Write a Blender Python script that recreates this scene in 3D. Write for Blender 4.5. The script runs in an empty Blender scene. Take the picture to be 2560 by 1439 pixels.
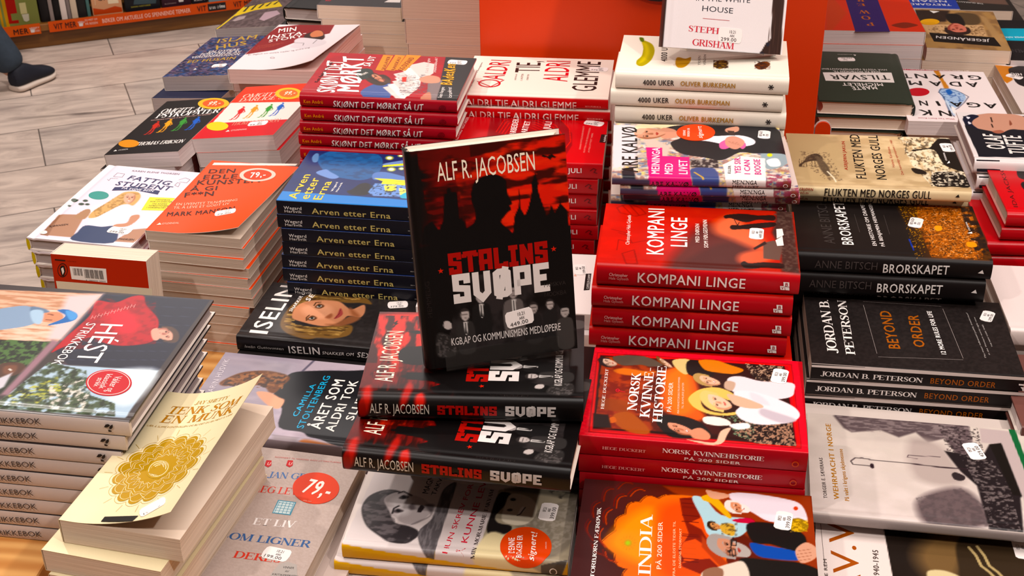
import bpy, math, random
import numpy as np
from mathutils import Vector, Matrix
SC = bpy.context.scene
COL = SC.collection
# ------------------------------------------------------------------ camera, light, exposure
cam_d = bpy.data.cameras.new('camera'); cam = bpy.data.objects.new('camera', cam_d); COL.objects.link(cam)
SC.camera = cam
cam_d.sensor_width = 36.0; cam_d.sensor_fit = 'HORIZONTAL'
cam_d.lens = 36.0*3372.0/2560.0
cam_d.clip_start = .05; cam_d.clip_end = 60
cam_d.dof.use_dof = True; cam_d.dof.focus_distance = 1.45; cam_d.dof.aperture_fstop = 26
_p, _r, _y = math.radians(29.75), math.radians(-.752), .135
_Z = Matrix.Rotation(_y, 3, 'Z')
_right = Vector((1, 0, 0)); _fwd = Vector((0, math.cos(_p), -math.sin(_p))); _up = Vector((0, math.sin(_p), math.cos(_p)))
_r1 = _right*math.cos(_r) + _up*math.sin(_r); _u1 = _up*math.cos(_r) - _right*math.sin(_r)
_r1, _u1, _f1 = _Z @ _r1, _Z @ _u1, _Z @ _fwd
cam.matrix_world = Matrix(((_r1.x, _u1.x, -_f1.x, 0), (_r1.y, _u1.y, -_f1.y, 0), (_r1.z, _u1.z, -_f1.z, 1.65), (0, 0, 0, 1)))
SC.view_settings.view_transform = 'Standard'; SC.view_settings.look = 'None'
SC.view_settings.gamma = 1; SC.view_settings.use_curve_mapping = False
SC.view_settings.exposure = 0.0
SC.cycles.max_bounces = 6; SC.cycles.diffuse_bounces = 3; SC.cycles.glossy_bounces = 2
w = bpy.data.worlds.new('shop_light'); SC.world = w; w.use_nodes = True
bg = w.node_tree.nodes['Background']; bg.inputs[0].default_value = (1.0, .93, .90, 1); bg.inputs[1].default_value = .3
def spot(name, loc, aim, power, size=55, soft=.05, col=(1, .90, .84), blend=.6):
    d = bpy.data.lights.new(name, 'SPOT'); o = bpy.data.objects.new(name, d); COL.objects.link(o)
    d.energy = power; d.spot_size = math.radians(size); d.spot_blend = blend; d.shadow_soft_size = soft; d.color = col
    o.location = loc; o.rotation_euler = (Vector(aim)-Vector(loc)).to_track_quat('-Z', 'Y').to_euler(); return o
def area(name, loc, aim, power, sx, sy, col=(1, .92, .88)):
    d = bpy.data.lights.new(name, 'AREA'); o = bpy.data.objects.new(name, d); COL.objects.link(o)
    d.shape = 'RECTANGLE'; d.size = sx; d.size_y = sy; d.energy = power; d.color = col
    o.location = loc; o.rotation_euler = (Vector(aim)-Vector(loc)).to_track_quat('-Z', 'Y').to_euler(); return o
spot('ceiling_spot_back_left', (-1.9, 2.6, 3.0), (-.2, 1.3, .8), 150, 60)
spot('ceiling_spot_left', (-1.3, -.1, 3.0), (.0, 1.5, .8), 95, 60)
spot('ceiling_spot_right', (1.3, .0, 3.0), (.2, 1.5, .8), 125, 60)
spot('ceiling_spot_far', (-1.0, 3.6, 3.0), (-1.8, 4.2, 0), 150, 80)
spot('ceiling_spot_aisle', (-2.4, 2.2, 3.0), (-2.0, 3.0, 0), 120, 80)
area('ceiling_panel', (.2, 1.2, 3.15), (.2, 1.2, 0), 55, 2.4, 1.2)
area('ceiling_panel_far', (-1.5, 5.0, 3.15), (-1.5, 5.0, 0), 60, 2.4, 1.2)

# ------------------------------------------------------------------ materials
def nt(name, rough=.5, spec=.5):
    m = bpy.data.materials.new(name); m.use_nodes = True; t = m.node_tree
    b = t.nodes['Principled BSDF']; b.inputs['Roughness'].default_value = rough; b.inputs['Specular IOR Level'].default_value = spec
    return m, t, b
def hexc(h):
    v = [int(h[i:i+2], 16)/255 for i in (0, 2, 4)]
    return [c/12.92 if c <= .04045 else ((c+.055)/1.055)**2.4 for c in v]
def print_mat(name, rough, spec=.5, coat=0):
    m, t, b = nt(name, rough, spec)
    a = t.nodes.new('ShaderNodeAttribute'); a.attribute_name = 'Col'
    no = t.nodes.new('ShaderNodeTexNoise'); no.inputs['Scale'].default_value = 900; no.inputs['Detail'].default_value = 1
    mx = t.nodes.new('ShaderNodeMix'); mx.data_type = 'RGBA'; mx.blend_type = 'MULTIPLY'; mx.inputs[0].default_value = .06
    tc = t.nodes.new('ShaderNodeTexCoord'); t.links.new(tc.outputs['Object'], no.inputs['Vector'])
    t.links.new(a.outputs['Color'], mx.inputs[6]); t.links.new(no.outputs['Fac'], mx.inputs[7]); hs = t.nodes.new('ShaderNodeHueSaturation'); hs.inputs['Saturation'].default_value = 1.12; t.links.new(mx.outputs[2], hs.inputs['Color']); t.links.new(hs.outputs[0], b.inputs['Base Color'])
    n2 = t.nodes.new('ShaderNodeTexNoise'); n2.inputs['Scale'].default_value = 14; t.links.new(tc.outputs['Object'], n2.inputs['Vector'])
    bp = t.nodes.new('ShaderNodeBump'); bp.inputs['Strength'].default_value = .06; bp.inputs['Distance'].default_value = .004
    t.links.new(n2.outputs['Fac'], bp.inputs['Height']); t.links.new(bp.outputs['Normal'], b.inputs['Normal'])
    b.inputs['Coat Weight'].default_value = coat; b.inputs['Coat Roughness'].default_value = .2
    return m
MATS = {'gloss': print_mat('glossy_print', .30, .22), 'satin': print_mat('satin_print', .42, .2), 'matt': print_mat('matt_print', .6, .2)}
def page_mat(name, c1, c2, rough=.85):
    m, t, b = nt(name, rough, .15)
    tc = t.nodes.new('ShaderNodeTexCoord'); mp = t.nodes.new('ShaderNodeMapping'); mp.inputs['Scale'].default_value = (5, 5, 1500)
    no = t.nodes.new('ShaderNodeTexNoise'); no.inputs['Scale'].default_value = 1; no.inputs['Detail'].default_value = 3
    r = t.nodes.new('ShaderNodeValToRGB'); r.color_ramp.elements[0].position = .32; r.color_ramp.elements[1].position = .62
    r.color_ramp.elements[0].color = (*hexc(c1), 1); r.color_ramp.elements[1].color = (*hexc(c2), 1)
    t.links.new(tc.outputs['Object'], mp.inputs['Vector']); t.links.new(mp.outputs[0], no.inputs['Vector'])
    t.links.new(no.outputs['Fac'], r.inputs[0]); t.links.new(r.outputs[0], b.inputs['Base Color'])
    bp = t.nodes.new('ShaderNodeBump'); bp.inputs['Strength'].default_value = .35; bp.inputs['Distance'].default_value = .0004
    t.links.new(no.outputs['Fac'], bp.inputs['Height']); t.links.new(bp.outputs['Normal'], b.inputs['Normal'])
    return m
PAGES = {'cream': page_mat('cream_page_edges', 'c6ae98', 'e8d4c0'), 'white': page_mat('white_page_edges', 'b9aaa8', 'e0d2ce'),
         'grey': page_mat('grey_page_edges', '8d8281', 'b5a8a6'), 'pink': page_mat('pinkish_page_edges', 'c49a92', 'e8c8bf'), 'tan': page_mat('tan_page_edges', 'a6917f', 'd0bcaa')}
def wood_mat(name, c1, c2, scale=(1, 14, 14), rough=.45):
    m, t, b = nt(name, rough, .4)
    tc = t.nodes.new('ShaderNodeTexCoord'); mp = t.nodes.new('ShaderNodeMapping'); mp.inputs['Scale'].default_value = scale
    no = t.nodes.new('ShaderNodeTexNoise'); no.inputs['Scale'].default_value = 2.5; no.inputs['Detail'].default_value = 6; no.inputs['Distortion'].default_value = .7
    wv = t.nodes.new('ShaderNodeTexWave'); wv.bands_direction = 'Y'; wv.inputs['Scale'].default_value = 1.6; wv.inputs['Distortion'].default_value = 7; wv.inputs['Detail'].default_value = 3
    mx = t.nodes.new('ShaderNodeMix'); mx.inputs[0].default_value = .4
    r = t.nodes.new('ShaderNodeValToRGB'); r.color_ramp.elements[0].position = .25; r.color_ramp.elements[1].position = .75
    r.color_ramp.elements[0].color = (*hexc(c1), 1); r.color_ramp.elements[1].color = (*hexc(c2), 1)
    for n in (no, wv): t.links.new(mp.outputs[0], n.inputs['Vector'])
    t.links.new(tc.outputs['Object'], mp.inputs['Vector'])
    t.links.new(no.outputs['Fac'], mx.inputs[2]); t.links.new(wv.outputs['Fac'], mx.inputs[3]); t.links.new(mx.outputs[0], r.inputs[0])
    t.links.new(r.outputs[0], b.inputs['Base Color'])
    return m
def plain_mat(name, c, rough=.5, spec=.5, noise=.12, scale=30, metal=0):
    m, t, b = nt(name, rough, spec); b.inputs['Metallic'].default_value = metal
    tc = t.nodes.new('ShaderNodeTexCoord'); no = t.nodes.new('ShaderNodeTexNoise'); no.inputs['Scale'].default_value = scale; no.inputs['Detail'].default_value = 4
    mx = t.nodes.new('ShaderNodeMix'); mx.data_type = 'RGBA'; mx.blend_type = 'MULTIPLY'; mx.inputs[0].default_value = noise
    mx.inputs[6].default_value = (*hexc(c), 1); t.links.new(tc.outputs['Object'], no.inputs['Vector']); t.links.new(no.outputs['Fac'], mx.inputs[7]); t.links.new(mx.outputs[2], b.inputs['Base Color'])
    return m
def clear_mat():
    m, t, b = nt('clear_acrylic', .05, .5); out = t.nodes['Material Output']
    tr = t.nodes.new('ShaderNodeBsdfTransparent'); tr.inputs[0].default_value = (.96, .97, .97, 1)
    gl = t.nodes.new('ShaderNodeBsdfGlossy'); gl.inputs['Roughness'].default_value = .06
    no = t.nodes.new('ShaderNodeTexNoise'); no.inputs['Scale'].default_value = 3; mr = t.nodes.new('ShaderNodeMapRange'); mr.inputs['To Min'].default_value = .05; mr.inputs['To Max'].default_value = .09
    lw = t.nodes.new('ShaderNodeLayerWeight'); pw = t.nodes.new('ShaderNodeMath'); pw.operation = 'POWER'; pw.inputs[1].default_value = 3.5; fr = t.nodes.new('ShaderNodeMath'); fr.operation = 'MULTIPLY_ADD'; fr.inputs[1].default_value = .6; fr.inputs[2].default_value = .035; t.links.new(lw.outputs['Facing'], pw.inputs[0]); t.links.new(pw.outputs[0], fr.inputs[0]); mx = t.nodes.new('ShaderNodeMixShader')
    t.links.new(no.outputs['Fac'], mr.inputs[0]); t.links.new(mr.outputs[0], gl.inputs['Roughness'])
    t.links.new(fr.outputs[0], mx.inputs[0]); t.links.new(tr.outputs[0], mx.inputs[1]); t.links.new(gl.outputs[0], mx.inputs[2]); t.links.new(mx.outputs[0], out.inputs['Surface'])
    return m
M_CLEAR = clear_mat()

# ------------------------------------------------------------------ object helpers
def link(o, parent=None):
    COL.objects.link(o)
    if parent is not None: o.parent = parent
    return o
def tag(o, label=None, cat=None, group=None, kind=None):
    if label: o['label'] = label
    if cat: o['category'] = cat
    if group: o['group'] = group
    if kind: o['kind'] = kind
    return o
def mesh_obj(name, V, F, mat, parent=None, smooth=None):
    me = bpy.data.meshes.new(name); me.from_pydata([tuple(v) for v in V], [], [tuple(f) for f in F]); me.materials.append(mat)
    if smooth is not None:
        me.shade_smooth(); me.set_sharp_from_angle(angle=math.radians(smooth))
    me.update()
    return link(bpy.data.objects.new(name, me), parent)
def box_vf(x0, x1, y0, y1, z0, z1):
    V = [(x, y, z) for z in (z0, z1) for y in (y0, y1) for x in (x0, x1)]
    return V, [(0, 2, 3, 1), (4, 5, 7, 6), (0, 1, 5, 4), (2, 6, 7, 3), (0, 4, 6, 2), (1, 3, 7, 5)]
def bevel(o, w=.002, seg=2):
    b = o.modifiers.new('bevel', 'BEVEL'); b.width = w; b.segments = seg; b.limit_method = 'ANGLE'; return o

# ------------------------------------------------------------------ lettering
_TXT = {}
_Hh = [None]
def _eval_text(body, off, lsp=1.0):
    cu = bpy.data.curves.new('t', 'FONT'); cu.body = body; cu.size = 1; cu.offset = off; cu.resolution_u = 2; cu.space_character = lsp
    o = bpy.data.objects.new('t', cu); COL.objects.link(o)
    dg = bpy.context.evaluated_depsgraph_get(); dg.update()
    me = bpy.data.meshes.new_from_object(o.evaluated_get(dg))
    n = len(me.vertices); co = np.zeros(n*3); me.vertices.foreach_get('co', co); co = co.reshape(-1, 3)[:, :2].copy()
    F = [tuple(p.vertices) for p in me.polygons]
    bpy.data.objects.remove(o); bpy.data.curves.remove(cu); bpy.data.meshes.remove(me)
    return co, F
def _stroke(pts, ws):
    # variable width ribbon with mitred joints
    P = np.array(pts, float); n = len(P); L = []; Rr = []
    for i in range(n):
        a = P[max(i-1, 0)]; c = P[min(i+1, n-1)]
        d0 = P[i]-a if i > 0 else c-P[i]; d1 = c-P[i] if i < n-1 else P[i]-a
        d0 = d0/(np.linalg.norm(d0)+1e-9); d1 = d1/(np.linalg.norm(d1)+1e-9); t = d0+d1; t = t/(np.linalg.norm(t)+1e-9)
        nn = np.array([-t[1], t[0]]); k = 1/max(.5, abs(nn @ np.array([-d1[1], d1[0]])))
        L.append(P[i]+nn*ws[i]/2*k); Rr.append(P[i]-nn*ws[i]/2*k)
    V = L+Rr; F = [(i, i+n, i+n+1, i+1) for i in range(n-1)]
    return V, F
TH, TN = .15, .05
def _arc(cx, cy, rx, ry, a0, a1, n=14):
    A = np.linspace(math.radians(a0), math.radians(a1), n)
    return [(cx+rx*math.cos(a), cy+ry*math.sin(a)) for a in A], [TN+(TH*1.1-TN)*abs(math.cos(a))**1.6 for a in A]
def _serif_glyph(ch):
    S = []
    def V_(x, y0=0, y1=1, w=TH): S.append(([(x, y0), (x, y1)], [w, w]))
    def sf(x, y, l=.26): S.append(([(x-l/2, y+(.02 if y < .5 else -.02)), (x+l/2, y+(.02 if y < .5 else -.02))], [.045, .045]))
    def st(x, w=TH): V_(x, 0, 1, w); sf(x, 0, w+.2); sf(x, 1, w+.2)
    def hb(x0, x1, y, w=TN): S.append(([(x0, y), (x1, y)], [w, w]))
    def dg(x0, y0, x1, y1, w): S.append(([(x0, y0), (x1, y1)], [w, w]))
    def arc(*a): S.append(_arc(*a))
    W = .7
    if ch in 'AÅ':
        dg(.08, 0, .38, 1, TN); dg(.38, 1, .66, 0, TH); hb(.2, .55, .34); sf(.08, 0, .22); sf(.67, 0, .3); W = .78
        if ch == 'Å': arc(.38, 1.16, .09, .09, 0, 360)
    elif ch == 'B': st(.15); hb(.15, .36, .975); hb(.15, .38, .53); hb(.15, .38, .025); arc(.36, .755, .2, .22, -90, 90); arc(.38, .28, .24, .255, -90, 90); W = .72
    elif ch in 'CG':
        arc(.45, .5, .36, .48, 48, 312, 22); V_(.74, .68, .95, .04)
        if ch == 'G': V_(.72, .08, .45); sf(.72, .47, .28)
        else: V_(.74, .1, .25, .03)
        W = .84
    elif ch == 'D': st(.15); hb(.15, .38, .975); hb(.15, .38, .025); arc(.38, .5, .36, .475, -90, 90); W = .86
    elif ch == 'E': st(.15); hb(.15, .62, .975); hb(.15, .5, .52); hb(.15, .64, .025); V_(.61, .76, .98, .04); V_(.63, .02, .26, .04); V_(.48, .42, .62, .035); W = .72
    elif ch == 'F': st(.15); hb(.15, .6, .975); hb(.15, .48, .5); V_(.59, .76, .98, .04); V_(.46, .4, .6, .035); W = .66
    elif ch == 'H': st(.15); st(.65); hb(.15, .65, .52); W = .82
    elif ch == 'I': st(.16); W = .34
    elif ch == 'J': V_(.3, .12, 1); sf(.3, 1, .34); arc(.16, .1, .14, .16, 180, 360); W = .44
    elif ch == 'K': st(.15); dg(.2, .42, .6, 1, TN); dg(.32, .58, .66, 0, TH); sf(.6, 1, .24); sf(.67, 0, .24); W = .8
    elif ch == 'L': st(.15); hb(.15, .6, .025); V_(.59, .02, .28, .04); W = .66
    elif ch == 'M': V_(.12, 0, 1, TN); sf(.12, 0, .22); sf(.12, 1, .2); dg(.15, 1, .47, .02, TH); dg(.47, .02, .8, 1, TN); st(.84); W = 1.0
    elif ch == 'N': V_(.12, 0, 1, TN); sf(.12, 0, .22); dg(.12, 1, .68, 0, TH); V_(.68, 0, 1, TN); sf(.68, 1, .22); sf(.08, 1, .16); W = .8
    elif ch in 'OØ':
        arc(.42, .5, .34, .48, 0, 360, 26); W = .84
        if ch == 'Ø': dg(.12, -.05, .72, 1.05, TN)
    elif ch == 'P': st(.15); hb(.15, .38, .975); hb(.15, .38, .48); arc(.38, .73, .22, .248, -90, 90); W = .66
    elif ch == 'R': st(.15); hb(.15, .38, .975); hb(.15, .38, .5); arc(.37, .74, .21, .238, -90, 90); dg(.38, .5, .68, 0, TH); sf(.7, 0, .18); W = .76
    elif ch == 'S':
        P = [(.5, .74), (.47, .9), (.33, .97), (.18, .92), (.11, .78), (.16, .64), (.3, .54), (.44, .43), (.5, .27), (.44, .1), (.3, .025), (.15, .08), (.09, .25)]
        S.append((P, [TN, TN, TN, .08, TH*.8, TH, TH*1.1, TH, TH*.8, .08, TN, TN, TN])); V_(.5, .7, .97, .035); V_(.09, .03, .3, .035); W = .62
    elif ch == 'T': st(.34); hb(.03, .65, .975); V_(.04, .74, .98, .04); V_(.64, .74, .98, .04); sf(.34, 0, .36); W = .7
    elif ch == 'U': V_(.16, .3, 1); sf(.16, 1, .34); V_(.66, .3, 1, TN); sf(.66, 1, .22); S.append(([(.16, .3), (.2, .12), (.32, .03), (.46, .03), (.6, .12), (.66, .3)], [TH, .12, TN, TN, TN, TN])); W = .8
    elif ch == 'V': dg(.1, 1, .4, 0, TH); dg(.4, 0, .68, 1, TN); sf(.1, 1, .32); sf(.68, 1, .22); W = .76
    elif ch == 'W': dg(.1, 1, .36, 0, TH); dg(.36, 0, .56, 1, TN); dg(.52, 1, .78, 0, TH); dg(.78, 0, 1.0, 1, TN); sf(.1, 1, .3); sf(1.0, 1, .22); W = 1.08
    elif ch == 'Y': dg(.1, 1, .38, .45, TH); dg(.38, .45, .64, 1, TN); V_(.38, 0, .5); sf(.38, 0, .34); sf(.1, 1, .3); sf(.64, 1, .22); W = .72
    elif ch == 'Æ': dg(.06, 0, .48, 1, TN); hb(.2, .5, .34); V_(.52, 0, 1); hb(.45, .92, .975); hb(.52, .82, .52); hb(.5, .95, .025); V_(.93, .02, .25, .04); V_(.9, .76, .98, .04); sf(.06, 0, .2); W = 1.0
    elif ch == '.': S.append(([(.1, .0), (.1, .12)], [.13, .13])); W = .24
    elif ch == ',': S.append(([(.12, .12), (.06, -.12)], [.12, .04])); W = .24
    elif ch == '-': hb(.04, .34, .4, .06); W = .38
    elif ch == ' ': W = .36
    else: return None
    return S, W
_HV = {'S': ([[(5, 6.6), (5, 9), (1.1, 9), (1.1, 5.3), (4.9, 4.7), (4.9, 1), (1.1, 1), (1.1, 3.2)]], 6), 'T': ([[(0, 9), (6.4, 9)], [(3.2, 9), (3.2, 0)], [(.5, 9), (.5, 7.2)], [(5.9, 9), (5.9, 7.2)]], 6.4),
 'A': ([[(1.1, 0), (1.1, 9), (5, 9), (5, 0)], [(-.2, 4), (5, 4)]], 6), 'L': ([[(1.1, 10), (1.1, 1), (5.4, 1), (5.4, 2.8)]], 6), 'I': ([[(0, 9), (4.4, 9)], [(2.2, 9), (2.2, 1)], [(0, 1), (4.4, 1)]], 4.4),
 'N': ([[(1.1, 0), (1.1, 10)], [(1.1, 9.4), (5, .6)], [(5, 0), (5, 10)]], 6.1), 'V': ([[(1.1, 10), (1.1, 2.6), (3.1, .6), (5.1, 2.6), (5.1, 10)]], 6.2),
 'Ø': ([[(1.1, 5), (1.1, 1.6), (2, 1), (4.2, 1), (5.1, 1.6), (5.1, 8.4), (4.2, 9), (2, 9), (1.1, 8.4), (1.1, 5)], [(1.6, -.6), (4.6, 10.6)]], 6.2),
 'P': ([[(1.1, 0), (1.1, 9), (5, 9), (5, 4.2), (1.1, 4.2)]], 6), 'E': ([[(5.6, 9), (1.1, 9), (1.1, 1), (5.6, 1)], [(.2, 5), (4.6, 5)]], 5.8), ' ': ([], 3)}
def glyphs(body, font, bold):
    """2-D outline of a line of lettering, baseline at 0, capitals 1 high"""
    key = (body, font, bold)
    if key in _TXT: return _TXT[key]
    V = []; F = []
    if font == 'serif' and all(_serif_glyph(c) for c in body):
        x = 0
        for c in body:
            S, W = _serif_glyph(c)
            for k, (p, ws) in enumerate(S):
                v, f = _stroke(p, [q*(1+bold*6) for q in ws]); b = len(V); V += [(a[0]+x, a[1], k % 5) for a in v]; F += [tuple(i+b for i in g) for g in f]
            x += W
        V = np.array(V)
    elif font == 'slab':
        x = 0
        for c in body:
            S, W = _HV.get(c, ([], 3))
            for k, p in enumerate(S):
                v, f = _stroke(p, [2.3]*len(p)); b = len(V); V += [((a[0]+x)*.1, a[1]*.1, k) for a in v]; F += [tuple(i+b for i in g) for g in f]
            x += W+1.0
        V = np.array(V)
    else:
        if _Hh[0] is None:
            h, _ = _eval_text('H', 0); _Hh[0] = h[:, 1].max()-h[:, 1].min()
        V, F = _eval_text(body, 0, 1.0+max(0, bold)*5)
        if bold > .004 and len(V):      # heavier weights: the outline spread by a few overlapping copies
            n0 = len(V); q = bold*.8; V = np.concatenate([np.c_[V+np.array(o_), np.full(n0, k)] for k, o_ in enumerate(((0, 0), (-q, q*.5), (q, q*.5), (-q, -q*.5), (q, -q*.5)))]); F = [tuple(i+k*n0 for i in f) for k in range(5) for f in F]
        V[:, :2] /= _Hh[0]
        if len(V) == 0: V = np.zeros((1, 2))
        if font == 'hand': V[:, :2] += np.stack([V[:, 1]*.22, np.sin(V[:, 0]*2.3)*.05], 1)
    if V.shape[1] == 2: V = np.c_[V, np.zeros(len(V))]
    V[:, 0] -= V[:, 0].min()
    _TXT[key] = (V, F); return _TXT[key]

# ------------------------------------------------------------------ printed artwork, painted onto a fine grid of the cover
def _hash(ix, iy, seed):
    h = (ix*374761393+iy*668265263+seed*974711) & 0xffffffff
    h = ((h ^ (h >> 13))*1274126177) & 0xffffffff
    return ((h ^ (h >> 16)) & 0xffff)/65535.0
def vnoise(X, Y, seed):
    xi = np.floor(X).astype(np.int64); yi = np.floor(Y).astype(np.int64); fx = X-xi; fy = Y-yi; fx = fx*fx*(3-2*fx); fy = fy*fy*(3-2*fy)
    a, b, c, d = _hash(xi, yi, seed), _hash(xi+1, yi, seed), _hash(xi, yi+1, seed), _hash(xi+1, yi+1, seed)
    return (a*(1-fx)+b*fx)*(1-fy)+(c*(1-fx)+d*fx)*fy
def fbm(X, Y, seed, o=4):
    r = 0; a = .5
    for i in range(o): r = r+a*vnoise(X*2**i, Y*2**i, seed+i*7); a *= .5
    return r/(1-.5**o)
def rgb(h): return np.array([int(h[i:i+2], 16)/255 for i in (0, 2, 4)])
def smooth_poly(P, k=4):
    P = np.array(P, float); n = len(P); out = []
    for i in range(n):
        p0, p1, p2, p3 = P[i-1], P[i], P[(i+1) % n], P[(i+2) % n]
        for t in np.arange(k)/k: out.append(.5*((2*p1)+(-p0+p2)*t+(2*p0-5*p1+4*p2-p3)*t*t+(-p0+3*p1-3*p2+p3)*t**3))
    return np.array(out)
def sdf(X, Y, P):
    P = np.array(P, float); D = np.full(X.shape, 1e9); ins = np.zeros(X.shape, bool)
    for i in range(len(P)):
        ax, ay = P[i-1]; bx, by = P[i]; ex, ey = bx-ax, by-ay; wx, wy = X-ax, Y-ay
        t = np.clip((wx*ex+wy*ey)/(ex*ex+ey*ey+1e-9), 0, 1); D = np.minimum(D, (wx-ex*t)**2+(wy-ey*t)**2)
        if ay != by: ins ^= ((ay > Y) != (by > Y)) & (X < (bx-ax)*(Y-ay)/(by-ay)+ax)
    D = np.sqrt(D); return np.where(ins, D, -D)
def paint(C, X, Y, ops):
    seed = 3
    for op in ops:
        k = op[0]; seed += 11
        if k in 'PSLEBN' and k != 'B' or k == 'G':
            if k in 'PS': _, col, soft, pts = op; P = smooth_poly(pts) if k == 'S' else np.array(pts, float)
            elif k == 'E': _, col, soft, pts = op; cx, cy, ax, ay, bx, by = pts; A = np.linspace(0, 2*np.pi, 28)[:-1]; P = np.stack([cx+ax*np.cos(A)+bx*np.sin(A), cy+ay*np.cos(A)+by*np.sin(A)], 1)
            elif k == 'L':
                _, col, (wd, soft), pts = op
                P = np.array(pts, float); m = wd+soft
            elif k == 'N': _, col, (sx, sy, thr, sharp, amt), pts = op; P = np.array(pts, float); soft = .4
            elif k == 'G': _, col, (col2, gx0, gy0, gx1, gy1), pts = op; P = np.array(pts, float); soft = .4
            mg = 1.5+(soft if not isinstance(soft, tuple) else 1)+(op[2][0] if k == 'L' else 0)
            sel = (X > P[:, 0].min()-mg) & (X < P[:, 0].max()+mg) & (Y > P[:, 1].min()-mg) & (Y < P[:, 1].max()+mg)
            if not sel.any(): continue
            x, y = X[sel], Y[sel]
            if k == 'L':
                D = np.full(x.shape, 1e9)
                for i in range(len(P)-1):
                    ax, ay = P[i]; ex, ey = P[i+1]-P[i]; wx, wy = x-ax, y-ay; t = np.clip((wx*ex+wy*ey)/(ex*ex+ey*ey+1e-9), 0, 1); D = np.minimum(D, np.hypot(wx-ex*t, wy-ey*t))
                a = np.clip((wd/2-D)/max(soft, .3)+.5, 0, 1)
            else: a = np.clip(sdf(x, y, P)/max(soft, .25)+.5, 0, 1)
            c = rgb(col)
            if k == 'N': a = a*np.clip((fbm(x/sx, y/sy, seed)-thr)*sharp+.5, 0, 1)*amt
            if k == 'G':
                t = np.clip(((x-gx0)*(gx1-gx0)+(y-gy0)*(gy1-gy0))/((gx1-gx0)**2+(gy1-gy0)**2), 0, 1)[:, None]; c = rgb(col)*(1-t)+rgb(col2)*t
            C[sel] = C[sel]*(1-a[:, None])+c*a[:, None]
    return C

# ------------------------------------------------------------------ books
class Form:
    def __init__(s, L, W, T, hard, r, lift, bulge=None):
        s.L, s.W, s.T, s.hard, s.r, s.lift = L, W, T, hard, min(r, T*.48), lift
        s.b = .06*T if hard else .0004
        s.wedge = 0.
    def top(s, x, y):
        z = np.zeros_like(x)
        if s.hard: z = z-.0009*np.exp(-((y-.010)/.0028)**2)
        z = z+s.wedge*y/s.W
        if s.lift:
            A, s0, p, gx = s.lift; t = np.clip((y/s.W-s0)/(1-s0), 0, 1)**p; u = x/s.L
            g = 1+gx*(u-.5)*2; z = z+A*t*g
        return z
    def M(s, x, q, off=0.):
        x = np.asarray(x, float); q = np.asarray(q, float); bot = q < -s.T/2; qq = np.where(bot, -s.T-q, q); r = s.r
        A = np.clip((r-qq)/(2*r), 0, 1)*np.pi/2; ca, sa = np.cos(A), np.sin(A)
        y = np.where(qq > r, qq, r-(r+off)*sa); z = np.where(qq > r, s.T+off, s.T-r+(r+off)*ca)
        z = np.where(qq < -r, s.T+qq, z)
        zz = np.clip(2*z/s.T-1, -1, 1); y = y-np.where(qq < r, s.b*(1-zz*zz), 0)
        z = z+np.where(bot, 0, s.top(x, qq)*(qq > 0)); z = np.where(bot, s.T-z, z)
        if s.lift: y = y-np.where(bot, 0, (s.top(x, qq)*(qq > 0))**2/(2*s.W)*1.2)
        return np.stack([x, y, z], -1)
def build_mesh(name, parts, mat):
    V = np.concatenate([p[0] for p in parts]); F = []; C = []; b = 0
    for v, f, c in parts:
        c = np.asarray(c)
        for g in f: F.append(tuple(i+b for i in g))
        C.append(c if c.ndim == 2 else np.tile(c, (len(v), 1))); b += len(v)
    C = np.concatenate(C); me = bpy.data.meshes.new(name)
    nl = sum(len(f) for f in F); me.vertices.add(len(V)); me.vertices.foreach_set('co', V.ravel())
    me.loops.add(nl); me.polygons.add(len(F)); li = np.fromiter((i for f in F for i in f), np.int32, nl)
    me.loops.foreach_set('vertex_index', li); sz = np.array([len(f) for f in F], np.int32); me.polygons.foreach_set('loop_start', np.concatenate([[0], np.cumsum(sz)[:-1]]).astype(np.int32))
    me.update(calc_edges=True); me.validate()
    at = me.color_attributes.new('Col', 'BYTE_COLOR', 'CORNER'); li = np.zeros(len(me.loops), np.int32); me.loops.foreach_get('vertex_index', li)
    rgba = np.ones((len(li), 4)); rgba[:, :3] = C[li]; at.data.foreach_set('color_srgb', rgba.ravel().astype(np.float32))
    me.materials.append(mat); me.shade_smooth(); me.set_sharp_from_angle(angle=math.radians(38)); return me
def gridfaces(nx, ny, flip=False):
    i = np.arange(nx-1)[:, None]*ny+np.arange(ny-1)[None]; i = i.ravel(); q = np.stack([i, i+ny, i+ny+1, i+1], 1)
    if flip: q = q[:, ::-1]
    return [tuple(a) for a in q.tolist()]
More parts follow.
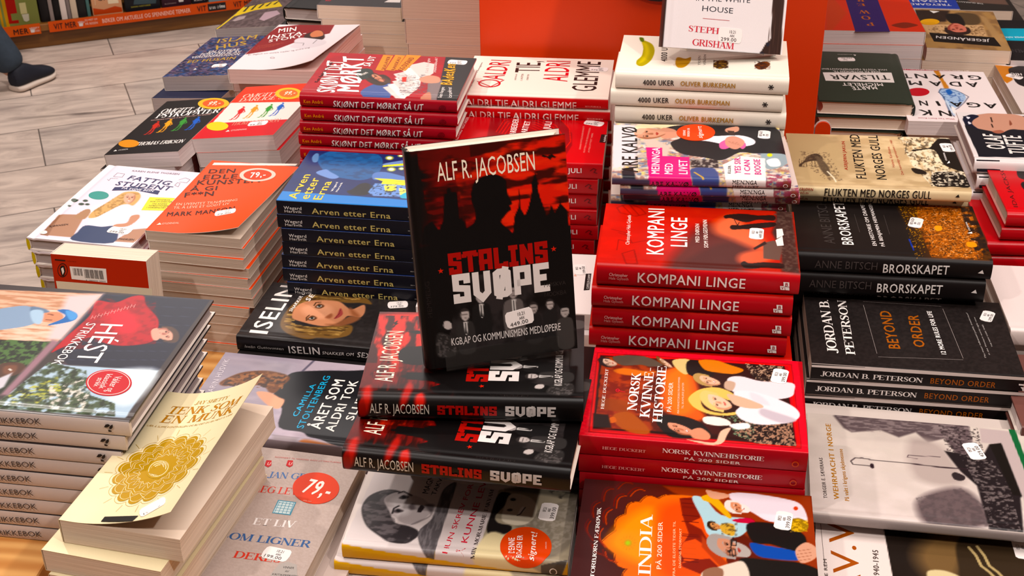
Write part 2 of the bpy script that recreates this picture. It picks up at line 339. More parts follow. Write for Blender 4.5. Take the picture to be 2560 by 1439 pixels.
def shell(fm, ct, cs, cb, ci, th):
    """cover wrapped round the pages: boards and spine in one sheet of thickness th"""
    ex = 0 if not fm.lift else 1; nx = 22 if fm.lift else 5; X = np.linspace(0, fm.L, nx); r = fm.r; T, W = fm.T, fm.W
    ys = list(np.linspace(W, .02, 14 if fm.lift else 5))+[.014, .010, .006, r, r*.5, 0, -r*.5, -r]; ys = sorted(set(round(y, 5) for y in ys if y <= W), reverse=True)
    mid = list(np.linspace(-r, -(T-r), 5)[1:-1]); bt = [-T-y for y in reversed(ys)]; Q = np.array(ys+mid+bt); n = len(Q)
    XX, QQ = np.meshgrid(X, Q, indexing='ij'); O = fm.M(XX.ravel(), QQ.ravel(), 0); I = fm.M(XX.ravel(), QQ.ravel(), -th)
    # spine inside: move inward along y
    sp = (QQ.ravel() < -r) & (QQ.ravel() > -(T-r)); I[sp, 1] += th
    top = QQ.ravel() > -T/2; I[:, 2] = np.where(QQ.ravel() >= r, O[:, 2]-th, I[:, 2]); bq = QQ.ravel() <= -T-r; I[bq, 2] = O[bq, 2]+th
    col = np.where((QQ.ravel() > -r*.2)[:, None], rgb(ct), np.where((QQ.ravel() < -T+r*.2)[:, None], rgb(cb), rgb(cs)))
    V = np.concatenate([O, I]); N = len(O); C = np.concatenate([col, np.tile(rgb(ci), (N, 1))]); F = gridfaces(nx, n, True)+[tuple(i+N for i in f) for f in gridfaces(nx, n)]
    # rims get their own vertices
    parts = [(V, F, C)]
    def rim(idx, c):
        a = O[idx]; b2 = I[idx]; m = len(idx); v = np.concatenate([a, b2]); f = [(i, i+1, i+1+m, i+m) for i in range(m-1)]; parts.append((v, f, c))
    e = np.arange(n); rc = rgb(ct) if fm.hard else rgb(ci)
    rim(e, np.concatenate([col[e]]*2) if fm.hard else rc); rim((nx-1)*n+e, np.concatenate([col[e]]*2) if fm.hard else rc)
    rim(np.arange(nx)*n, rc); rim(np.arange(nx)*n+n-1, rc)
    return parts
def pages_vf(fm, th):
    L, W, T = fm.L, fm.W, fm.T; o = .003 if fm.hard else .0002; x0, x1 = o, L-o; y0 = max(fm.r*.6, th+.001)-(fm.b if not fm.hard else 0)*.5; y1 = W-o; z0, z1 = th, T-th
    n = 7; prof = [(y0, z0), (y0, z1)]
    zs = np.linspace(z1, z0, n)
    for z in zs:
        u = 2*(z-z0)/(z1-z0)-1; prof.append((y1-(.0045*(1-u*u) if fm.hard else .0006*(1-u*u)), z+fm.wedge*(z-z0)/(z1-z0)))
    m = len(prof); V = [(x, y, z) for x in (x0, x1) for y, z in prof]
    F = [tuple(range(m)), tuple(range(2*m-1, m-1, -1))]+[(i, i+m, (i+1) % m+m, (i+1) % m) for i in range(m)]
    if fm.lift is None or True: return V, F
def vec_parts(fm, ops, k0=.0):
    parts = []; k = k0
    for op in ops:
        off = k0+.00022+.00002*min(k, 14); k += 1
        if op[0] == 'T':
            _, body, col, x0, s0, x1, s1, h, font, bold = op
            V, F = glyphs(body, font, bold)
            if not F: continue
            d = np.array([x1-x0, s1-s0]); L = np.linalg.norm(d); e = d/L; n = np.array([-e[1], e[0]])*(1 if h > 0 else -1)
            wd = V[:, 0].max(); P = np.array([x0, s0])+(V[:, :1]/wd*L)*e+V[:, 1:2]*abs(h)*n
            parts.append((fm.M(P[:, 0]/1000, P[:, 1]/1000, off+V[:, 2]*2e-5), F, rgb(col)))
        elif op[0] == 'V':
            _, col, pts = op; P = np.array(pts, float)/1000
            t = mathutils_tess(P); parts.append((fm.M(P[:, 0], P[:, 1], off), t, rgb(col)))
        elif op[0] == 'R':   # ring / ellipse outline
            _, col, (cx, cy, ax, ay, bx, by), wr = op; A = np.linspace(0, 2*np.pi, 41)[:-1]
            Rs = (1, 1-wr) if wr < 1 else (1, .8, .6, .4, .2, .01)
            P = np.concatenate([np.stack([cx+(ax*np.cos(A)+bx*np.sin(A))*q, cy+(ay*np.cos(A)+by*np.sin(A))*q], 1) for q in Rs])/1000
            F = [(i+40*k, (i+1) % 40+40*k, (i+1) % 40+40*k+40, i+40*k+40) for k in range(len(Rs)-1) for i in range(40)]
            parts.append((fm.M(P[:, 0], P[:, 1], off), F, rgb(col)))
        elif op[0] == 'W':   # stroke
            _, col, wd, pts = op; v, f = _stroke(pts, [wd]*len(pts)); P = np.array(v)/1000; parts.append((fm.M(P[:, 0], P[:, 1], off), f, rgb(col)))
    return parts
from mathutils.geometry import tessellate_polygon
def mathutils_tess(P):
    return [tuple(t) for t in tessellate_polygon([[Vector((p[0], p[1], 0)) for p in P]])]
def sticker_parts(fm, c, e, lines, size=(26, 16), off=.0006):
    """price label with clipped corners"""
    c = np.array(c, float); e = np.array(e, float); e /= np.linalg.norm(e); n = np.array([-e[1], e[0]]); w, h = size[0]/2, size[1]/2; k = 2.2
    P = [(-w, -h+k), (-w+k, -h), (w-k, -h), (w, -h+k), (w+.8, 0), (w, h-k), (w-k, h), (-w+k, h), (-w, h-k), (-w-.8, 0)]
    Q = np.array([c+p[0]*e+p[1]*n for p in P])/1000; m = len(Q)
    parts = [(np.concatenate([fm.M(Q[:, 0], Q[:, 1], off), fm.M(Q[:, 0], Q[:, 1], .0001)]), [tuple(range(m))]+[(i, i+m, (i+1) % m+m, (i+1) % m) for i in range(m)], rgb('efe6e2'))]
    y = [.28, -.22, -.82]; hs = [.46, .36, .52]; ws = [.52, .42, 1.35]
    for i, t in enumerate(lines):
        V, F = glyphs(t, 'sans', .008)
        if not F: continue
        xx = -w*ws[i]/2*1.0+(w*.18 if i < 2 else -w*.1); L = w*ws[i]
        X = c+((V[:, :1]/V[:, 0].max())*L+xx)*e+(V[:, 1:2]*hs[i]*h*.9+y[i]*h)*n
        parts.append((fm.M(X[:, 0]/1000, X[:, 1]/1000, off+.00012+V[:, 2]*2e-5), F, rgb('55504f')))
    return parts
def make_book(d, simple=False):
    """returns an empty that parents cover, page_block and stickers; canonical frame: spine along x at y=0, lying flat"""
    fm = Form(d['L'], d['W'], d['T'], d['hard'], d.get('r', .004 if d['hard'] else .0009), d.get('lift') if not simple else None); fm.wedge = d.get('wedge', 0.)
    th = d.get('th', .0024 if d['hard'] else .0005)
    root = bpy.data.objects.new(('hardcover_book' if d['hard'] else 'paperback_book'), None); root.empty_display_size = .03; link(root)
    parts = shell(fm, d['ct'], d['cs'], d.get('cb', d['cs']), d.get('ci', 'e8dcd2'), th)
    if d.get('ref'): r0 = [q for q in BOOKS if q['id'] == d['ref']][0]; d = dict(d, ras=r0['ras']+d.get('ras', []), top=r0['top'])
    if d.get('ras'):
        if not simple or d.get('rspine'):
            q0 = -d['T']*1000 if d.get('rspine') else 0; q1 = d['W']*1000 if not simple else 12
            a, b2 = d.get('cell', (.95, 1.3)); nx = int(d['L']*1000/a)+1; nq = int((q1-q0)/b2)+1
            XX, QQ = np.meshgrid(np.linspace(0, d['L']*1000, nx), np.linspace(q0, q1, nq), indexing='ij'); X, Q = XX.ravel(), QQ.ravel()
            C = np.tile(rgb(d['ct']), (len(X), 1)); C = np.where((Q < d.get('fold', -1))[:, None], rgb(d['cs']), C); C = paint(C, X, Q, d['ras'])
            parts.append((fm.M(X/1000, Q/1000, .00014), gridfaces(nx, nq), np.clip(C, 0, 1)))
    if not simple: parts += vec_parts(fm, d.get('top', []))
    parts += vec_parts(fm, d.get('spine', []), .0009 if d['hard'] else .0002)
    me = build_mesh('cover', parts, MATS[d.get('mat', 'gloss')]); cov = link(bpy.data.objects.new('cover', me), root)
    V, F = pages_vf(fm, th); pb = mesh_obj('page_block', V, F, PAGES[d.get('pg', 'white')], root, 30)
    if not simple:
        for st in d.get('stick', []):
            if st[0] == 'price':
                link(bpy.data.objects.new('price_sticker', build_mesh('price_sticker', sticker_parts(fm, *st[1:]), MATS['satin'])), root)
            else:
                _, colr, ell, vec = st; cx, cy, ax, ay, bx, by = ell; A = np.linspace(0, 2*np.pi, 49)[:-1]
                P = np.concatenate([np.stack([cx+(ax*np.cos(A)+bx*np.sin(A))*q, cy+(ay*np.cos(A)+by*np.sin(A))*q], 1) for q in (1, 1, .84, .67, .5, .33, .17, .01)])/1000
                pr = [(fm.M(P[:, 0], P[:, 1], np.where(np.arange(len(P)) < 48, .0001, .0007)), [(i+48*k, (i+1) % 48+48*k, (i+1) % 48+48*k+48, i+48*k+48) for k in range(7) for i in range(48)], rgb(colr))]
                pr += [(v+np.array([0, 0, .00055]), f, c) for v, f, c in vec_parts(fm, vec)]
                o = link(bpy.data.objects.new('round_sticker', build_mesh('round_sticker', pr, MATS['satin'])), root)
                if d.get('rlabel'): o['label'] = d['rlabel']
    return root
def copy_tree(o, parent=None):
    c = o.copy(); COL.objects.link(c); c.parent = parent
    for ch in o.children: copy_tree(ch, c)
    return c
ORD = ['topmost', 'second from top', 'third from top', 'fourth from top', 'fifth from top', 'sixth from top', 'seventh from top', 'eighth from top', 'ninth from top', 'tenth from top', 'eleventh from top', 'twelfth from top', 'thirteenth from top', 'fourteenth from top']
def put(o, P0, X, Y, Z):
    o.matrix_world = Matrix(((X[0], Y[0], Z[0], P0[0]), (X[1], Y[1], Z[1], P0[1]), (X[2], Y[2], Z[2], P0[2]), (0, 0, 0, 1)))
def stack(d):
    """top book plus the copies under it, down to what carries the stack"""
    rnd = random.Random(d['id']); root = make_book(d); simple = None; n = d['n']; base = d.get('base', .7003)
    if n > 1:   # the lower copies fill the height down to the table exactly
        gap = d['P0'][2]-base; n = d.get('nn') or max(2, round(gap/(d['T']+.0003))+1); Ts = gap/(n-1); d['n'] = n
    P0 = np.array(d['P0']); th = d['ang']; T = d['T']; sh = d.get('shift', [])
    for i in range(n):
        if i == 0: o = root
        elif i == 1: o = simple = make_book(dict(d, T=Ts-.0003), True)
        else: o = copy_tree(simple)
        if i == 0: dx = dy = da = 0
        elif i-1 < len(sh): dx, dy, da = sh[i-1]
        else:
            dx, dy, da = rnd.uniform(-.002, .002), rnd.uniform(-.002, .001), rnd.uniform(-.008, .008); lo = d.get('low', (0, 0)); dx += lo[0]; dy += lo[1]
        a = th+da; c, s = math.cos(a), math.sin(a); tl = d.get("tilt", 0)*(1-i/max(n, 1)); ct_, st_ = math.cos(tl), math.sin(tl)
        put(o, (P0[0]+dx, P0[1]+dy, P0[2]+dx*math.tan(tl)-i*(Ts if i else 0)), (c, s, 0), (-s*ct_, c*ct_, st_), (s*st_, -c*st_, ct_))
        if n == 1: tag(o, d['label'], 'book')
        else:
            lab = d['label'] if i == 0 else d.get('sub', d['label']); where = (ORD[i] if i <= n//2 or i > n-1 else (['lowest']+[q.replace('top', 'bottom') for q in ORD[1:]])[n-1-i])+' of its stack' if i else 'topmost of its stack'
            tag(o, lab+', '+where, 'book', d['group'])
    return root

# ------------------------------------------------------------------ the place: floor, table, riser, orange stand
ZT = .70
def marble():
    m, t, b = nt('marble_plank_tiles', .28, .5)
    tc = t.nodes.new('ShaderNodeTexCoord'); mp = t.nodes.new('ShaderNodeMapping'); mp.inputs['Rotation'].default_value = (0, 0, math.radians(-28.36))
    br = t.nodes.new('ShaderNodeTexBrick'); br.inputs['Scale'].default_value = 1; br.inputs['Brick Width'].default_value = .6; br.inputs['Row Height'].default_value = .3
    br.inputs['Mortar Size'].default_value = .0022; br.inputs['Color1'].default_value = (*hexc('b8a294'), 1); br.inputs['Color2'].default_value = (*hexc('8f847f'), 1); br.inputs['Mortar'].default_value = (*hexc('5a524d'), 1); br.offset = .5
    mp2 = t.nodes.new('ShaderNodeMapping'); mp2.vector_type = 'POINT'; mp2.inputs['Scale'].default_value = (1.6, 6.5, 1)
    n1 = t.nodes.new('ShaderNodeTexNoise'); n1.inputs['Scale'].default_value = 2.4; n1.inputs['Detail'].default_value = 10; n1.inputs['Roughness'].default_value = .66; n1.inputs['Distortion'].default_value = 1.2
    r1 = t.nodes.new('ShaderNodeValToRGB'); e = r1.color_ramp.elements; e[0].position = .3; e[0].color = (*hexc('8d807a'), 1); e[1].position = .62; e[1].color = (*hexc('dccabc'), 1)
    n2 = t.nodes.new('ShaderNodeTexNoise'); n2.inputs['Scale'].default_value = 1.1; n2.inputs['Detail'].default_value = 3
    r2 = t.nodes.new('ShaderNodeValToRGB'); e = r2.color_ramp.elements; e[0].position = .30; e[0].color = (*hexc('4e474a'), 1); e[1].position = .36; e[1].color = (1, 1, 1, 1)
    mx = t.nodes.new('ShaderNodeMix'); mx.data_type = 'RGBA'; mx.inputs[0].default_value = .62
    m2 = t.nodes.new('ShaderNodeMix'); m2.data_type = 'RGBA'; m2.blend_type = 'MULTIPLY'; m2.inputs[0].default_value = .7
    t.links.new(tc.outputs['Object'], mp.inputs['Vector']); m0 = t.nodes.new('ShaderNodeMapping'); m0.inputs['Rotation'].default_value = (0, 0, math.radians(-20)); t.links.new(tc.outputs['Object'], m0.inputs['Vector']); t.links.new(m0.outputs[0], mp2.inputs['Vector']); t.links.new(mp.outputs[0], br.inputs['Vector'])
    t.links.new(mp2.outputs[0], n1.inputs['Vector']); t.links.new(mp2.outputs[0], n2.inputs['Vector']); t.links.new(n1.outputs['Fac'], r1.inputs[0]); t.links.new(n2.outputs['Fac'], r2.inputs[0])
    t.links.new(br.outputs['Color'], mx.inputs[6]); t.links.new(r1.outputs[0], mx.inputs[7]); t.links.new(mx.outputs[2], m2.inputs[6]); t.links.new(r2.outputs[0], m2.inputs[7])
    m3 = t.nodes.new('ShaderNodeMix'); m3.data_type = 'RGBA'; m3.inputs[7].default_value = (*hexc('5f5651'), 1)
    t.links.new(br.outputs['Fac'], m3.inputs[0]); t.links.new(m2.outputs[2], m3.inputs[6]); t.links.new(m3.outputs[2], b.inputs['Base Color'])
    return m
RX0, RX1, RY0, RY1, RZ = -4.6, 4.0, -2.2, 7.6, 3.3
V, F = box_vf(RX0, RX1, RY0, RY1, -.05, 0)
tag(mesh_obj('floor', V, F, marble()), kind='structure')
M_WALL = plain_mat('painted_wall', 'd8cdc6', .8, .3, .1, 4)
for nm, bx in (('ceiling', (RX0, RX1, RY0, RY1, RZ, RZ+.05)), ('wall_left', (RX0-.05, RX0, RY0, RY1, 0, RZ)), ('wall_right', (RX1, RX1+.05, RY0, RY1, 0, RZ)), ('wall_back', (RX0, RX1, RY1, RY1+.05, 0, RZ)), ('wall_front', (RX0, RX1, RY0-.05, RY0, 0, RZ))):
    V, F = box_vf(*bx); tag(mesh_obj(nm, V, F, M_WALL), kind='structure')
M_PINE = wood_mat('pine_table', 'c07c3a', 'e6ad66', (1.2, 10, 10)); M_OAK = wood_mat('oak_shelf', '5c360c', '8c5a20', (1, 9, 9))
def prism(poly, z0, z1):
    n = len(poly); V = [(x, y, z0) for x, y in poly]+[(x, y, z1) for x, y in poly]
    return V, [tuple(reversed(range(n))), tuple(range(n, 2*n))]+[(i, (i+1) % n, (i+1) % n+n, i+n) for i in range(n)]
tb = bpy.data.objects.new('display_table', None); link(tb); tag(tb, 'long pine display table under all the stacked books', 'table')
poly = [(-.80, .66), (.98, .66), (.98, 2.75), (-.97, 2.75), (-.80, 1.3)]
V, F = prism(poly, ZT-.04, ZT); bevel(mesh_obj('tabletop', V, F, M_PINE, tb), .004)
V, F = prism([(x*.96, 1.7+(y-1.7)*.95) for x, y in poly], ZT-.12, ZT-.04); mesh_obj('apron', V, F, M_PINE, tb)
for x, y in ((-.72, .75), (.9, .75), (.9, 2.6), (-.86, 2.6)):
    V, F = box_vf(x-.035, x+.035, y-.035, y+.035, 0, ZT-.12); bevel(mesh_obj('leg', V, F, M_PINE, tb), .004)
# low wooden riser that carries the knitting books
V, F = prism([(-.99, .84), (-.60, .84), (-.60, 1.22), (-.99, 1.22)], ZT, .7568)
ri = bevel(mesh_obj('wooden_riser', V, F, wood_mat('pine_riser', 'c07c3a', 'e6ad66', (1.2, 10, 10))), .003); tag(ri, 'low pine riser under the stack of knitting books', 'riser')
# orange stand
M_OR = plain_mat('orange_lacquer', 'e03a00', .42, .4, .08, 6)

def bx_obj(name, b, mat, parent=None, bw=.003):
    V, F = box_vf(*b); return bevel(mesh_obj(name, V, F, mat, parent), bw)
st = bpy.data.objects.new('orange_stand', None); link(st); tag(st, 'tall orange lacquered display box in the middle of the table', 'display stand')
bx_obj('front_panel', (-.302, .199, 1.905, 1.925, ZT, 1.34), M_OR, st, .0015)
bx_obj('side_panel', (-.302, -.284, 1.925, 2.35, ZT, 1.34), M_OR, st, .0015); bx_obj('side_panel', (.181, .199, 1.925, 2.35, ZT, 1.34), M_OR, st, .0015)
bx_obj('back_panel', (-.302, .199, 2.35, 2.37, ZT, 1.34), M_OR, st, .0015); bx_obj('top_panel', (-.304, .201, 1.903, 2.372, 1.34, 1.358), M_OR, st, .0015)
A_ = np.linspace(0, 2*np.pi, 49)[:-1]
V = [(-.04+.085*math.cos(a), y, 1.128+.085*math.sin(a)) for y in (1.9045, 1.897) for a in A_]; F = [tuple(range(48)), tuple(range(95, 47, -1))]+[(i, (i+1) % 48, (i+1) % 48+48, i+48) for i in range(48)]
mesh_obj('round_badge', V, F, plain_mat('black_badge', '141213', .4), st, 30)
# rounded orange tab on a clear divider
tbm = bpy.data.objects.new('divider_tab', None); link(tbm); tag(tbm, 'small orange rounded divider tab in front of the dark green hardcovers', 'divider')
A_ = np.linspace(0, np.pi, 17)
def tabf(r, y0, y1):
    P = [(-r, ZT)]+[(-r*math.cos(a), .898+r*math.sin(a)) for a in A_]+[(r, ZT)]; m = len(P)
    V = [(.200+x, y, z) for y in (y0, y1) for x, z in P]; return V, [tuple(range(m)), tuple(range(2*m-1, m-1, -1))]+[(i, i+m, (i+1) % m+m, (i+1) % m) for i in range(m)]
V, F = tabf(.0105, 1.797, 1.8); mesh_obj('tab_sheet', V, F, M_OR, tbm, 30)
V, F = tabf(.0118, 1.8002, 1.802); mesh_obj('tab_rim', V, F, plain_mat('pale_plastic', 'd8cfc8', .3), tbm, 30)
# ------------------------------------------------------------------ low bookshelf across the aisle
SA = Vector((-2.3418, 4.3991, 0)); SE = Vector((.88, .475, 0)).normalized(); SB = Vector((-SE.y, SE.x, 0))
sh = bpy.data.objects.new('low_bookshelf', None); link(sh); tag(sh, 'low oak bookshelf with orange label strips across the aisle', 'bookshelf')
MS = Matrix(((SE.x, SB.x, 0, SA.x), (SE.y, SB.y, 0, SA.y), (0, 0, 1, 0), (0, 0, 0, 1)))
sh.matrix_world = MS
for nm, b in (('kick_board', (-1.5, 1.9, 0, .02, 0, .062)), ('shelf_board', (-1.5, 1.9, -.012, .26, .062, .088)), ('shelf_board', (-1.5, 1.9, 0, .26, .40, .425)), ('shelf_board', (-1.5, 1.9, 0, .26, .75, .775)), ('back_board', (-1.5, 1.9, .26, .275, 0, 1.1)), ('side_board', (-1.52, -1.5, -.012, .275, 0, 1.1)), ('side_board', (1.9, 1.92, -.012, .275, 0, 1.1)), ('top_board', (-1.52, 1.92, -.012, .275, 1.1, 1.125))):
    bx_obj(nm, b, M_OAK, sh)
def strip(u0, u1, col, words):
    """label strip clipped on the front edge of the lowest shelf"""
    z0, z1 = .057, .0955
    V = [(u, -.016-(z-z0)*.12*0-d, z) for d in (0, .0015) for u, z in ((u0, z0), (u1, z0), (u1, z1), (u0, z1))]
    parts = [(np.array(V), [(3, 2, 1, 0), (4, 5, 6, 7), (0, 1, 5, 4), (2, 3, 7, 6), (0, 4, 7, 3), (1, 2, 6, 5)], rgb(col))]
    for w_ in words:
        if w_[0] == 'box':
            _, c, a, b, za, zb = w_; parts.append((np.array([(a, -.0183, za), (b, -.0183, za), (b, -.0183, zb), (a, -.0183, zb)]), [(0, 1, 2, 3)], rgb(c))); continue
        if w_[0] == 'hand':
            _, c, a, z = w_
            parts.append((np.array([(a, -.0183, z), (a+.012, -.0183, z), (a+.014, -.0183, z+.010), (a-.001, -.0183, z+.010)]), [(0, 1, 2, 3)], rgb(c)))
            for k in range(5):
                g = (k-2)*.35+.2; cx = a+.002+k*.0026; parts.append((np.array([(cx-.001, -.0183, z+.009), (cx+.001, -.0183, z+.009), (cx+.001+.010*math.sin(g), -.0183, z+.009+.010*math.cos(g)), (cx-.001+.010*math.sin(g), -.0183, z+.009+.010*math.cos(g))]), [(0, 1, 2, 3)], rgb(c)))
            continue
        t_, c, a, b, z, h, bo = w_; V2, F2 = glyphs(t_, 'sans', bo); V3 = np.stack([a+V2[:, 0]/V2[:, 0].max()*(b-a), -.0186-V2[:, 2]*5e-5, z+V2[:, 1]*h], 1); parts.append((V3, F2, rgb(c)))
    o = bpy.data.objects.new('label_strip', build_mesh('label_strip', parts, MATS['satin'])); link(o, sh)
OR_, PK = 'c8603c', 'e8c0b0'
strip(-.10, .046, 'c8603c', [('MER', '2a1814', -.047, .004, .064, .019, .02), ('hand', 'd8d0cc', .012, .065), ('DU MEST OM', PK, .024, .042, .078, .006, .01), ('PÅ REISEN', PK, .024, .042, .066, .007, .01)])
strip(.075, 1.35, 'cc5a38', [('VIT MER', '2a1814', .092, .170, .066, .020, .02), ('hand', 'd8d0cc', .180, .066), ('DU MEST OM', PK, .202, .245, .082, .007, .01), ('PÅ REISEN', PK, .202, .245, .068, .008, .01), ('BØKER OM AKTUELLE OG SPENNENDE TEMAER', 'f0c4b4', .262, .580, .068, .015, .01), ('VIT MER', '2a1814', .605, .690, .066, .020, .02), ('box', '1c1a1c', .645, .712, .062, .090), ('true crime', 'e8e4e0', .650, .708, .070, .013, .03), ('VIT MER', '2a1814', .740, .820, .066, .020, .02)])
def shelf_book(u, wd, col, hgt=.21, front=False, tilt=0., ops=(), label='', pgs='white', hard=True):
    L, T, W = hgt, (wd if not front else .022), (.15 if not front else wd)
    d = dict(L=L, W=W, T=T, hard=hard, ct=col, cs=col, r=.002, top=list(ops) if front else [], spine=list(ops) if not front else [], pg=pgs, mat='satin')
    o = make_book(d); z = .0892+L
    if front: Mx = Matrix(((0, 1, 0, u), (0, 0, -1, .028), (-1, 0, 0, z), (0, 0, 0, 1)))
    else: Mx = Matrix(((0, 0, 1, u), (0, 1, 0, .012), (-1, 0, 0, z), (0, 0, 0, 1)))
    o.matrix_world = MS @ Mx @ Matrix.Identity(4)
    tag(o, label, 'book'); return o
shelf_book(-.20, .08, '1c1a18', label='black book on the low shelf behind the jeans')
shelf_book(-.088, .138, '7a8048', front=True, ops=[('V', 'c89018', [(0, 0), (215, 0), (215, 34), (0, 30)]), ('V', 'a81a14', [(60, 34), (200, 32), (202, 66), (190, 66), (190, 44), (165, 44), (165, 66), (60, 66)]), ('V', 'c8c090', [(130, 78), (170, 78), (170, 100), (130, 100)]), ('V', 'c8c4b0', [(172, 80), (196, 84), (200, 92), (196, 102), (172, 104)])], label='green and yellow book facing out on the low shelf')
u = .055
for wd, c, lb in ((.030, '191718', 'wide black-spined book right of the green book on the low shelf'), (.014, '8a7e7a', 'thin grey-spined book between two black ones on the low shelf'), (.022, '141213', 'black-spined book beside the white one on the low shelf'), (.021, 'd8ccc4', 'white-spined book standing on the low shelf'), (.012, '7a706c', 'narrow grey book right of the white spine on the low shelf'), (.022, 'c8b8a4', 'beige-spined book on the low shelf'), (.030, '1e1c1c', 'black-spined book left of the orange-edged cover on the low shelf'), (.012, '4a6a68', 'narrow teal-spined book on the low shelf')):
    shelf_book(u, wd, c, label=lb); u += wd+.0015
shelf_book(.236, .105, 'c89878', front=True, ops=[('V', 'b8421c', [(150, 2), (180, 2), (190, 40), (182, 80), (190, 103), (206, 103), (206, 2)]), ('V', 'e0d0b4', [(120, 15), (170, 12), (172, 95), (120, 92)]), ('T', 'CITY', '4a3a30', 156, 22, 156, 86, 22, 'sans', .02)], label='cream and orange book facing out on the low shelf')
shelf_book(.352, .125, '15151a', front=True, ops=[('V', '3a4a50', [(150, 40), (185, 30), (190, 110), (150, 120)]), ('T', 'SANN HISTORIE', 'a8a04a', 196, 20, 196, 90, 5, 'sans', .01)], label='black book facing out near the middle of the low shelf')
shelf_book(.484, .105, '321a24', front=True, ops=[('V', 'd8d0cc', [(182, 60), (196, 62), (196, 78), (182, 80)]), ('T', 'ROMAN', 'a08a88', 200, 10, 200, 50, 5, 'sans', .0)], label='maroon book facing out on the low shelf')
shelf_book(.594, .055, '1c1a20', front=True, ops=[('T', 'KRIM', 'c8c0bc', 200, 8, 200, 46, 6, 'sans', .01)], label='narrow black book facing out on the low shelf')
shelf_book(.655, .14, '7a94a0', front=True, label='pale blue book facing out on the low shelf')
# ------------------------------------------------------------------ clear acrylic stands
def acrylic(name, P0, X, U, w, label, lip=.021, back=.12, foot=.09):
    X = Vector(X).normalized(); U = Vector(U).normalized(); N = X.cross(U).normalized()   # N points away from the viewer side? flip so it faces the reader
    if N.y > 0: N = -N
    P0 = Vector(P0); t = .0025; D = .0298
    r = bpy.data.objects.new(name, None); link(r); tag(r, label, 'book stand')
    def slab(nm, o, a, b, c):
        V = [o+a*i+b*j+c*k for k in (0, 1) for j in (0, 1) for i in (0, 1)]
        return mesh_obj(nm, V, [(0, 2, 3, 1), (4, 5, 7, 6), (0, 1, 5, 4), (2, 6, 7, 3), (0, 4, 6, 2), (1, 3, 7, 5)], M_CLEAR, r)
    slab('front_lip', P0+N*.0022-U*.003, X*w, U*lip, N*t)
    slab('ledge', P0-N*D-U*.0006, X*w, -U*t, N*(D+.0045))
    slab('back_plate', P0-N*(D+t)+U*.004, X*w, U*back, N*t)
    o = P0-N*(D+t)+U*.004; hz = Vector((X.x, X.y, 0)).normalized(); bk = Vector((-hz.y, hz.x, 0))
    slab('foot', o+Vector((0, 0, -t*0)), hz*w, bk*foot, Vector((0, 0, t)))
    return r

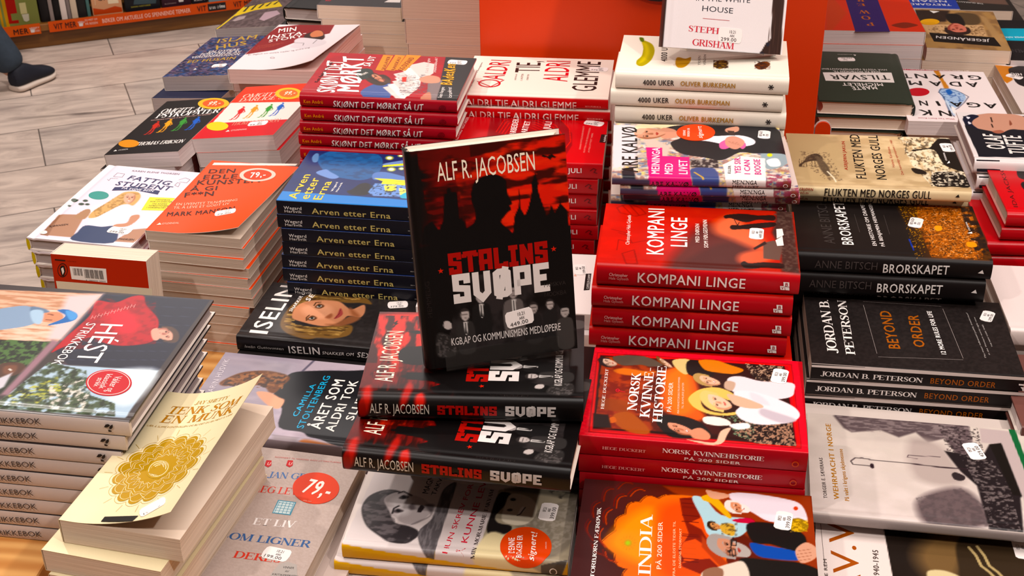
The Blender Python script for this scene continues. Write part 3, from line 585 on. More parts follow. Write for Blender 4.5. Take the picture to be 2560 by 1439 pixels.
BOOKS = [
{'id': 'kompani', 'L': 0.219, 'W': 0.15, 'T': 0.0278, 'hard': True, 'n': 8, 'nn': 9, 'low': (0,-0.006), 'ct': 'c22a26', 'cs': 'b3171f', 'r': 0.007, 'shift': [(-0.005,-0.002,0.004),(-0.004,0,-0.004),(-0.007,0,0.003)], 'label': 'red war history hardcover with soldiers and smoke on its cover', 'sub': 'red hardcover with large white spine lettering beside dark hardcovers', 'group': 'red war history hardcovers stacked right of centre', 'ang': 0.0, 'P0': (-0.0817,1.2921,0.9132), 'frame': ((1.0,0.0,0.0),(-0.0,1.0,0.0),(0.0,0.0,1.0)), 
  'ras': [('G','c92f2b',('b4403a',-0.3,73.8,147.5,89.6),[(-2,-30),(221,-30),(221,152),(-2,152)]),
    ('N','a8231f',(18,14,0.5,4,0.35),[(-2,-30),(221,-30),(221,152),(-2,152)]),
    ('S','5a2a26',16,[(101,84.5),(120.5,112.5),(140,89),(159,82.5),(177,43),(165,10),(139,-6.5),(91,-8),(76,4),(90,46)]),
    ('S','4a2320',10,[(109,35.5),(139.5,63.5),(162,49.5),(157.5,9),(113,-1.5),(94.5,6)]),
    ('S','d5735a',14,[(128,113.5),(150,133.5),(163.5,108.5),(178.5,84.5),(185,52),(170,54.5),(147.5,72.5),(128,87.5)]),
    ('S','cf6a55',9,[(156.5,40.5),(181,51.5),(191.5,32.5),(174.5,19),(154,20.5)]),
    ('P','3a2622',4,[(199.5,157),(217,154.5),(218.5,2),(199.5,4),(200,53.5),(192,94.5),(197,121)]),
    ('N','57423a',(3,3,0.55,6,0.7),[(195.4,156.6),(217.2,154.3),(218.3,2.2),(197.9,3.8)]),
    ('P','5c463e',1,[(181.5,68),(193.5,75.5),(202.5,62),(198,29),(180.5,31.5)]),
    ('P','2b1a18',1,[(170,54.5),(183.5,72.5),(185.5,66.5),(171.5,50.5)]),
    ('S','241512',0.7,[(138.1,130.1),(143.1,135.1),(160.1,139.2),(177.9,136.6),(195.7,138.5),(195.2,125.1),(177.5,125.4),(163.6,117.3),(149.9,123.8),(145,126.4),(140,124.5)]),
    ('L','241512',(1,0.5),[(149.9,124.7),(153.6,107.5),(155.7,116.5)]),
    ('S','1f1210',0.7,[(144.8,103.1),(147.8,109.1),(155.6,108.6),(167.4,113.3),(195,120.7),(194.6,109.7),(171,101.5),(157.4,99.2),(147.6,97.3)]),
    ('S','1f1210',0.7,[(155.5,16.7),(159.7,23.1),(165.2,18.5),(180.2,22.5),(200.5,21.6),(200.1,11.8),(179.8,11.5),(164.9,6.8),(159.5,9.3)]),
    ('L','1f1210',(2.5,1.2),[(136.3,157.2),(164.4,155.6),(184.4,155.4),(216.3,156.5)]),
    ('L','92201d',(1.6,0.8),[(13.4,139.6),(26.9,152.6),(41.7,140.3),(48.3,127.3),(36.7,119.4),(18.2,126.4),(13.4,139.6)]),
    ('L','92201d',(1.4,0.6),[(19,147.1),(32.6,121.2)]),
    ('L','92201d',(1.4,0.6),[(27,150.3),(40.5,122)]),
    ('L','8e1f1c',(1.3,0.6),[(19.8,34.1),(20.2,59),(36.1,52.3),(45.5,57.5),(58.8,63.1)]),
    ('L','8e1f1c',(1.3,0.6),[(10.9,83.6),(27,76.7),(36.1,52.3)]),
    ('L','8e1f1c',(1.6,0.6),[(26,26.6),(38.8,36.2),(44.2,4.7),(32,3.4),(26,26.6)]),
    ('L','8e1f1c',(1.2,0.6),[(19.2,75.9),(31.4,68.6)])],
  'top': [('T','KOMPANI','f4ece6',71.5,28.3,69.1,141.8,18.6,'sans',0.012),
    ('T','LINGE','f4ece6',97.2,49.4,96,121.2,18.3,'sans',0.012),
    ('T','MED DØDEN','f0dcd4',110.5,61.6,109.9,107.2,4.3,'sans',0.02),
    ('T','SOM FØLGESVENN','f0dcd4',120.5,49.8,118.7,118.3,4.6,'sans',0.02),
    ('T','Christopher Hals Gylseth','f0dcd4',32.9,47.8,31,121,4.3,'sans',0),
    ('V','e8dcd6',[(195.2,75.7),(203.4,87.1),(203.9,64.2),(196.6,62.1)]),
    ('V','e8dcd6',[(197.3,103.5),(204.1,105.1),(205,89.3),(196.9,80)])],
  'spine': [('T','KOMPANI LINGE','f4e6e2',45.1,-19.1,161.3,-19.9,11.9,'sans',0.012),
    ('T','Christopher','e8c8c4',13.9,-12.7,34.2,-13,3.6,'sans',0),
    ('T','Hals Gylseth','d0a09c',13.8,-17.1,35.1,-17.3,3.3,'sans',0),
    ('V','eeeae6',[(198.3,-14),(202.9,-14.1),(203.7,-19),(199.1,-18.8)]),
    ('V','eeeae6',[(201.4,-9.1),(207.6,-9.1),(208.2,-14.4),(202.2,-14.4)]),
    ('V','eeeae6',[(203.5,-15.1),(208.1,-15.1),(208.7,-19.1),(204.4,-18.9)]),
    ('T','V','a01820',199.8,-18.2,202.3,-18.2,3.3,'sans',0.02),
    ('T','B','a01820',203.6,-13.8,206.5,-13.9,3.8,'sans',0.02)],'stick': [('price',(174.6,89.5),(0.068,0.998),['10.21','ARK','449.00'],(26,16))], },
{'id': 'bror', 'L': 0.223, 'W': 0.145, 'T': 0.0255, 'hard': True, 'n': 7, 'nn': 7, 'low': (0,0.02), 'ct': '171211', 'cs': '120d0d', 'r': 0.006, 'mat': 'satin', 'pg': 'cream', 'shift': [(-0.004,-0.001,0)], 'label': 'black hardcover with crowd lit by orange sparks on its cover', 'sub': 'black hardcover with outlined and white spine lettering', 'group': 'black hardcovers under the pale gold hardcover', 'ang': 0.005, 'P0': (0.1453,1.4267,0.8705), 'frame': ((1.0,0.005,0.0),(-0.005,1.0,0.0),(0.0,0.0,1.0)), 
  'ras': [('G','171211',('4a2a12',124.5,115.2,151.2,117.9),[(147.7,149.2),(223.5,142.7),(223.8,2.1),(135.8,0.7),(136.2,74.2),(128.5,133.1)]),
    ('N','b5632a',(2.2,2.2,0.47,9,0.95),[(155.3,149.1),(218.7,142.2),(218.4,42.2),(211.7,2.8),(153.9,4.4),(149.3,75.5)]),
    ('N','e2a070',(1.2,1.5,0.6,14,0.9),[(155.3,149.1),(214.9,141.8),(216.6,42),(208.8,6.3),(159.9,8.9),(154.9,76.1)]),
    ('N','6e3410',(5,4,0.5,6,0.5),[(155.3,149.1),(218.7,142.2),(218.4,42.2),(211.7,2.8),(153.9,4.4),(149.3,75.5)]),
    ('N','1b120f',(6,6,0.48,5,0.9),[(207.2,141),(224.5,142.8),(223.8,2.1),(206.3,2.2),(206.1,64.9)]),
    ('S','e89018',0.6,[(169.1,85.8),(176.6,86.6),(176,76.2),(169,72.6)]),
    ('S','e08a1c',0.6,[(200.3,46.3),(209.5,47.2),(210.4,36.6),(200.2,34.4)]),
    ('N','c88a2a',(1.2,1.2,0.66,14,0.8),[(129.6,142),(158.5,144.9),(146.8,3.7),(135.8,0.7),(133.8,99.1)]),
    ('L','3548a8',(1.4,0.6),[(133.8,47.5),(135.6,19.9)])],
  'top': [('T','BRORSKAPET','f2ece8',67.1,25.9,64.8,140.8,13,'sans',0.012),
    ('T','EN HISTORIE OM DRAPET','d8d0cc',93.9,26.2,89.7,140.7,4.5,'sans',0.02),
    ('T','PÅ BENJAMIN HERMANSEN','d8d0cc',103.2,25.6,99.3,140.7,4.1,'sans',0.02),
    ('T','ANNE BITSCH','3a3432',45.8,26.5,42.9,141.3,12.5,'sans',-0.004),
    ('W','4a4240',0.35,[(75.3,108.1),(77.2,59.1)]),
    ('W','4a4240',0.35,[(111,108.7),(112.2,57.4)]),
    ('V','f0ece8',[(204.7,69.7),(210.9,74.4),(210.8,69.5)]),
    ('T','GYLDENDAL','e8e0dc',209.8,76.7,209.1,100.4,2,'sans',0.01)],
  'spine': [('T','BRORSKAPET','e6e0dc',99.9,-20.1,174.7,-18.3,11.6,'sans',0.012),
    ('T','ANNE BITSCH','453d3b',21.1,-17.7,92.9,-16.8,9.8,'sans',-0.004),
    ('V','e0dad6',[(207.2,-14.4),(214,-15),(211.8,-10)])],'stick': [('price',(147.4,92),(-0.269,-0.963),['10.21','ARK','429.00'],(26,16))], },
{'id': 'kvinne', 'L': 0.219, 'W': 0.161, 'T': 0.0225, 'hard': True, 'n': 3, 'ct': 'a01018', 'cs': 'a5121c', 'r': 0.0015, 'mat': 'gloss', 'shift': [(0,0,0.002),(0.001,0,0)], 'label': 'red history hardcover with ornate frame and a white-bloused woman', 'sub': 'red hardcover with small white serif spine lettering', 'group': 'red ornate framed hardcovers in the lower middle', 'ang': -0.02, 'P0': (-0.0808,1.0667,0.8515), 'frame': ((0.9998,-0.02,0.0),(0.02,0.9998,0.0),(0.0,0.0,1.0)), 
  'ras': [('P','e0303a',1,[(-2,159),(214.5,161.5),(220,-2),(0.0,0.0)]),
    ('N','b01420',(2,2,0.5,6,0.5),[(-2,-30),(221,-30),(221,163),(-2,163)]),
    ('P','8a0c14',0.8,[(3.5,151),(208,154.5),(213,6),(8,6)]),
    ('P','e63b3b',0.8,[(4.5,149.5),(207,153),(212,8),(9.5,8)]),
    ('P','b81a20',0.8,[(6,148),(204.5,150.5),(209.5,9.5),(11.5,10)]),
    ('P','2a1210',0.8,[(7,145.5),(200.5,149.5),(208,10),(12,13)]),
    ('G','7a1f12',('381512',21.7,76.9,86.6,85.5),[(10.8,142.8),(117.5,150.5),(136.3,19.3),(13.7,13.7)]),
    ('N','b0401a',(9,7,0.52,5,0.7),[(9,144.2),(73.6,147.9),(77.2,16.8),(13.7,13.7)]),
    ('S','d9541e',6,[(75,123),(94.5,135),(106.5,118),(112.5,89),(103.5,73),(120,50),(111,37.5),(88.5,45.5),(75,61),(76,96)]),
    ('S','e06a22',8,[(78.5,114.5),(98,129),(106,88),(107,54),(88,51.5)]),
    ('S','c8641e',2,[(23,118),(34.5,124),(58,121),(68,122),(58.5,113),(35.5,111.5)]),
    ('S','a04a18',2,[(30,38),(43.5,45.5),(57.5,33),(68,13),(49.5,11.5),(34.5,22)]),
    ('S','c25a20',1,[(25.5,30.5),(31,35),(34,27.5),(28.5,24)]),
    ('S','8c3a16',2,[(14.5,64.5),(39,64.5),(44.5,57),(43.5,45.5),(18,47.5)]),
    ('P','1c0e0c',2,[(10,38),(25,37.5),(30,16),(12.5,13)]),
    ('S','4f4238',1,[(21,145.5),(53,150),(74,135.5),(61,130.5),(51,132.5),(30.5,129.5)]),
    ('S','20191a',0.8,[(15,142),(8.5,142.5),(5.5,137.5),(7.5,130.5),(12.5,125),(19,123.5),(21,125),(18,139.5)]),
    ('S','cfae9a',0.8,[(13.5,140),(9.5,138.5),(9.5,134),(11.5,129),(16.5,126.5),(22,126),(25.5,128.5),(26,131),(24.5,134),(19.5,138)]),
    ('S','9c7a68',1.5,[(12,130),(16.5,126),(22,126),(25.5,128.5),(26,130.5),(22,127.5),(17,128)]),
    ('S','20191a',0.8,[(14,140),(11,139.5),(11,135.5),(12,131.5),(16.5,126.5),(11.5,128),(7.5,134.5),(8.5,140.5)]),
    ('S','9c7a68',0.8,[(14.5,137.5),(14,136),(15,134.5),(16,135.5)]),
    ('S','2a1c18',0.4,[(15.5,136.9),(15.1,135.8),(16,134.5),(16.2,135.6)]),
    ('L','20191a',(0.6,0.4),[(13.6,137.6),(13.3,136.1),(14.2,134.4)]),
    ('S','9c7a68',0.8,[(15.5,131.5),(15.5,130),(16.5,128.5),(17.5,130)]),
    ('S','2a1c18',0.4,[(16.7,131.2),(16.3,130.1),(17.2,128.8),(17.5,129.9)]),
    ('L','20191a',(0.6,0.4),[(14.8,131.9),(14.6,130.4),(15.5,128.7)]),
    ('S','9c7a68',1.2,[(16,133),(16,132.5),(19.5,131),(19,133.5)]),
    ('S','a0453e',0.5,[(21,134),(21,132),(21.9,129.9),(22.6,131.8)]),
    ('S','6b4a30',0.8,[(72.5,147.5),(67,152),(66,150),(68.5,144),(73.5,137),(79,132.5),(80.5,132.5),(75.5,144)]),
    ('S','d8b49c',0.8,[(72,147),(69,148.5),(69.5,145.5),(72,140.5),(76.5,135.5),(81.5,132),(84,132),(83.5,133.5),(82,136.5),(77.5,142)]),
    ('S','a87a62',1.5,[(72,141),(77,135.5),(81.5,132),(84,132),(84,133),(81,133.5),(77,136.5)]),
    ('S','6b4a30',0.8,[(72.5,147),(70,148),(70.5,145.5),(72.5,142),(76.5,135.5),(72,140),(67.5,147),(67.5,150.5)]),
    ('S','a87a62',0.8,[(73,145),(73,144),(74,142),(75,142.5)]),
    ('S','2a1c18',0.4,[(74,143.7),(73.9,143.2),(74.8,141.8),(74.9,142.4)]),
    ('L','6b4a30',(0.6,0.4),[(72.3,145.4),(72.4,144.5),(73.4,142.8)]),
    ('S','a87a62',0.8,[(75,140),(75,139),(76,137.5),(77,137.5)]),
    ('S','2a1c18',0.4,[(76,139),(75.8,138.5),(76.8,137),(76.8,137.7)]),
    ('L','6b4a30',(0.6,0.4),[(74.3,140.6),(74.3,139.8),(75.4,138)]),
    ('S','a87a62',1.2,[(75,141),(75.5,140.5),(78.5,137.5),(77.5,139)]),
    ('S','a0453e',0.5,[(79.1,138.4),(79.4,137),(80.5,135),(80.8,135.8)]),
    ('S','c8b07a',1,[(84,146),(100.5,150),(104.5,133),(98.5,120),(88,131)]),
    ('S','17100f',1,[(99,145),(112.5,148),(128,124),(118.5,119.5),(101.5,120.5)]),
    ('S','c8641e',0.8,[(117.5,147.5),(112,150.5),(111,147.5),(113,141),(118,134.5),(123.5,131.5),(124.5,132),(120,144.5)]),
    ('S','d49a6c',0.8,[(117,146.5),(114,147),(114.5,143),(117,138),(121,134),(125.5,132),(128,133),(128,135),(126.5,138),(122,143)]),
    ('S','a0623a',1.5,[(117,138.5),(121.5,134),(125.5,132),(128,133),(128,134.5),(125,133.5),(121.5,135.5)]),
    ('S','c8641e',0.8,[(117,146.5),(115,147),(115.5,143.5),(117,140),(121,134),(117,137.5),(112.5,144),(112.5,148.5)]),
    ('S','a0623a',0.8,[(118,144),(118,143),(119,141.5),(119.5,142)]),
    ('S','2a1c18',0.4,[(118.7,143.4),(118.6,142.6),(119.5,141.2),(119.5,142)]),
    ('L','c8641e',(0.6,0.4),[(117.1,144.6),(117.1,143.5),(118.1,141.7)]),
    ('S','a0623a',0.8,[(119.5,139),(119.5,138),(120.5,136),(121.5,137)]),
    ('S','2a1c18',0.4,[(120.6,138.2),(120.4,137.5),(121.3,136.1),(121.3,136.9)]),
    ('L','c8641e',(0.6,0.4),[(118.9,139.5),(119,138.3),(119.9,136.6)]),
    ('S','a0623a',1.2,[(119.5,140),(120,139.5),(123,137),(122,139)]),
    ('S','a0453e',0.5,[(123.6,139),(123.8,137.4),(124.9,135.3),(125.2,136.6)]),
    ('S','c8701e',1,[(112.5,148),(127.5,152),(144.5,144.5),(158,137),(149.5,128.5),(134.5,128),(118,132)]),
    ('S','c8701e',1,[(111,146.5),(117.5,152),(127.5,148.5),(117.5,142.5)]),
    ('P','241614',2,[(159.5,149.5),(198.5,149.5),(200.5,115.5),(197,107.5),(167.5,123)]),
    ('N','b09078',(1.6,2.2,0.5,10,0.9),[(159.5,149.7),(198.7,149.3),(200.3,115.3),(196.8,107.5),(167.7,123.1)]),
    ('N','0f0a0a',(2.2,2.6,0.55,10,0.8),[(159.5,149.7),(198.7,149.3),(200.3,115.3),(196.8,107.5),(167.7,123.1)]),
    ('P','1d1413',1,[(148.5,40),(169,48),(205,47.5),(208,10.5),(170,9.5),(148.5,21)]),
    ('N','a8806a',(1.8,2.4,0.52,10,0.9),[(148.5,39.9),(168.9,48.1),(204.8,47.4),(207.9,10.4),(170.2,9.3),(148.6,21)]),
    ('N','6a8a6a',(2,2,0.62,8,0.8),[(135.8,52),(156.3,54.7),(168.8,39.9),(167.1,10.2),(148.6,21)]),
    ('S','e8dcd8',1,[(144,36.5),(161,41.5),(164,34),(151.5,29.5)]),
    ('S','a88858',0.8,[(119.5,123),(110,124.5),(106,119),(108,110.5),(115,103.5),(123.5,101),(126.5,102.5),(123,119.5)]),
    ('S','d9ac92',0.8,[(117.5,120.5),(111.5,119.5),(111,114.5),(114,108.5),(120.5,104.5),(128.5,103.5),(133.5,106),(134,109),(132.5,112.5),(126,117.5)]),
    ('S','a8785e',1.5,[(114,109),(120.5,104),(128.5,103.5),(133.5,106),(134.5,108),(128,105.5),(121.5,106.5)]),
    ('S','a88858',0.8,[(118,121),(114,120.5),(113,115.5),(115,111),(120.5,104.5),(113.5,107),(108,115),(110,122)]),
    ('S','a8785e',0.8,[(118.5,117.5),(118,116),(119,114),(120.5,115.5)]),
    ('S','2a1c18',0.4,[(119.8,116.9),(119.1,115.7),(120.3,114.1),(120.7,115.3)]),
    ('L','a88858',(0.6,0.4),[(117.1,118),(116.7,116.3),(117.9,114.2)]),
    ('S','a8785e',0.8,[(119.5,111),(119.5,109),(120.5,107),(122,108.5)]),
    ('S','2a1c18',0.4,[(121.1,110.1),(120.5,108.9),(121.7,107.3),(122.1,108.6)]),
    ('L','a88858',(0.6,0.4),[(118.5,111.2),(118,109.5),(119.2,107.4)]),
    ('S','a8785e',1.2,[(120,112.5),(120.5,111.5),(125,110),(124.5,112.5)]),
    ('S','a0453e',0.5,[(127.4,112.9),(127.2,110.6),(128.4,108),(129.5,110.1)]),
    ('S','f2e6e0',0.3,[(127.4,112.3),(127.5,110.5),(128.1,108.6),(128.7,110.2)]),
    ('S','d8ccd0',1.2,[(141.5,118),(154.5,124.5),(176,118),(207,119),(209,104.5),(204.5,92.5),(183.5,85.5),(159.5,89.5),(145,97.5)]),
    ('S','b89a86',1,[(140,113.5),(149.5,111.5),(146.5,96.5),(138.5,101)]),
    ('S','d8b46a',1,[(103,79),(114,95),(132,100.5),(148,90.5),(145,78.5),(129,85.5),(116,78),(119.5,61),(136,55),(153,60),(148.5,53.5),(129.5,51),(113.5,57.5),(105,67.5)]),
    ('S','d8b878',0.8,[(128,91),(118,93),(114,84),(117,71),(125.5,60.5),(135.5,57.5),(138.5,60),(133,86)]),
    ('S','e2b89e',0.8,[(126.5,87),(120,85.5),(120,77),(124,68),(132,62.5),(140.5,61.5),(145.5,65.5),(146,70),(143.5,75.5),(136,83)]),
    ('S','c08c70',1.5,[(124.5,69),(132,62),(140.5,61.5),(145.5,65.5),(146,69),(140,64.5),(132.5,65.5)]),
    ('S','d8b878',0.8,[(127,87.5),(122.5,87),(122.5,79.5),(124.5,72),(132,62.5),(124,66),(117,78),(118,88.5)]),
    ('S','c08c70',0.8,[(127.5,83),(127.5,80),(129,77),(130.5,79.5)]),
    ('S','2a1c18',0.4,[(129.4,81.7),(128.8,79.8),(130.3,77.3),(130.6,79.3)]),
    ('L','d8b878',(0.6,0.4),[(126.4,83.2),(126.1,80.5),(127.7,77.3)]),
    ('S','c08c70',0.8,[(130,72.5),(130,69.5),(131,66.5),(133,69)]),
    ('S','2a1c18',0.4,[(131.7,71.2),(131.1,69.3),(132.6,66.9),(132.9,68.8)]),
    ('L','d8b878',(0.6,0.4),[(128.7,72.7),(128.4,70),(129.9,66.9)]),
    ('S','c08c70',1.2,[(130.5,75),(130.5,73.5),(136,71),(135,75)]),
    ('S','b8605a',0.5,[(138.2,75.9),(138.2,72.3),(139.8,68.3),(140.8,71.6)]),
    ('S','e0d4d8',1.2,[(148,93.5),(164.5,98.5),(187,90),(205.5,78),(213,65),(209.5,53.5),(195.5,45),(173.5,40.5),(156.5,46.5),(150,59.5),(154.5,71.5)]),
    ('S','cfa890',1,[(141.5,90),(154.5,87),(174,77),(177,70),(164,67),(150,71),(145,78.5)]),
    ('S','b8acb4',3,[(175.5,68.5),(188,64.5),(209.5,53.5),(195.5,46),(175,57)]),
    ('S','d0c6cc',3,[(164.5,96),(177,89),(183.5,75),(167.5,81.5)]),
    ('S','16100f',1.2,[(73,35.5),(82,45),(101,44.5),(117,35.5),(127,18),(121,12),(90,9),(77,22)]),
    ('S','16100f',0.8,[(91.5,34.5),(80,37),(76,32),(79,23),(88,15),(99,12),(102,13),(96.5,30.5)]),
    ('S','cf9078',0.8,[(89.5,32.5),(82.5,32),(82,26.5),(86.5,20),(95,15.5),(104.5,13.5),(110.5,15.5),(110.5,18.5),(108,22.5),(100,28.5)]),
    ('S','9c5e48',1.5,[(86.5,21),(95,15),(104.5,13.5),(110.5,15.5),(111,17.5),(104,15.5),(95.5,17.5)]),
    ('S','16100f',0.8,[(90,32.5),(85,32.5),(84.5,28),(87,22.5),(95,15.5),(86,19),(78.5,27.5),(80,34.5)]),
    ('S','9c5e48',0.8,[(90.5,29.5),(90.5,27.5),(92,25.5),(94,26.5)]),
    ('S','2a1c18',0.4,[(92.6,28.3),(91.9,27.1),(93.5,25.3),(93.9,26.6)]),
    ('L','16100f',(0.6,0.4),[(89.2,29.7),(88.9,28),(90.6,25.7)]),
    ('S','9c5e48',0.8,[(93,22),(93,20.5),(94.5,18),(96,19.5)]),
    ('S','2a1c18',0.4,[(94.9,21.2),(94.2,20),(95.9,18.2),(96.2,19.5)]),
    ('L','16100f',(0.6,0.4),[(91.6,22.6),(91.2,20.9),(92.9,18.6)]),
    ('S','9c5e48',1.2,[(93.5,24),(94,23),(100,20.5),(99,23)]),
    ('S','a0453e',0.5,[(102.2,23.3),(102.2,21),(103.9,18.2),(105,20.2)]),
    ('S','f2e6e0',0.3,[(102.3,22.8),(102.6,20.9),(103.5,18.8),(104,20.5)]),
    ('S','c88a70',1,[(106.5,20.5),(116,27.5),(125.5,18),(124,9.5),(110,10.5)]),
    ('S','d8b098',1,[(102.5,7),(115,6),(130.5,5.5),(136,24.5),(145.5,31.5),(142.5,20),(136.5,3.5),(121,1.0)]),
    ('S','e8ddd0',1,[(118.5,45.5),(129.5,48.5),(142,44.5),(145.5,36.5),(133,33.5),(120.5,36)])],
  'top': [('T','HEGE DUCKERT','f4ece6',19.8,46.7,18.2,120.2,3.1,'serif',0.02),
    ('T','NORSK','f4ece6',52.2,47.9,52.3,117,9.3,'serif',0.02),
    ('T','KVINNE-','f4ece6',65.5,37.6,65.4,128,9.3,'serif',0.02),
    ('T','HISTORIE','f4ece6',78.4,30.5,78,132.7,9.2,'serif',0.02),
    ('T','PÅ 200 SIDER','f0dcd0',86.6,50.5,86.3,103.3,4.2,'serif',0),
    ('T','FRA FORHISTORISKE FRUENTIMMER','f0c8b0',94.6,48.8,92.9,114.7,1.9,'sans',0),
    ('T','TIL SKAMLØSE JENTER','f0c8b0',98.7,57.7,97.3,104.7,1.9,'sans',0),
    ('W','d8283a',0.7,[(28.6,82.2),(38.7,79.2)]),
    ('R','d8283a',(30.8,81.6,2,0.3,0.2,-2.9),0.3)],
  'spine': [('T','NORSK KVINNEHISTORIE','f0e4e0',81,-11.1,178,-11.8,4.8,'serif',0.02),
    ('T','PÅ 200 SIDER','f0e4e0',102.6,-18.2,156.2,-18.6,3.4,'serif',0.02),
    ('T','HEGE DUCKERT','e0a8a4',22.9,-12.8,65.1,-13.1,3.3,'serif',0.02),
    ('R','c84a20',(207.8,-12.7,3.3,0.4,0.3,-3.4),0.3)],'stick': [('price',(194.9,129.7),(0.17,0.985),['10.21','ARK','399.00'],(26,16))], },
{'id': 'india', 'L': 0.22, 'W': 0.163, 'T': 0.0225, 'hard': True, 'n': 5, 'ct': '33191a', 'cs': '2a1414', 'r': 0.0015, 'mat': 'gloss', 'label': 'dark brown history hardcover with orange lobed arch and bearded man', 'sub': 'dark brown history hardcover beneath the orange arch one', 'group': 'dark brown history hardcovers at the bottom edge', 'ang': -0.01, 'P0': (-0.0759,0.9003,0.8015), 'frame': ((1.0,-0.01,0.0),(0.01,1.0,0.0),(0.0,0.0,1.0)), 
  'ras': [('G','3a1d1d',('5a2018',5.4,98,133.5,114),[(-2,-30),(222,-30),(222,165),(-2,165)]),
    ('P','8a2f14',3,[(77,161),(219.5,162.5),(225,49.5),(205,47),(118,136),(87,152)]),
    ('P','e8762a',0.7,[(36.7,56.3),(29.6,63),(23.2,71.3),(28.9,80.8),(35.1,88.5),(34.1,94.4),(33.6,99.9),(34.3,104.6),(36.2,108.3),(39.2,111.2),(42.8,113.7),(42.9,120),(43.5,125.5),(45,129.6),(47.6,132.1),(51.1,133.1),(55.2,133.2),(57.4,138.1),(59.7,141.9),(62.4,144.2),(65.4,144.5),(68.7,143.1),(72.2,140.8),(74.3,143.3),(76.4,145.4),(78.7,147),(81.1,148),(83.7,148.4),(116.5,149.3),(132.2,114.8),(139.7,37.1),(141.2,6),(65.6,0.5),(61.6,1.0),(58,2.2),(55.1,4.7),(53.1,8.5),(51.8,13.6),(50.9,19.5),(48.5,22),(46.6,24.6),(45.7,27.5),(46,30.6),(47.2,33.9),(49,37.4),(45.3,38),(41.9,39.2),(39.4,41.7),(37.8,45.5),(37.1,50.5)]),
    ('P','5a1a12',0.7,[(37.4,56),(30.2,62.7),(23.9,70.9),(29.6,80.4),(35.8,88.1),(34.7,94),(34.3,99.5),(34.9,104.2),(36.8,107.9),(39.8,110.8),(43.5,113.3),(43.5,119.6),(44.1,125.1),(45.6,129.2),(48.2,131.7),(51.8,132.7),(55.8,132.8),(58,137.6),(60.4,141.5),(63,143.8),(66,144.1),(69.3,142.7),(72.8,140.4),(74.9,142.9),(77.1,145),(79.4,146.6),(81.8,147.6),(84.3,148),(117.1,148.9),(132.8,114.4),(140.3,36.7),(141.7,5.7),(66.2,0.2),(62.2,0.7),(58.6,1.9),(55.7,4.3),(53.7,8.2),(52.4,13.3),(51.5,19.1),(49.1,21.6),(47.2,24.3),(46.3,27.1),(46.6,30.2),(47.8,33.6),(49.6,37.1),(45.9,37.6),(42.5,38.9),(40,41.3),(38.4,45.1),(37.7,50.2)]),
    ('P','e8641c',0.7,[(38.1,55.6),(31,62.3),(24.6,70.6),(30.4,80),(36.6,87.8),(35.5,93.7),(35.1,99.1),(35.7,103.8),(37.6,107.5),(40.6,110.5),(44.3,112.9),(44.3,119.2),(44.9,124.7),(46.4,128.8),(49,131.3),(52.6,132.3),(56.6,132.4),(58.8,137.3),(61.2,141.1),(63.8,143.4),(66.8,143.7),(70.1,142.3),(73.6,140),(75.7,142.5),(77.9,144.6),(80.2,146.2),(82.6,147.2),(85.1,147.6),(117.9,148.5),(133.5,114),(141,36.4),(142.4,5.4),(66.9,-0.1),(62.9,0.4),(59.3,1.6),(56.4,4),(54.4,7.9),(53.1,12.9),(52.3,18.8),(49.8,21.3),(48,23.9),(47.1,26.8),(47.3,29.9),(48.6,33.2),(50.4,36.7),(46.6,37.3),(43.3,38.5),(40.8,41),(39.2,44.8),(38.4,49.8)]),
    ('S','f08a1e',14,[(30.5,71),(46,108),(66.5,125),(74,95),(70,49),(49.5,51)]),
    ('S','e04a18',14,[(78.5,131),(118,136),(133.5,68),(119.5,36),(82.5,31),(74.5,83)]),
    ('E','b8902a',2,(48.5,72.2,3.9,0.5,0.4,-5.4)),
    ('E','9ac028',2,(48.3,72.2,1.9,0.2,0.1,-2.7)),
    ('L','c87a28',(0.5,0.4),[(52.7,72.7),(55.6,73.1)]),
    ('L','c87a28',(0.5,0.4),[(52.4,70.2),(55.2,68.7)]),
    ('L','c87a28',(0.5,0.4),[(51.4,68),(53.4,65.1)]),
    ('L','c87a28',(0.5,0.4),[(49.8,66.6),(50.7,62.8)]),
    ('L','c87a28',(0.5,0.4),[(48,66.4),(47.6,62.4)]),
    ('L','c87a28',(0.5,0.4),[(46.3,67.3),(44.6,64)]),
    ('L','c87a28',(0.5,0.4),[(45,69.2),(42.5,67.1)]),
    ('L','c87a28',(0.5,0.4),[(44.4,71.7),(41.5,71.3)]),
    ('L','c87a28',(0.5,0.4),[(44.6,74.3),(41.9,75.7)]),
    ('L','c87a28',(0.5,0.4),[(45.7,76.5),(43.6,79.5)]),
    ('L','c87a28',(0.5,0.4),[(47.3,77.9),(46.3,81.8)]),
    ('L','c87a28',(0.5,0.4),[(49.1,78.1),(49.5,82.2)]),
    ('L','c87a28',(0.5,0.4),[(50.8,77.2),(52.5,80.6)]),
    ('L','c87a28',(0.5,0.4),[(52.1,75.2),(54.7,77.4)]),
    ('P','7a1f14',1,[(93.5,144),(107,147),(115,133.5),(114,116.5),(103.5,108),(115.5,100),(123.5,80.5),(119,77.5),(110,85.5),(98.5,79.5),(96.5,63.5),(100.5,57),(99,50.5),(110.5,56.5),(123.5,60),(141,38.5),(119.5,36),(99,46),(95,67.5),(104,91.5),(97,119)]),
    ('P','a83a1c',2,[(116,91),(142.5,51.5),(134,48.5),(116,75)]),
    ('L','5a1410',(1.2,0.5),[(96.4,143.3),(111.8,143.3)]),
    ('L','5a1410',(1.2,0.5),[(96.6,137.2),(111.9,137.1)]),
    ('L','5a1410',(1.2,0.5),[(96.7,131.1),(112.1,131)]),
    ('L','5a1410',(1.2,0.5),[(97.1,119),(112.3,119)]),
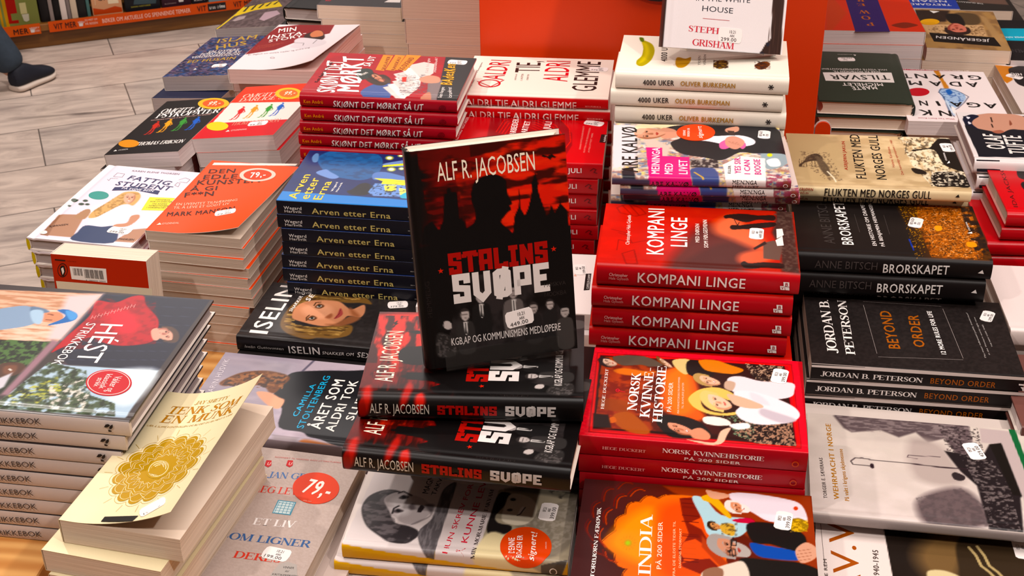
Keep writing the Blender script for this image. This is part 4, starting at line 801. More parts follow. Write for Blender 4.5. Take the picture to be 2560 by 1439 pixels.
    ('L','5a1410',(1.2,0.5),[(97.4,109.5),(112.5,109.5)]),
    ('L','5a1410',(1.2,0.5),[(97.9,90.8),(112.8,90.8)]),
    ('L','5a1410',(1.2,0.5),[(98,88.5),(112.9,88.5)]),
    ('L','5a1410',(1.2,0.5),[(98.9,57.1),(113.5,57.1)]),
    ('L','5a1410',(1.2,0.5),[(99,53.8),(113.5,53.8)]),
    ('L','c84a20',(1.6,0.5),[(99.7,79.6),(110.1,79.5)]),
    ('L','c84a20',(1.6,0.5),[(100,71.7),(110.3,71.6)]),
    ('L','c84a20',(1.6,0.5),[(100.2,63.9),(110.4,63.8)]),
    ('S','a8c8d0',1.2,[(105.5,147),(118,146),(133.5,123.5),(163.5,120),(156,100.5),(145.5,92),(123,91.5),(115.5,116.5)]),
    ('S','d8a020',0.8,[(115,149.5),(127,152),(142.5,124.5),(139.5,120.5),(124,139.5),(116.5,143.5)]),
    ('S','b81f3a',1,[(144,117.5),(160.5,122),(165,115.5),(151.5,114)]),
    ('S','2a1a10',0.8,[(127,113),(122.5,113),(120.5,109.5),(121,104.5),(124.5,100.5),(128.5,100),(130,101),(128.5,111)]),
    ('S','c89060',0.8,[(126,111),(123,110),(122.5,107),(124,103.5),(127.5,102),(131,102),(133.5,103.5),(134,105.5),(133,107.5),(130,110)]),
    ('S','8a5a3a',1.5,[(124,104),(127.5,101.5),(131,102),(133.5,103.5),(134,105),(131,103),(127.5,103)]),
    ('S','2a1a10',0.8,[(126,111.5),(124,111),(123.5,108),(124.5,105),(127.5,102),(124,103),(121,107),(122,111.5)]),
    ('S','8a5a3a',0.8,[(126.5,109.5),(126,108.5),(126.5,107.5),(127.5,108.5)]),
    ('S','2a1c18',0.4,[(127,109.2),(126.7,108.5),(127.2,107.6),(127.5,108.4)]),
    ('L','2a1a10',(0.6,0.4),[(125.7,109.7),(125.5,108.6),(126,107.4)]),
    ('S','8a5a3a',0.8,[(127,105.5),(126.5,104.5),(127,103.5),(128,104.5)]),
    ('S','2a1c18',0.4,[(127.6,105.2),(127.2,104.5),(127.8,103.6),(128,104.4)]),
    ('L','2a1a10',(0.6,0.4),[(126.3,105.7),(126,104.6),(126.6,103.5)]),
    ('S','8a5a3a',1.2,[(127,106.5),(127,106),(129.5,105.5),(129.5,107)]),
    ('S','a0453e',0.5,[(130.7,107.4),(130.6,106),(131.1,104.5),(131.7,105.9)]),
    ('S','c8a050',1,[(133.5,109.5),(145.5,111),(145.5,94.5),(135,98)]),
    ('N','3a2a18',(3,3,0.55,8,0.6),[(133.5,111.7),(148.6,113.5),(148.5,93.7),(133.6,95.3)]),
    ('S','d8ccd4',1.2,[(141,156.5),(161,160),(195,155.5),(210,147.5),(214.5,124),(205.5,118.5),(178.5,119.5),(164,130),(147,142.5)]),
    ('S','d8d0c8',0.8,[(147.5,146.5),(140,147),(136.5,141.5),(137.5,134),(143,128),(150.5,127),(153,128.5),(150.5,144)]),
    ('S','cf9070',0.8,[(146,144),(141,143),(140.5,138),(142.5,132.5),(148,129.5),(154.5,129.5),(159,132.5),(159.5,135),(158,138.5),(153,142.5)]),
    ('S','a05f44',1.5,[(143,133),(148,129.5),(154.5,129.5),(159,132.5),(159.5,134.5),(154.5,131.5),(148.5,131.5)]),
    ('S','d8d0c8',0.8,[(146.5,144.5),(143,144),(142.5,139),(143.5,135),(148,129.5),(142.5,131),(138,138),(140,144.5)]),
    ('S','a05f44',0.8,[(146.5,141.5),(146.5,140),(147,138),(148.5,139.5)]),
    ('S','2a1c18',0.4,[(147.8,141.1),(147.2,139.9),(148.1,138.5),(148.5,139.7)]),
    ('L','d8d0c8',(0.6,0.4),[(145.6,141.8),(145.2,140.2),(146.1,138.4)]),
    ('S','a05f44',0.8,[(147.5,135.5),(147,134),(148,132),(149.5,133.5)]),
    ('S','2a1c18',0.4,[(148.6,134.9),(148.1,133.7),(149,132.3),(149.4,133.5)]),
    ('L','d8d0c8',(0.6,0.4),[(146.5,135.6),(146.1,134),(147,132.2)]),
    ('S','a05f44',1.2,[(148,137),(148,136.5),(152,135),(151.5,137.5)]),
    ('S','ddd6d0',0.8,[(150,143.5),(152.5,140.5),(152.5,136),(154,132),(152,129.5),(159,130),(161,135),(157.5,140.5)]),
    ('S','a0453e',0.5,[(153.9,138.2),(153.7,136),(154.5,133.7),(155.6,135.7)]),
    ('S','f2e6e0',0.3,[(153.9,137.7),(154,136),(154.4,134.2),(154.9,135.8)]),
    ('S','cf9a80',1,[(118.5,160),(127,158.5),(139.5,156),(141,151.5),(130.5,146.5),(122.5,149)]),
    ('E','c8442c',1,(204.2,142.1,2.2,0.2,-0.1,-2.9)),
    ('S','12100f',1.4,[(157.5,112.5),(178.5,117.5),(205,109),(212,96),(206.5,77.5),(192.5,82),(178,87),(163,87.5)]),
    ('S','14110f',1.4,[(152.5,64),(177,64.5),(206,64),(225,49.5),(212,14),(162,8),(151,48.5)]),
    ('S','3552a0',1,[(160,86),(175,84.5),(195,81.5),(211,75.5),(206,67.5),(181.5,66.5),(166,70)]),
    ('S','9a918c',0.8,[(138.5,93.5),(126,95),(120.5,86.5),(122.5,74.5),(132,64.5),(143.5,62),(147.5,64),(144,89)]),
    ('S','c08a72',0.8,[(136,89.5),(128,88),(127,80),(130.5,71.5),(139.5,66.5),(150,65.5),(157,69.5),(158,74),(155.5,79),(147,86)]),
    ('S','8e5c48',1.5,[(131,72.5),(139.5,66),(150,65.5),(157,69.5),(158,72.5),(149.5,68.5),(140.5,69)]),
    ('S','9a918c',0.8,[(137,90),(131.5,89.5),(130,82),(132,75),(139.5,66.5),(130,69.5),(123,81),(126,91)]),
    ('S','8e5c48',0.8,[(137,85),(136.5,82.5),(138,79.5),(140.5,81.5)]),
    ('S','2a1c18',0.4,[(139.1,83.9),(138.2,82),(139.7,79.7),(140.3,81.6)]),
    ('L','9a918c',(0.6,0.4),[(135.6,85.2),(134.9,82.7),(136.4,79.7)]),
    ('S','8e5c48',0.8,[(138.5,75),(138,72.5),(139.5,69.5),(142,71.5)]),
    ('S','2a1c18',0.4,[(140.6,74),(139.7,72.2),(141.2,69.9),(141.8,71.7)]),
    ('L','9a918c',(0.6,0.4),[(137.1,75.3),(136.4,72.8),(137.9,69.9)]),
    ('S','8e5c48',1.2,[(139.5,77.5),(139.5,76.5),(146,74),(145.5,77.5)]),
    ('S','a89e98',0.8,[(142.5,88),(147,83),(147,76),(149,69),(145.5,66),(157.5,66),(161,73.5),(155,82.5)]),
    ('S','a0453e',0.5,[(149.2,78.5),(148.7,75.1),(150.2,71.4),(151.8,74.5)]),
    ('L','1a1616',(1.2,0.5),[(145.2,92.1),(142.5,78.2),(144.7,65)]),
    ('L','1a1616',(1,0.4),[(142.5,88.4),(147.7,89),(147.6,81.1),(142.5,80.4),(142.5,88.4)]),
    ('L','1a1616',(1,0.4),[(141.8,74.7),(146.9,75.3),(147.1,66.5),(142.2,65.8),(141.8,74.7)]),
    ('S','cf9c84',1,[(202.5,84.5),(211.5,93.5),(220,88),(222,79),(216.5,69.5),(206,64),(201.5,74.5)]),
    ('L','a06a54',(0.7,0.5),[(203.1,80.2),(215.6,84.4)]),
    ('L','a06a54',(0.7,0.5),[(202.9,75.7),(215.4,79.9)]),
    ('L','a06a54',(0.7,0.5),[(202.7,71.2),(215.2,75.5)]),
    ('L','a06a54',(0.7,0.5),[(202.5,66.8),(214.9,71)]),
    ('S','d8c8b8',1.4,[(116.5,39.5),(128,47.5),(142.5,56),(154,59.5),(159.5,41),(155,23.5),(120,23)]),
    ('S','8a6450',1,[(118,42),(126.5,48.5),(135.5,46.5),(134,33.5),(119.5,29.5)]),
    ('S','8a6a28',1,[(196.5,122),(206,128),(214.5,122),(212.5,110),(200.5,108.5)]),
    ('N','d8b050',(2,2,0.55,8,0.8),[(196.8,124.3),(214.8,126.6),(213.9,108.9),(197.6,106.8)]),
    ('L','a8402a',(1.3,0.6),[(26.6,95.9),(25.5,101.9),(25,107.4),(25.6,112.1),(27.5,115.9),(30.5,118.8)]),
    ('L','a8402a',(1.3,0.6),[(34.2,121.3),(34.2,127.7),(34.7,133.3),(36.2,137.5),(38.8,139.9),(42.4,140.9)]),
    ('L','a8402a',(1.3,0.6),[(46.5,141.1),(48.6,146),(51,149.9),(53.7,152.1),(56.7,152.5),(60,151.1)]),
    ('L','a8402a',(1.3,0.6),[(28.4,63.3),(25.1,68.5),(22.6,73.7),(21.5,79),(22,84.5),(23.9,90.1)]),
    ('L','a8402a',(1.3,0.6),[(40.8,44.2),(37,44.8),(33.7,46.1),(31.1,48.5),(29.5,52.4),(28.7,57.5)]),
    ('L','6a2420',(1.3,0.6),[(23.9,98.4),(22.8,104.4),(22.3,110),(22.9,114.7),(24.8,118.5),(27.8,121.4)]),
    ('L','6a2420',(1.3,0.6),[(31.5,123.9),(31.5,130.3),(32.1,135.9),(33.6,140.1),(36.2,142.6),(39.7,143.6)]),
    ('L','6a2420',(1.3,0.6),[(43.8,143.8),(46,148.7),(48.3,152.6),(51,154.9),(54,155.2),(57.4,153.8)]),
    ('L','6a2420',(1.3,0.6),[(25.8,65.7),(22.5,70.9),(20,76.1),(18.9,81.4),(19.4,87),(21.2,92.6)]),
    ('L','6a2420',(1.3,0.6),[(38.3,46.6),(34.5,47.1),(31.2,48.4),(28.6,50.9),(27,54.8),(26.1,59.9)]),
    ('L','7a2c22',(1.3,0.6),[(13.9,104.8),(12.8,110.8),(12.2,116.4),(12.8,121.2),(14.7,125.1),(17.7,128)]),
    ('L','7a2c22',(1.3,0.6),[(21.4,130.5),(21.3,137),(21.9,142.7),(23.3,146.9),(25.9,149.4),(29.5,150.4)]),
    ('L','7a2c22',(1.3,0.6),[(33.6,150.6),(35.8,155.5),(38.1,159.5),(40.8,161.8),(43.8,162.1),(47.2,160.7)]),
    ('L','7a2c22',(1.3,0.6),[(16,71.8),(12.7,77),(10.1,82.2),(9,87.7),(9.4,93.2),(11.3,98.9)]),
    ('L','7a2c22',(1.3,0.6),[(28.8,52.4),(24.9,53),(21.5,54.3),(19,56.8),(17.3,60.7),(16.4,65.9)]),
    ('L','552020',(1.3,0.6),[(11.9,107.4),(10.7,113.5),(10.1,119.1),(10.7,123.9),(12.6,127.7),(15.6,130.7)]),
    ('L','552020',(1.3,0.6),[(19.3,133.2),(19.2,139.7),(19.8,145.4),(21.2,149.7),(23.8,152.2),(27.4,153.2)]),
    ('L','552020',(1.3,0.6),[(31.5,153.3),(33.7,158.3),(36,162.3),(38.7,164.6),(41.8,164.9),(45.1,163.5)]),
    ('L','552020',(1.3,0.6),[(14,74.3),(10.7,79.5),(8.1,84.8),(6.9,90.2),(7.3,95.8),(9.2,101.5)]),
    ('L','552020',(1.3,0.6),[(26.8,54.8),(23,55.4),(19.6,56.7),(17,59.2),(15.3,63.2),(14.4,68.4)])],
  'top': [('T','TORBJØRN FÆRØVIK','f4ece6',21.4,21.3,19.7,120.2,3.5,'serif',0.002),
    ('T','INDIA','f4ece6',71.3,29.9,69,115.5,11,'serif',0),
    ('T','PÅ 200 SIDER','f0e0d0',80.4,39.9,79,106,4.1,'serif',0),
    ('T','FRA DE ELDSTE TIDER TIL','f0c8a0',93.2,32.7,91,108.7,2.2,'sans',0),
    ('T','DAGENS STORMAKT','f0c8a0',98.1,43.8,96.9,98.8,2,'sans',0)],'stick': [('price',(191.9,122),(0.148,0.989),['09/21','ARK','399.00'],(26,16))], },
{'id': 'flukten', 'L': 0.214, 'W': 0.162, 'T': 0.0172, 'hard': True, 'n': 8, 'low': (0,0.02), 'ct': 'd6bc94', 'cs': 'e4d0aa', 'r': 0.005, 'mat': 'satin', 'pg': 'cream', 'label': 'pale gold hardcover with sepia ships and black spine lettering', 'sub': 'pale gold hardcover with black spine lettering', 'group': 'pale gold hardcovers right of the collage covers', 'ang': 0.025, 'P0': (0.1461,1.5489,0.9088), 'frame': ((0.9997,0.025,0.0),(-0.025,0.9997,0.0),(0.0,0.0,1.0)), 
  'ras': [('G','cdb48e',('d8c09a',-4.9,102.3,215.5,70.8),[(-2,-30),(216,-30),(216,164),(-2,164)]),
    ('N','a88e6a',(26,16,0.5,4,0.6),[(-2,-30),(216,-30),(216,164),(-2,164)]),
    ('S','b8a07a',14,[(-0.5,161.5),(55,163.5),(66.5,98),(50.5,16),(15.5,13),(1.5,54)]),
    ('S','40352a',1,[(23,89.5),(35,98),(41.5,86),(38.5,73.5),(29,74.5),(16.5,67),(11.5,55),(10,62),(16.5,72)]),
    ('S','5a4c3c',2,[(35,90.5),(45.5,62),(46.5,34),(42,29),(36,47),(33,75.5)]),
    ('L','4a3e30',(0.8,0.4),[(14,75.2),(12.8,54.9)]),
    ('L','4a3e30',(0.8,0.4),[(16.6,75.4),(15.3,55.1)]),
    ('L','4a3e30',(0.8,0.4),[(20,75.6),(18.7,55.3)]),
    ('L','4a3e30',(0.8,0.4),[(26.9,76.2),(25.6,55.9)]),
    ('L','4a3e30',(0.8,0.4),[(30.9,76.5),(29.5,56.2)]),
    ('L','4a3e30',(0.7,0.4),[(11.3,78.9),(9.4,54.6),(31.1,56.3)]),
    ('N','6a5844',(2,3,0.6,8,0.8),[(13.3,103.7),(51.1,101.7),(60,16.7),(40.8,15.1),(19.3,55.4)]),
    ('L','ece0c4',(2,1),[(43.5,43.1),(49.4,25),(51.1,13.7)]),
    ('N','f0e6cc',(4,9,0.5,5,0.7),[(146.7,160),(213.2,170.4),(220.8,100.2),(214.1,10.9),(167.3,11.6),(152.9,65.9),(150.2,114.4)]),
    ('N','4a3c2c',(3,5,0.6,8,0.8),[(146.7,160),(213.2,170.4),(220.8,100.2),(214.1,10.9),(167.3,11.6),(152.9,65.9),(150.2,114.4)]),
    ('S','1c1612',0.8,[(190.5,142.5),(201,159),(216.5,155),(219.5,125),(219,57),(196,69.5),(191.5,88),(187,122.5),(162,115.5),(161,120),(182,127)]),
    ('S','1c1612',0.8,[(172.5,44),(189.5,54.5),(211,47),(214.5,13),(193.5,11.5),(171,12)]),
    ('N','e8dcc4',(3,3,0.58,9,0.9),[(174.1,53.4),(212.9,56.5),(213,15.3),(167.3,11.6)]),
    ('S','241c16',0.8,[(150,61),(163,57.5),(167,46),(153.5,45)]),
    ('L','3a3024',(0.8,0.4),[(145.9,154.7),(156.7,145.2),(148.7,104.3)])],
  'top': [('T','FLUKTEN MED','12100f',90.1,24.5,96.6,164,12.4,'sans',0.012),
    ('T','NORGES GULL','12100f',114.6,23.7,120.6,163.2,12.1,'sans',0.012),
    ('T','ASBJØRN JAKLIN','a02a20',69.6,48.9,75.2,139.9,3.9,'sans',0.02),
    ('T','Heltene. Konfliktene.','a83a2c',130,61.7,131.8,128,3.5,'sans',0),
    ('T','Den hemmelige operasjonen i 1940','a83a2c',137.9,40.3,138,148.9,3.2,'sans',0),
    ('V','f0ece8',[(197.2,78.9),(201.5,81.2),(201.5,87.9)]),
    ('T','GYLDENDAL','e8e0dc',199.1,87.8,199.9,113.3,2.1,'sans',0.02)],
  'spine': [('T','FLUKTEN MED NORGES GULL','1c1513',36.7,-12.8,166,-12.1,10.1,'sans',0.015),
    ('T','ASBJØRN','9a3a2c',2.7,-6.2,22.3,-6.3,3.4,'sans',0.02),
    ('T','JAKLIN','9a3a2c',6,-10.8,17.1,-11,2.8,'sans',0.02),
    ('V','1c1513',[(194.5,-8.2),(199.8,-8.8),(198,-4.5)])],'stick': [('price',(206.3,129.8),(-0.043,0.999),['10.21','ARK','399.00'],(26,16))], },
{'id': 'pet', 'L': 0.2285, 'W': 0.158, 'T': 0.0203, 'hard': False, 'n': 5, 'low': (0.004,-0.014), 'ct': '1a1514', 'cs': '161010', 'r': 0.0012, 'mat': 'satin', 'pg': 'tan', 'shift': [(-0.0035,0.001,0),(-0.006,0.002,0)], 'nn': 6, 'label': 'black paperback with thin line frame and bronze title', 'sub': 'black paperback with white and bronze spine lettering', 'group': 'black paperbacks at the right edge', 'ang': 0.0, 'P0': (0.1591,1.2872,0.8117), 'frame': ((1.0,0.0,0.0),(-0.0,1.0,0.0),(0.0,0.0,1.0)), 'ras': [('N','2a2322',(3,3,0.5,3,0.5),[(-2,-30),(230.5,-30),(230.5,160),(-2,160)])], 
  'top': [('T','JORDAN B.','f4ece6',30.4,23.8,28.1,143,11.1,'serif',0.02),
    ('T','PETERSON','f4ece6',49.4,22.9,48.9,143.8,10,'serif',0.02),
    ('T','BEYOND','9a5526',100.7,41.1,98.3,124.1,12.4,'sans',0.02),
    ('T','ORDER','9a5526',128.5,47.2,129.8,118.1,11.9,'sans',0.02),
    ('T','12 MORE RULES FOR LIFE','f0e8e4',150.1,34.9,146.4,129.3,5.2,'sans',0.03),
    ('W','8a807c',0.5,[(69.3,143.6),(159.7,142.3)]),
    ('W','8a807c',0.5,[(68.8,135.2),(73.6,28.1)]),
    ('W','8a807c',0.5,[(74.2,21.3),(166.9,25.7)]),
    ('W','8a807c',0.5,[(160.6,136.6),(167.3,28.3)]),
    ('T','The most influential public intellectual','b0a8a4',193,32,187.8,130.1,1.7,'hand',0),
    ('T','in the Western world right now','b0a8a4',198.1,39,194.8,121.4,1.6,'hand',0),
    ('T','THE NEW YORK TIMES','b0a8a4',204.1,56.9,201.3,104.5,1.4,'sans',0)],
  'spine': [('T','JORDAN B. PETERSON','f0e8e4',10.8,-15,121.4,-16.1,6.2,'serif',0.02),
    ('T','BEYOND ORDER','9a5526',129.8,-16.3,199.4,-17.1,7,'sans',0.02),
    ('V','e8e0dc',[(223.2,-9.9),(229.8,-10.2),(230.1,-12.1),(223.6,-12)]),
    ('V','e8e0dc',[(225.7,-14),(230.5,-14.2),(231.2,-18.2),(229.9,-19.7)]),
    ('V','c8bab4',[(0.1,0.5),(255.9,-1.6),(256.6,-5.3),(0.5,-4.1)]),
    ('V','b8aaa4',[(1.0,-19.9),(259.7,-22.8),(260.3,-26.1),(1.3,-23.1)])],'stick': [('price',(209.7,124.5),(0.362,0.932),['10.21','ARK','299.00'],(24,14))], },
{'id': 'wehr', 'L': 0.232, 'W': 0.172, 'T': 0.0145, 'hard': True, 'n': 4, 'low': (0,0.04), 'ct': 'cdc0b8', 'cs': '9c918e', 'r': 0.004, 'mat': 'gloss', 'label': 'pale grey hardcover with old photo of street lamp and marching soldiers', 'sub': 'pale grey hardcover under the street lamp one', 'group': 'pale grey wartime hardcovers at the right edge', 'ang': -0.035, 'P0': (0.149,1.0742,0.7795), 'frame': ((0.9994,-0.035,0.0),(0.035,0.9994,0.0),(0.0,0.0,1.0)), 
  'ras': [('G','c9beb4',('cfc2bd',8,151.5,14,11.1),[(-2,-30),(234,-30),(234,174),(-2,174)]),
    ('N','b8aca4',(30,20,0.5,3,0.5),[(-2,-30),(234,-30),(234,174),(-2,174)]),
    ('P','55484a',3,[(30.5,172.5),(171.5,174),(171.5,120),(154,114),(143,145),(125,135),(114,152),(95.5,140),(77.5,150.5),(46.5,142),(38.5,148.5),(28.5,170)]),
    ('N','8a7c7a',(8,2,0.5,6,0.7),[(30.7,172.4),(171.7,173.9),(171.3,120),(142.9,145),(113.8,152),(46.7,142)]),
    ('N','2a2224',(3,2,0.56,9,0.8),[(139.2,171),(179.7,169.4),(181.4,117.9),(143.9,115.9)]),
    ('S','a89a94',12,[(108.5,140),(137.5,133),(150.5,99),(155,72),(130,61.5),(106.5,71.5),(101.5,106)]),
    ('S','5f5152',9,[(102.5,27.5),(120.5,50),(150,61),(167,40.5),(171,9.5),(146,-4),(111.5,-3)]),
    ('N','4a4042',(4,4,0.5,4,0.6),[(103.5,37.6),(149.9,61.2),(170.4,34.6),(170,2.9),(111.5,-2.8)]),
    ('P','1e181a',2,[(140.5,122.5),(165,119),(176.5,113.5),(188.5,141),(202,146.5),(209,57),(206.5,53),(201,-4.5),(169.5,-2),(166.5,67),(153,89)]),
    ('N','8f8280',(4,2.5,0.6,6,0.6),[(154.9,121.2),(185.6,118.6),(199.3,72),(199.4,-4.9),(169.4,-1.8),(166.7,67.1)]),
    ('P','b0a09e',2,[(182,169.5),(212.5,168.5),(218.5,109.5),(226,-4),(214.5,-5.5),(201.5,142.5),(180.5,143)]),
    ('P','15110f',1.5,[(188.5,141),(201,145.5),(208,56.5),(200,57)]),
    ('P','1f5a34',0.6,[(212.1,173.4),(219.4,172.2),(226.3,43.1),(222.3,42.5)]),
    ('S','2a2224',0.8,[(143.5,82.5),(148,86.5),(156.5,81),(153.5,73.5),(145.5,74)]),
    ('L','2a1c22',(1.7,0.5),[(65.1,95.2),(100.4,95.1),(133.2,93),(161.9,93.8)]),
    ('L','2a1c22',(1.4,0.5),[(65.1,95.2),(54.8,97.2),(47.4,96.1),(42.9,90.1),(44.8,85.1),(62.3,84.2)]),
    ('L','2a1c22',(4,0.8),[(64.2,86.9),(64.3,82.7)]),
    ('L','4a3a40',(1,0.5),[(113.1,109.5),(135.1,111)]),
    ('L','4a3a40',(1,0.5),[(113.1,109.5),(102.7,109.8),(101.3,105.2),(111.6,104.6)])],
  'top': [('T','TORGEIR E. SÆVERAAS','3a302e',16.7,23.9,14.1,91.1,3.5,'sans',0.02),
    ('T','WEHRMACHT I NORGE','a8743a',28.5,23.7,24.7,154,5.1,'sans',0.02),
    ('T','På vakt i krigens skjebnesone','a8743a',38.1,22.9,35.3,109.8,4.1,'sans',0.02)],'stick': [('price',(171.1,126.1),(-0.259,0.966),['09.21','ARK','429.00'],(28,17))], },
{'id': 'avv', 'L': 0.232, 'W': 0.17, 'T': 0.022, 'hard': True, 'n': 3, 'low': (0,-0.022), 'ct': 'e4d6d0', 'cs': 'c8bab4', 'label': 'white hardcover with bronze capitals and a dark uniform photo', 'sub': 'white hardcover with bronze capitals', 'group': 'white hardcovers in the bottom right corner', 'ang': -0.08, 'P0': (0.1445,0.9312,0.746), 'frame': ((0.9968,-0.0799,0.0),(0.0799,0.9968,0.0),(0.0,0.0,1.0)), 
  'ras': [('P','1d1612',0.8,[(65.5,172.5),(355,155.5),(327,20.5),(74.5,-30),(74.5,76.5)]),
    ('S','6a5236',20,[(117.5,170),(149,170),(136.5,106.5),(123.5,86.5),(105.5,100.5),(95.5,131)]),
    ('S','2e2318',3,[(136,154.5),(153,174),(200.5,164.5),(214.5,76.5),(140.5,61.5),(135.5,118)]),
    ('S','c8b890',2,[(106,107.5),(121.5,111.5),(136,103.5),(109,95)]),
    ('L','a8946a',(3,0.6),[(147.3,150.7),(153.1,139.6),(156.7,125.2),(163.6,117.6),(171.8,104.6)]),
    ('L','a8946a',(3,0.6),[(155.3,153.5),(160.9,141.1),(164.4,126.7),(171.3,119.2),(179.4,106.1)])],
  'top': [('W','6a5e5a',0.5,[(4.7,159),(9.4,94.5)]),
    ('T','AV.V','a0532c',46.2,54,35.8,166.7,25.2,'sans',-0.002),
    ('T','1940-1945','4a3e3a',60.6,88.4,60.2,128.8,5.3,'serif',0.02),
    ('T','E REM','4a3e3a',12.6,82.1,11,106,3.1,'sans',0.02)],'stick': [('price',(198,157.6),(-0.081,0.997),['09.21','ARK','399.00'],(28,17))], },
{'id': 'uker', 'L': 0.214, 'W': 0.138, 'T': 0.0228, 'hard': True, 'n': 10, 'nn': 15, 'low': (0,0.016), 'ct': 'ece2d4', 'cs': 'e0d6c8', 'r': 0.006, 'mat': 'satin', 'pg': 'cream', 'shift': [(-0.0055,-0.001,0.004),(0.0005,0,0),(0,0.001,0.004)], 'label': 'white self-help hardcover with a row of ageing bananas on its cover', 'sub': 'white hardcover with black and gold spine lettering', 'group': 'white hardcovers in front of the orange stand', 'ang': -0.02, 'P0': (-0.0832,1.6018,1.0232), 'frame': ((0.9998,-0.02,0.0),(0.02,0.9998,0.0),(0.0,0.0,1.0)), 
  'ras': [('S','a8981c',0.8,[(21.5,128.5),(27,121),(39,107),(44,82),(42.5,51.5),(37,31.5),(30.5,22.5),(24.5,27.5),(23.5,42),(28.5,60),(29,85),(26,110.5)]),
    ('S','c8b428',4,[(26,110.5),(32.5,106),(37.5,76),(34.5,45.5),(26.5,32.5),(31.5,60),(30.5,90.5)]),
    ('S','5a6a20',1,[(21,130),(26.5,129),(28,116),(24,114.5)]),
    ('S','b8862c',0.8,[(74.5,60.5),(84.5,56.5),(91.5,62.5),(90.5,42.5),(84,25),(76,24),(72.5,40.5)]),
    ('S','7a5a2c',0.8,[(122,46.5),(132,57),(139,48.5),(135.5,31),(127.5,24.5),(120.5,34)]),
    ('N','2c1c12',(3,3,0.5,8,0.9),[(120.2,55.9),(138.7,58),(139,26.8),(120.8,24.6)]),
    ('S','6a3a22',0.8,[(174,47.5),(185.5,58.5),(191.5,49.5),(185.5,32.5),(177,28),(172,38)]),
    ('N','2c1612',(3,3,0.5,8,0.8),[(172.2,57.1),(191.5,59.4),(191,30.6),(172.1,28.3)])],
  'top': [('T','4000 UKER','2a2422',61.9,43.1,59,124.9,7.7,'sans',0.02),
    ('T','TIDEN','6a625e',104.3,34.6,103.6,68.7,3,'sans',0),
    ('T','VERDEN','6a625e',110.9,35.4,110.6,74.5,3,'sans',0)],
  'spine': [('T','4000 UKER','2c2624',34.9,-15.3,73.5,-14.4,6.8,'sans',0.02),
    ('T','OLIVER BURKEMAN','a8803c',81.5,-14,148.8,-14.4,6,'sans',0.02),
    ('W','2c2624',1.3,[(189,-11.1),(196.1,-10.8)]),
    ('W','2c2624',1.3,[(190.5,-8),(194.6,-13.9)]),
    ('W','2c2624',1.3,[(194.1,-7.9),(191,-14.1)])],},
{'id': 'kalvo', 'L': 0.207, 'W': 0.157, 'T': 0.0125, 'hard': False, 'n': 13, 'low': (0,0.02), 'ct': 'd8c8c0', 'cs': 'c0b0a8', 'r': 0.005, 'mat': 'gloss', 'rspine': 1, 'shift': [(0.01,0,0.01),(0.013,0.012,0.0)], 'label': 'collage-covered paperback with man in dark suit holding pink ukulele', 'sub': 'collage-covered paperback with pink and white spine patches', 'group': 'collage-covered paperbacks right of centre', 'ang': 0.05, 'P0': (-0.0752,1.4332,0.9685), 'frame': ((0.9988,0.05,0.0),(-0.05,0.9988,0.0),(0.0,0.0,1.0)), 'rlabel': 'orange oval sticker', 
  'ras': [('N','b0a090',(9,7,0.5,6,0.8),[(-2,-30),(209,-30),(209,159),(-2,159)]),
    ('N','8a5a50',(7,6,0.58,8,0.7),[(-2,-30),(209,-30),(209,159),(-2,159)]),
    ('N','5a6a88',(8,5,0.62,8,0.8),[(-2,-30),(209,-30),(209,159),(-2,159)]),
    ('N','e8d070',(6,6,0.68,8,0.7),[(-2,-30),(209,-30),(209,159),(-2,159)]),
    ('P','d8ccd0',5,[(-2.5,152.5),(30,154),(27.5,36),(-0.5,20)]),
    ('S','e8d8b0',4,[(30,154),(84,156.5),(71,137),(54,147),(34.5,135)]),
    ('P','c8b4a8',4,[(30,134.5),(53,109),(69.5,89),(64.5,43),(40.5,87)]),
    ('S','3f4a78',2,[(92.5,25),(120.5,26.5),(123.5,-30),(112,-30.5),(95,-8.5)]),
    ('L','c8a040',(2,0.8),[(96.1,15.4),(105.5,1.6),(110,-30.5)]),
    ('P','2c2224',1,[(93.5,52),(125,53.5),(125,29),(92.5,29.5)]),
    ('N','c8bcb0',(3,3,0.58,8,0.7),[(93.4,51.9),(125.2,53.6),(124.9,29),(92.6,29.7)]),
    ('S','1d1d24',2,[(11.5,15.5),(23.5,21),(27.5,-12),(20,-31),(14,-12.5)]),
    ('S','8a9aa0',2,[(179,79),(204,80.5),(206.5,45.5),(181,29.5)]),
    ('E','d8d020',0.6,(188,69.5,3.1,0.1,-0.4,-5.1)),
    ('S','e8e4e0',1,[(183,54),(196,60),(198,40),(186,37)]),
    ('S','7a4038',2,[(196,-3),(210,-2),(208.5,-25),(194,-28)]),
    ('N','8a3a50',(4,3,0.5,8,0.8),[(180,15.1),(212.4,12.2),(207.7,-34.2),(176.2,-29.2)]),
    ('S','17171c',1,[(53.5,130.5),(71,150.5),(97,157.5),(149,157.5),(196.5,162.5),(202.5,154.5),(219.5,91.5),(216.5,51),(205.5,73),(181,74),(168.5,73.5),(152,75),(130,51.5),(110,58),(81.5,69),(70,99),(83,116),(70.5,126)]),
    ('S','e6e0e4',1,[(83.5,132),(117,123),(155.5,127.5),(172.5,115),(170.5,99.5),(149,93),(116.5,107),(91.5,111),(81,121)]),
    ('S','c8907a',1,[(60,144.5),(75,142.5),(81,126.5),(74.5,115.5),(59.5,114.5)]),
    ('S','c8947c',0.8,[(38.5,143.5),(28.5,137),(26,125),(29.5,114),(40,110.5),(53,113.5),(62,122.5),(64,129.5),(61.5,136),(52,143)]),
    ('S','9a644e',1.5,[(30.5,116),(40,109.5),(53,113.5),(62,122.5),(64,127.5),(53,117.5),(41.5,115)]),
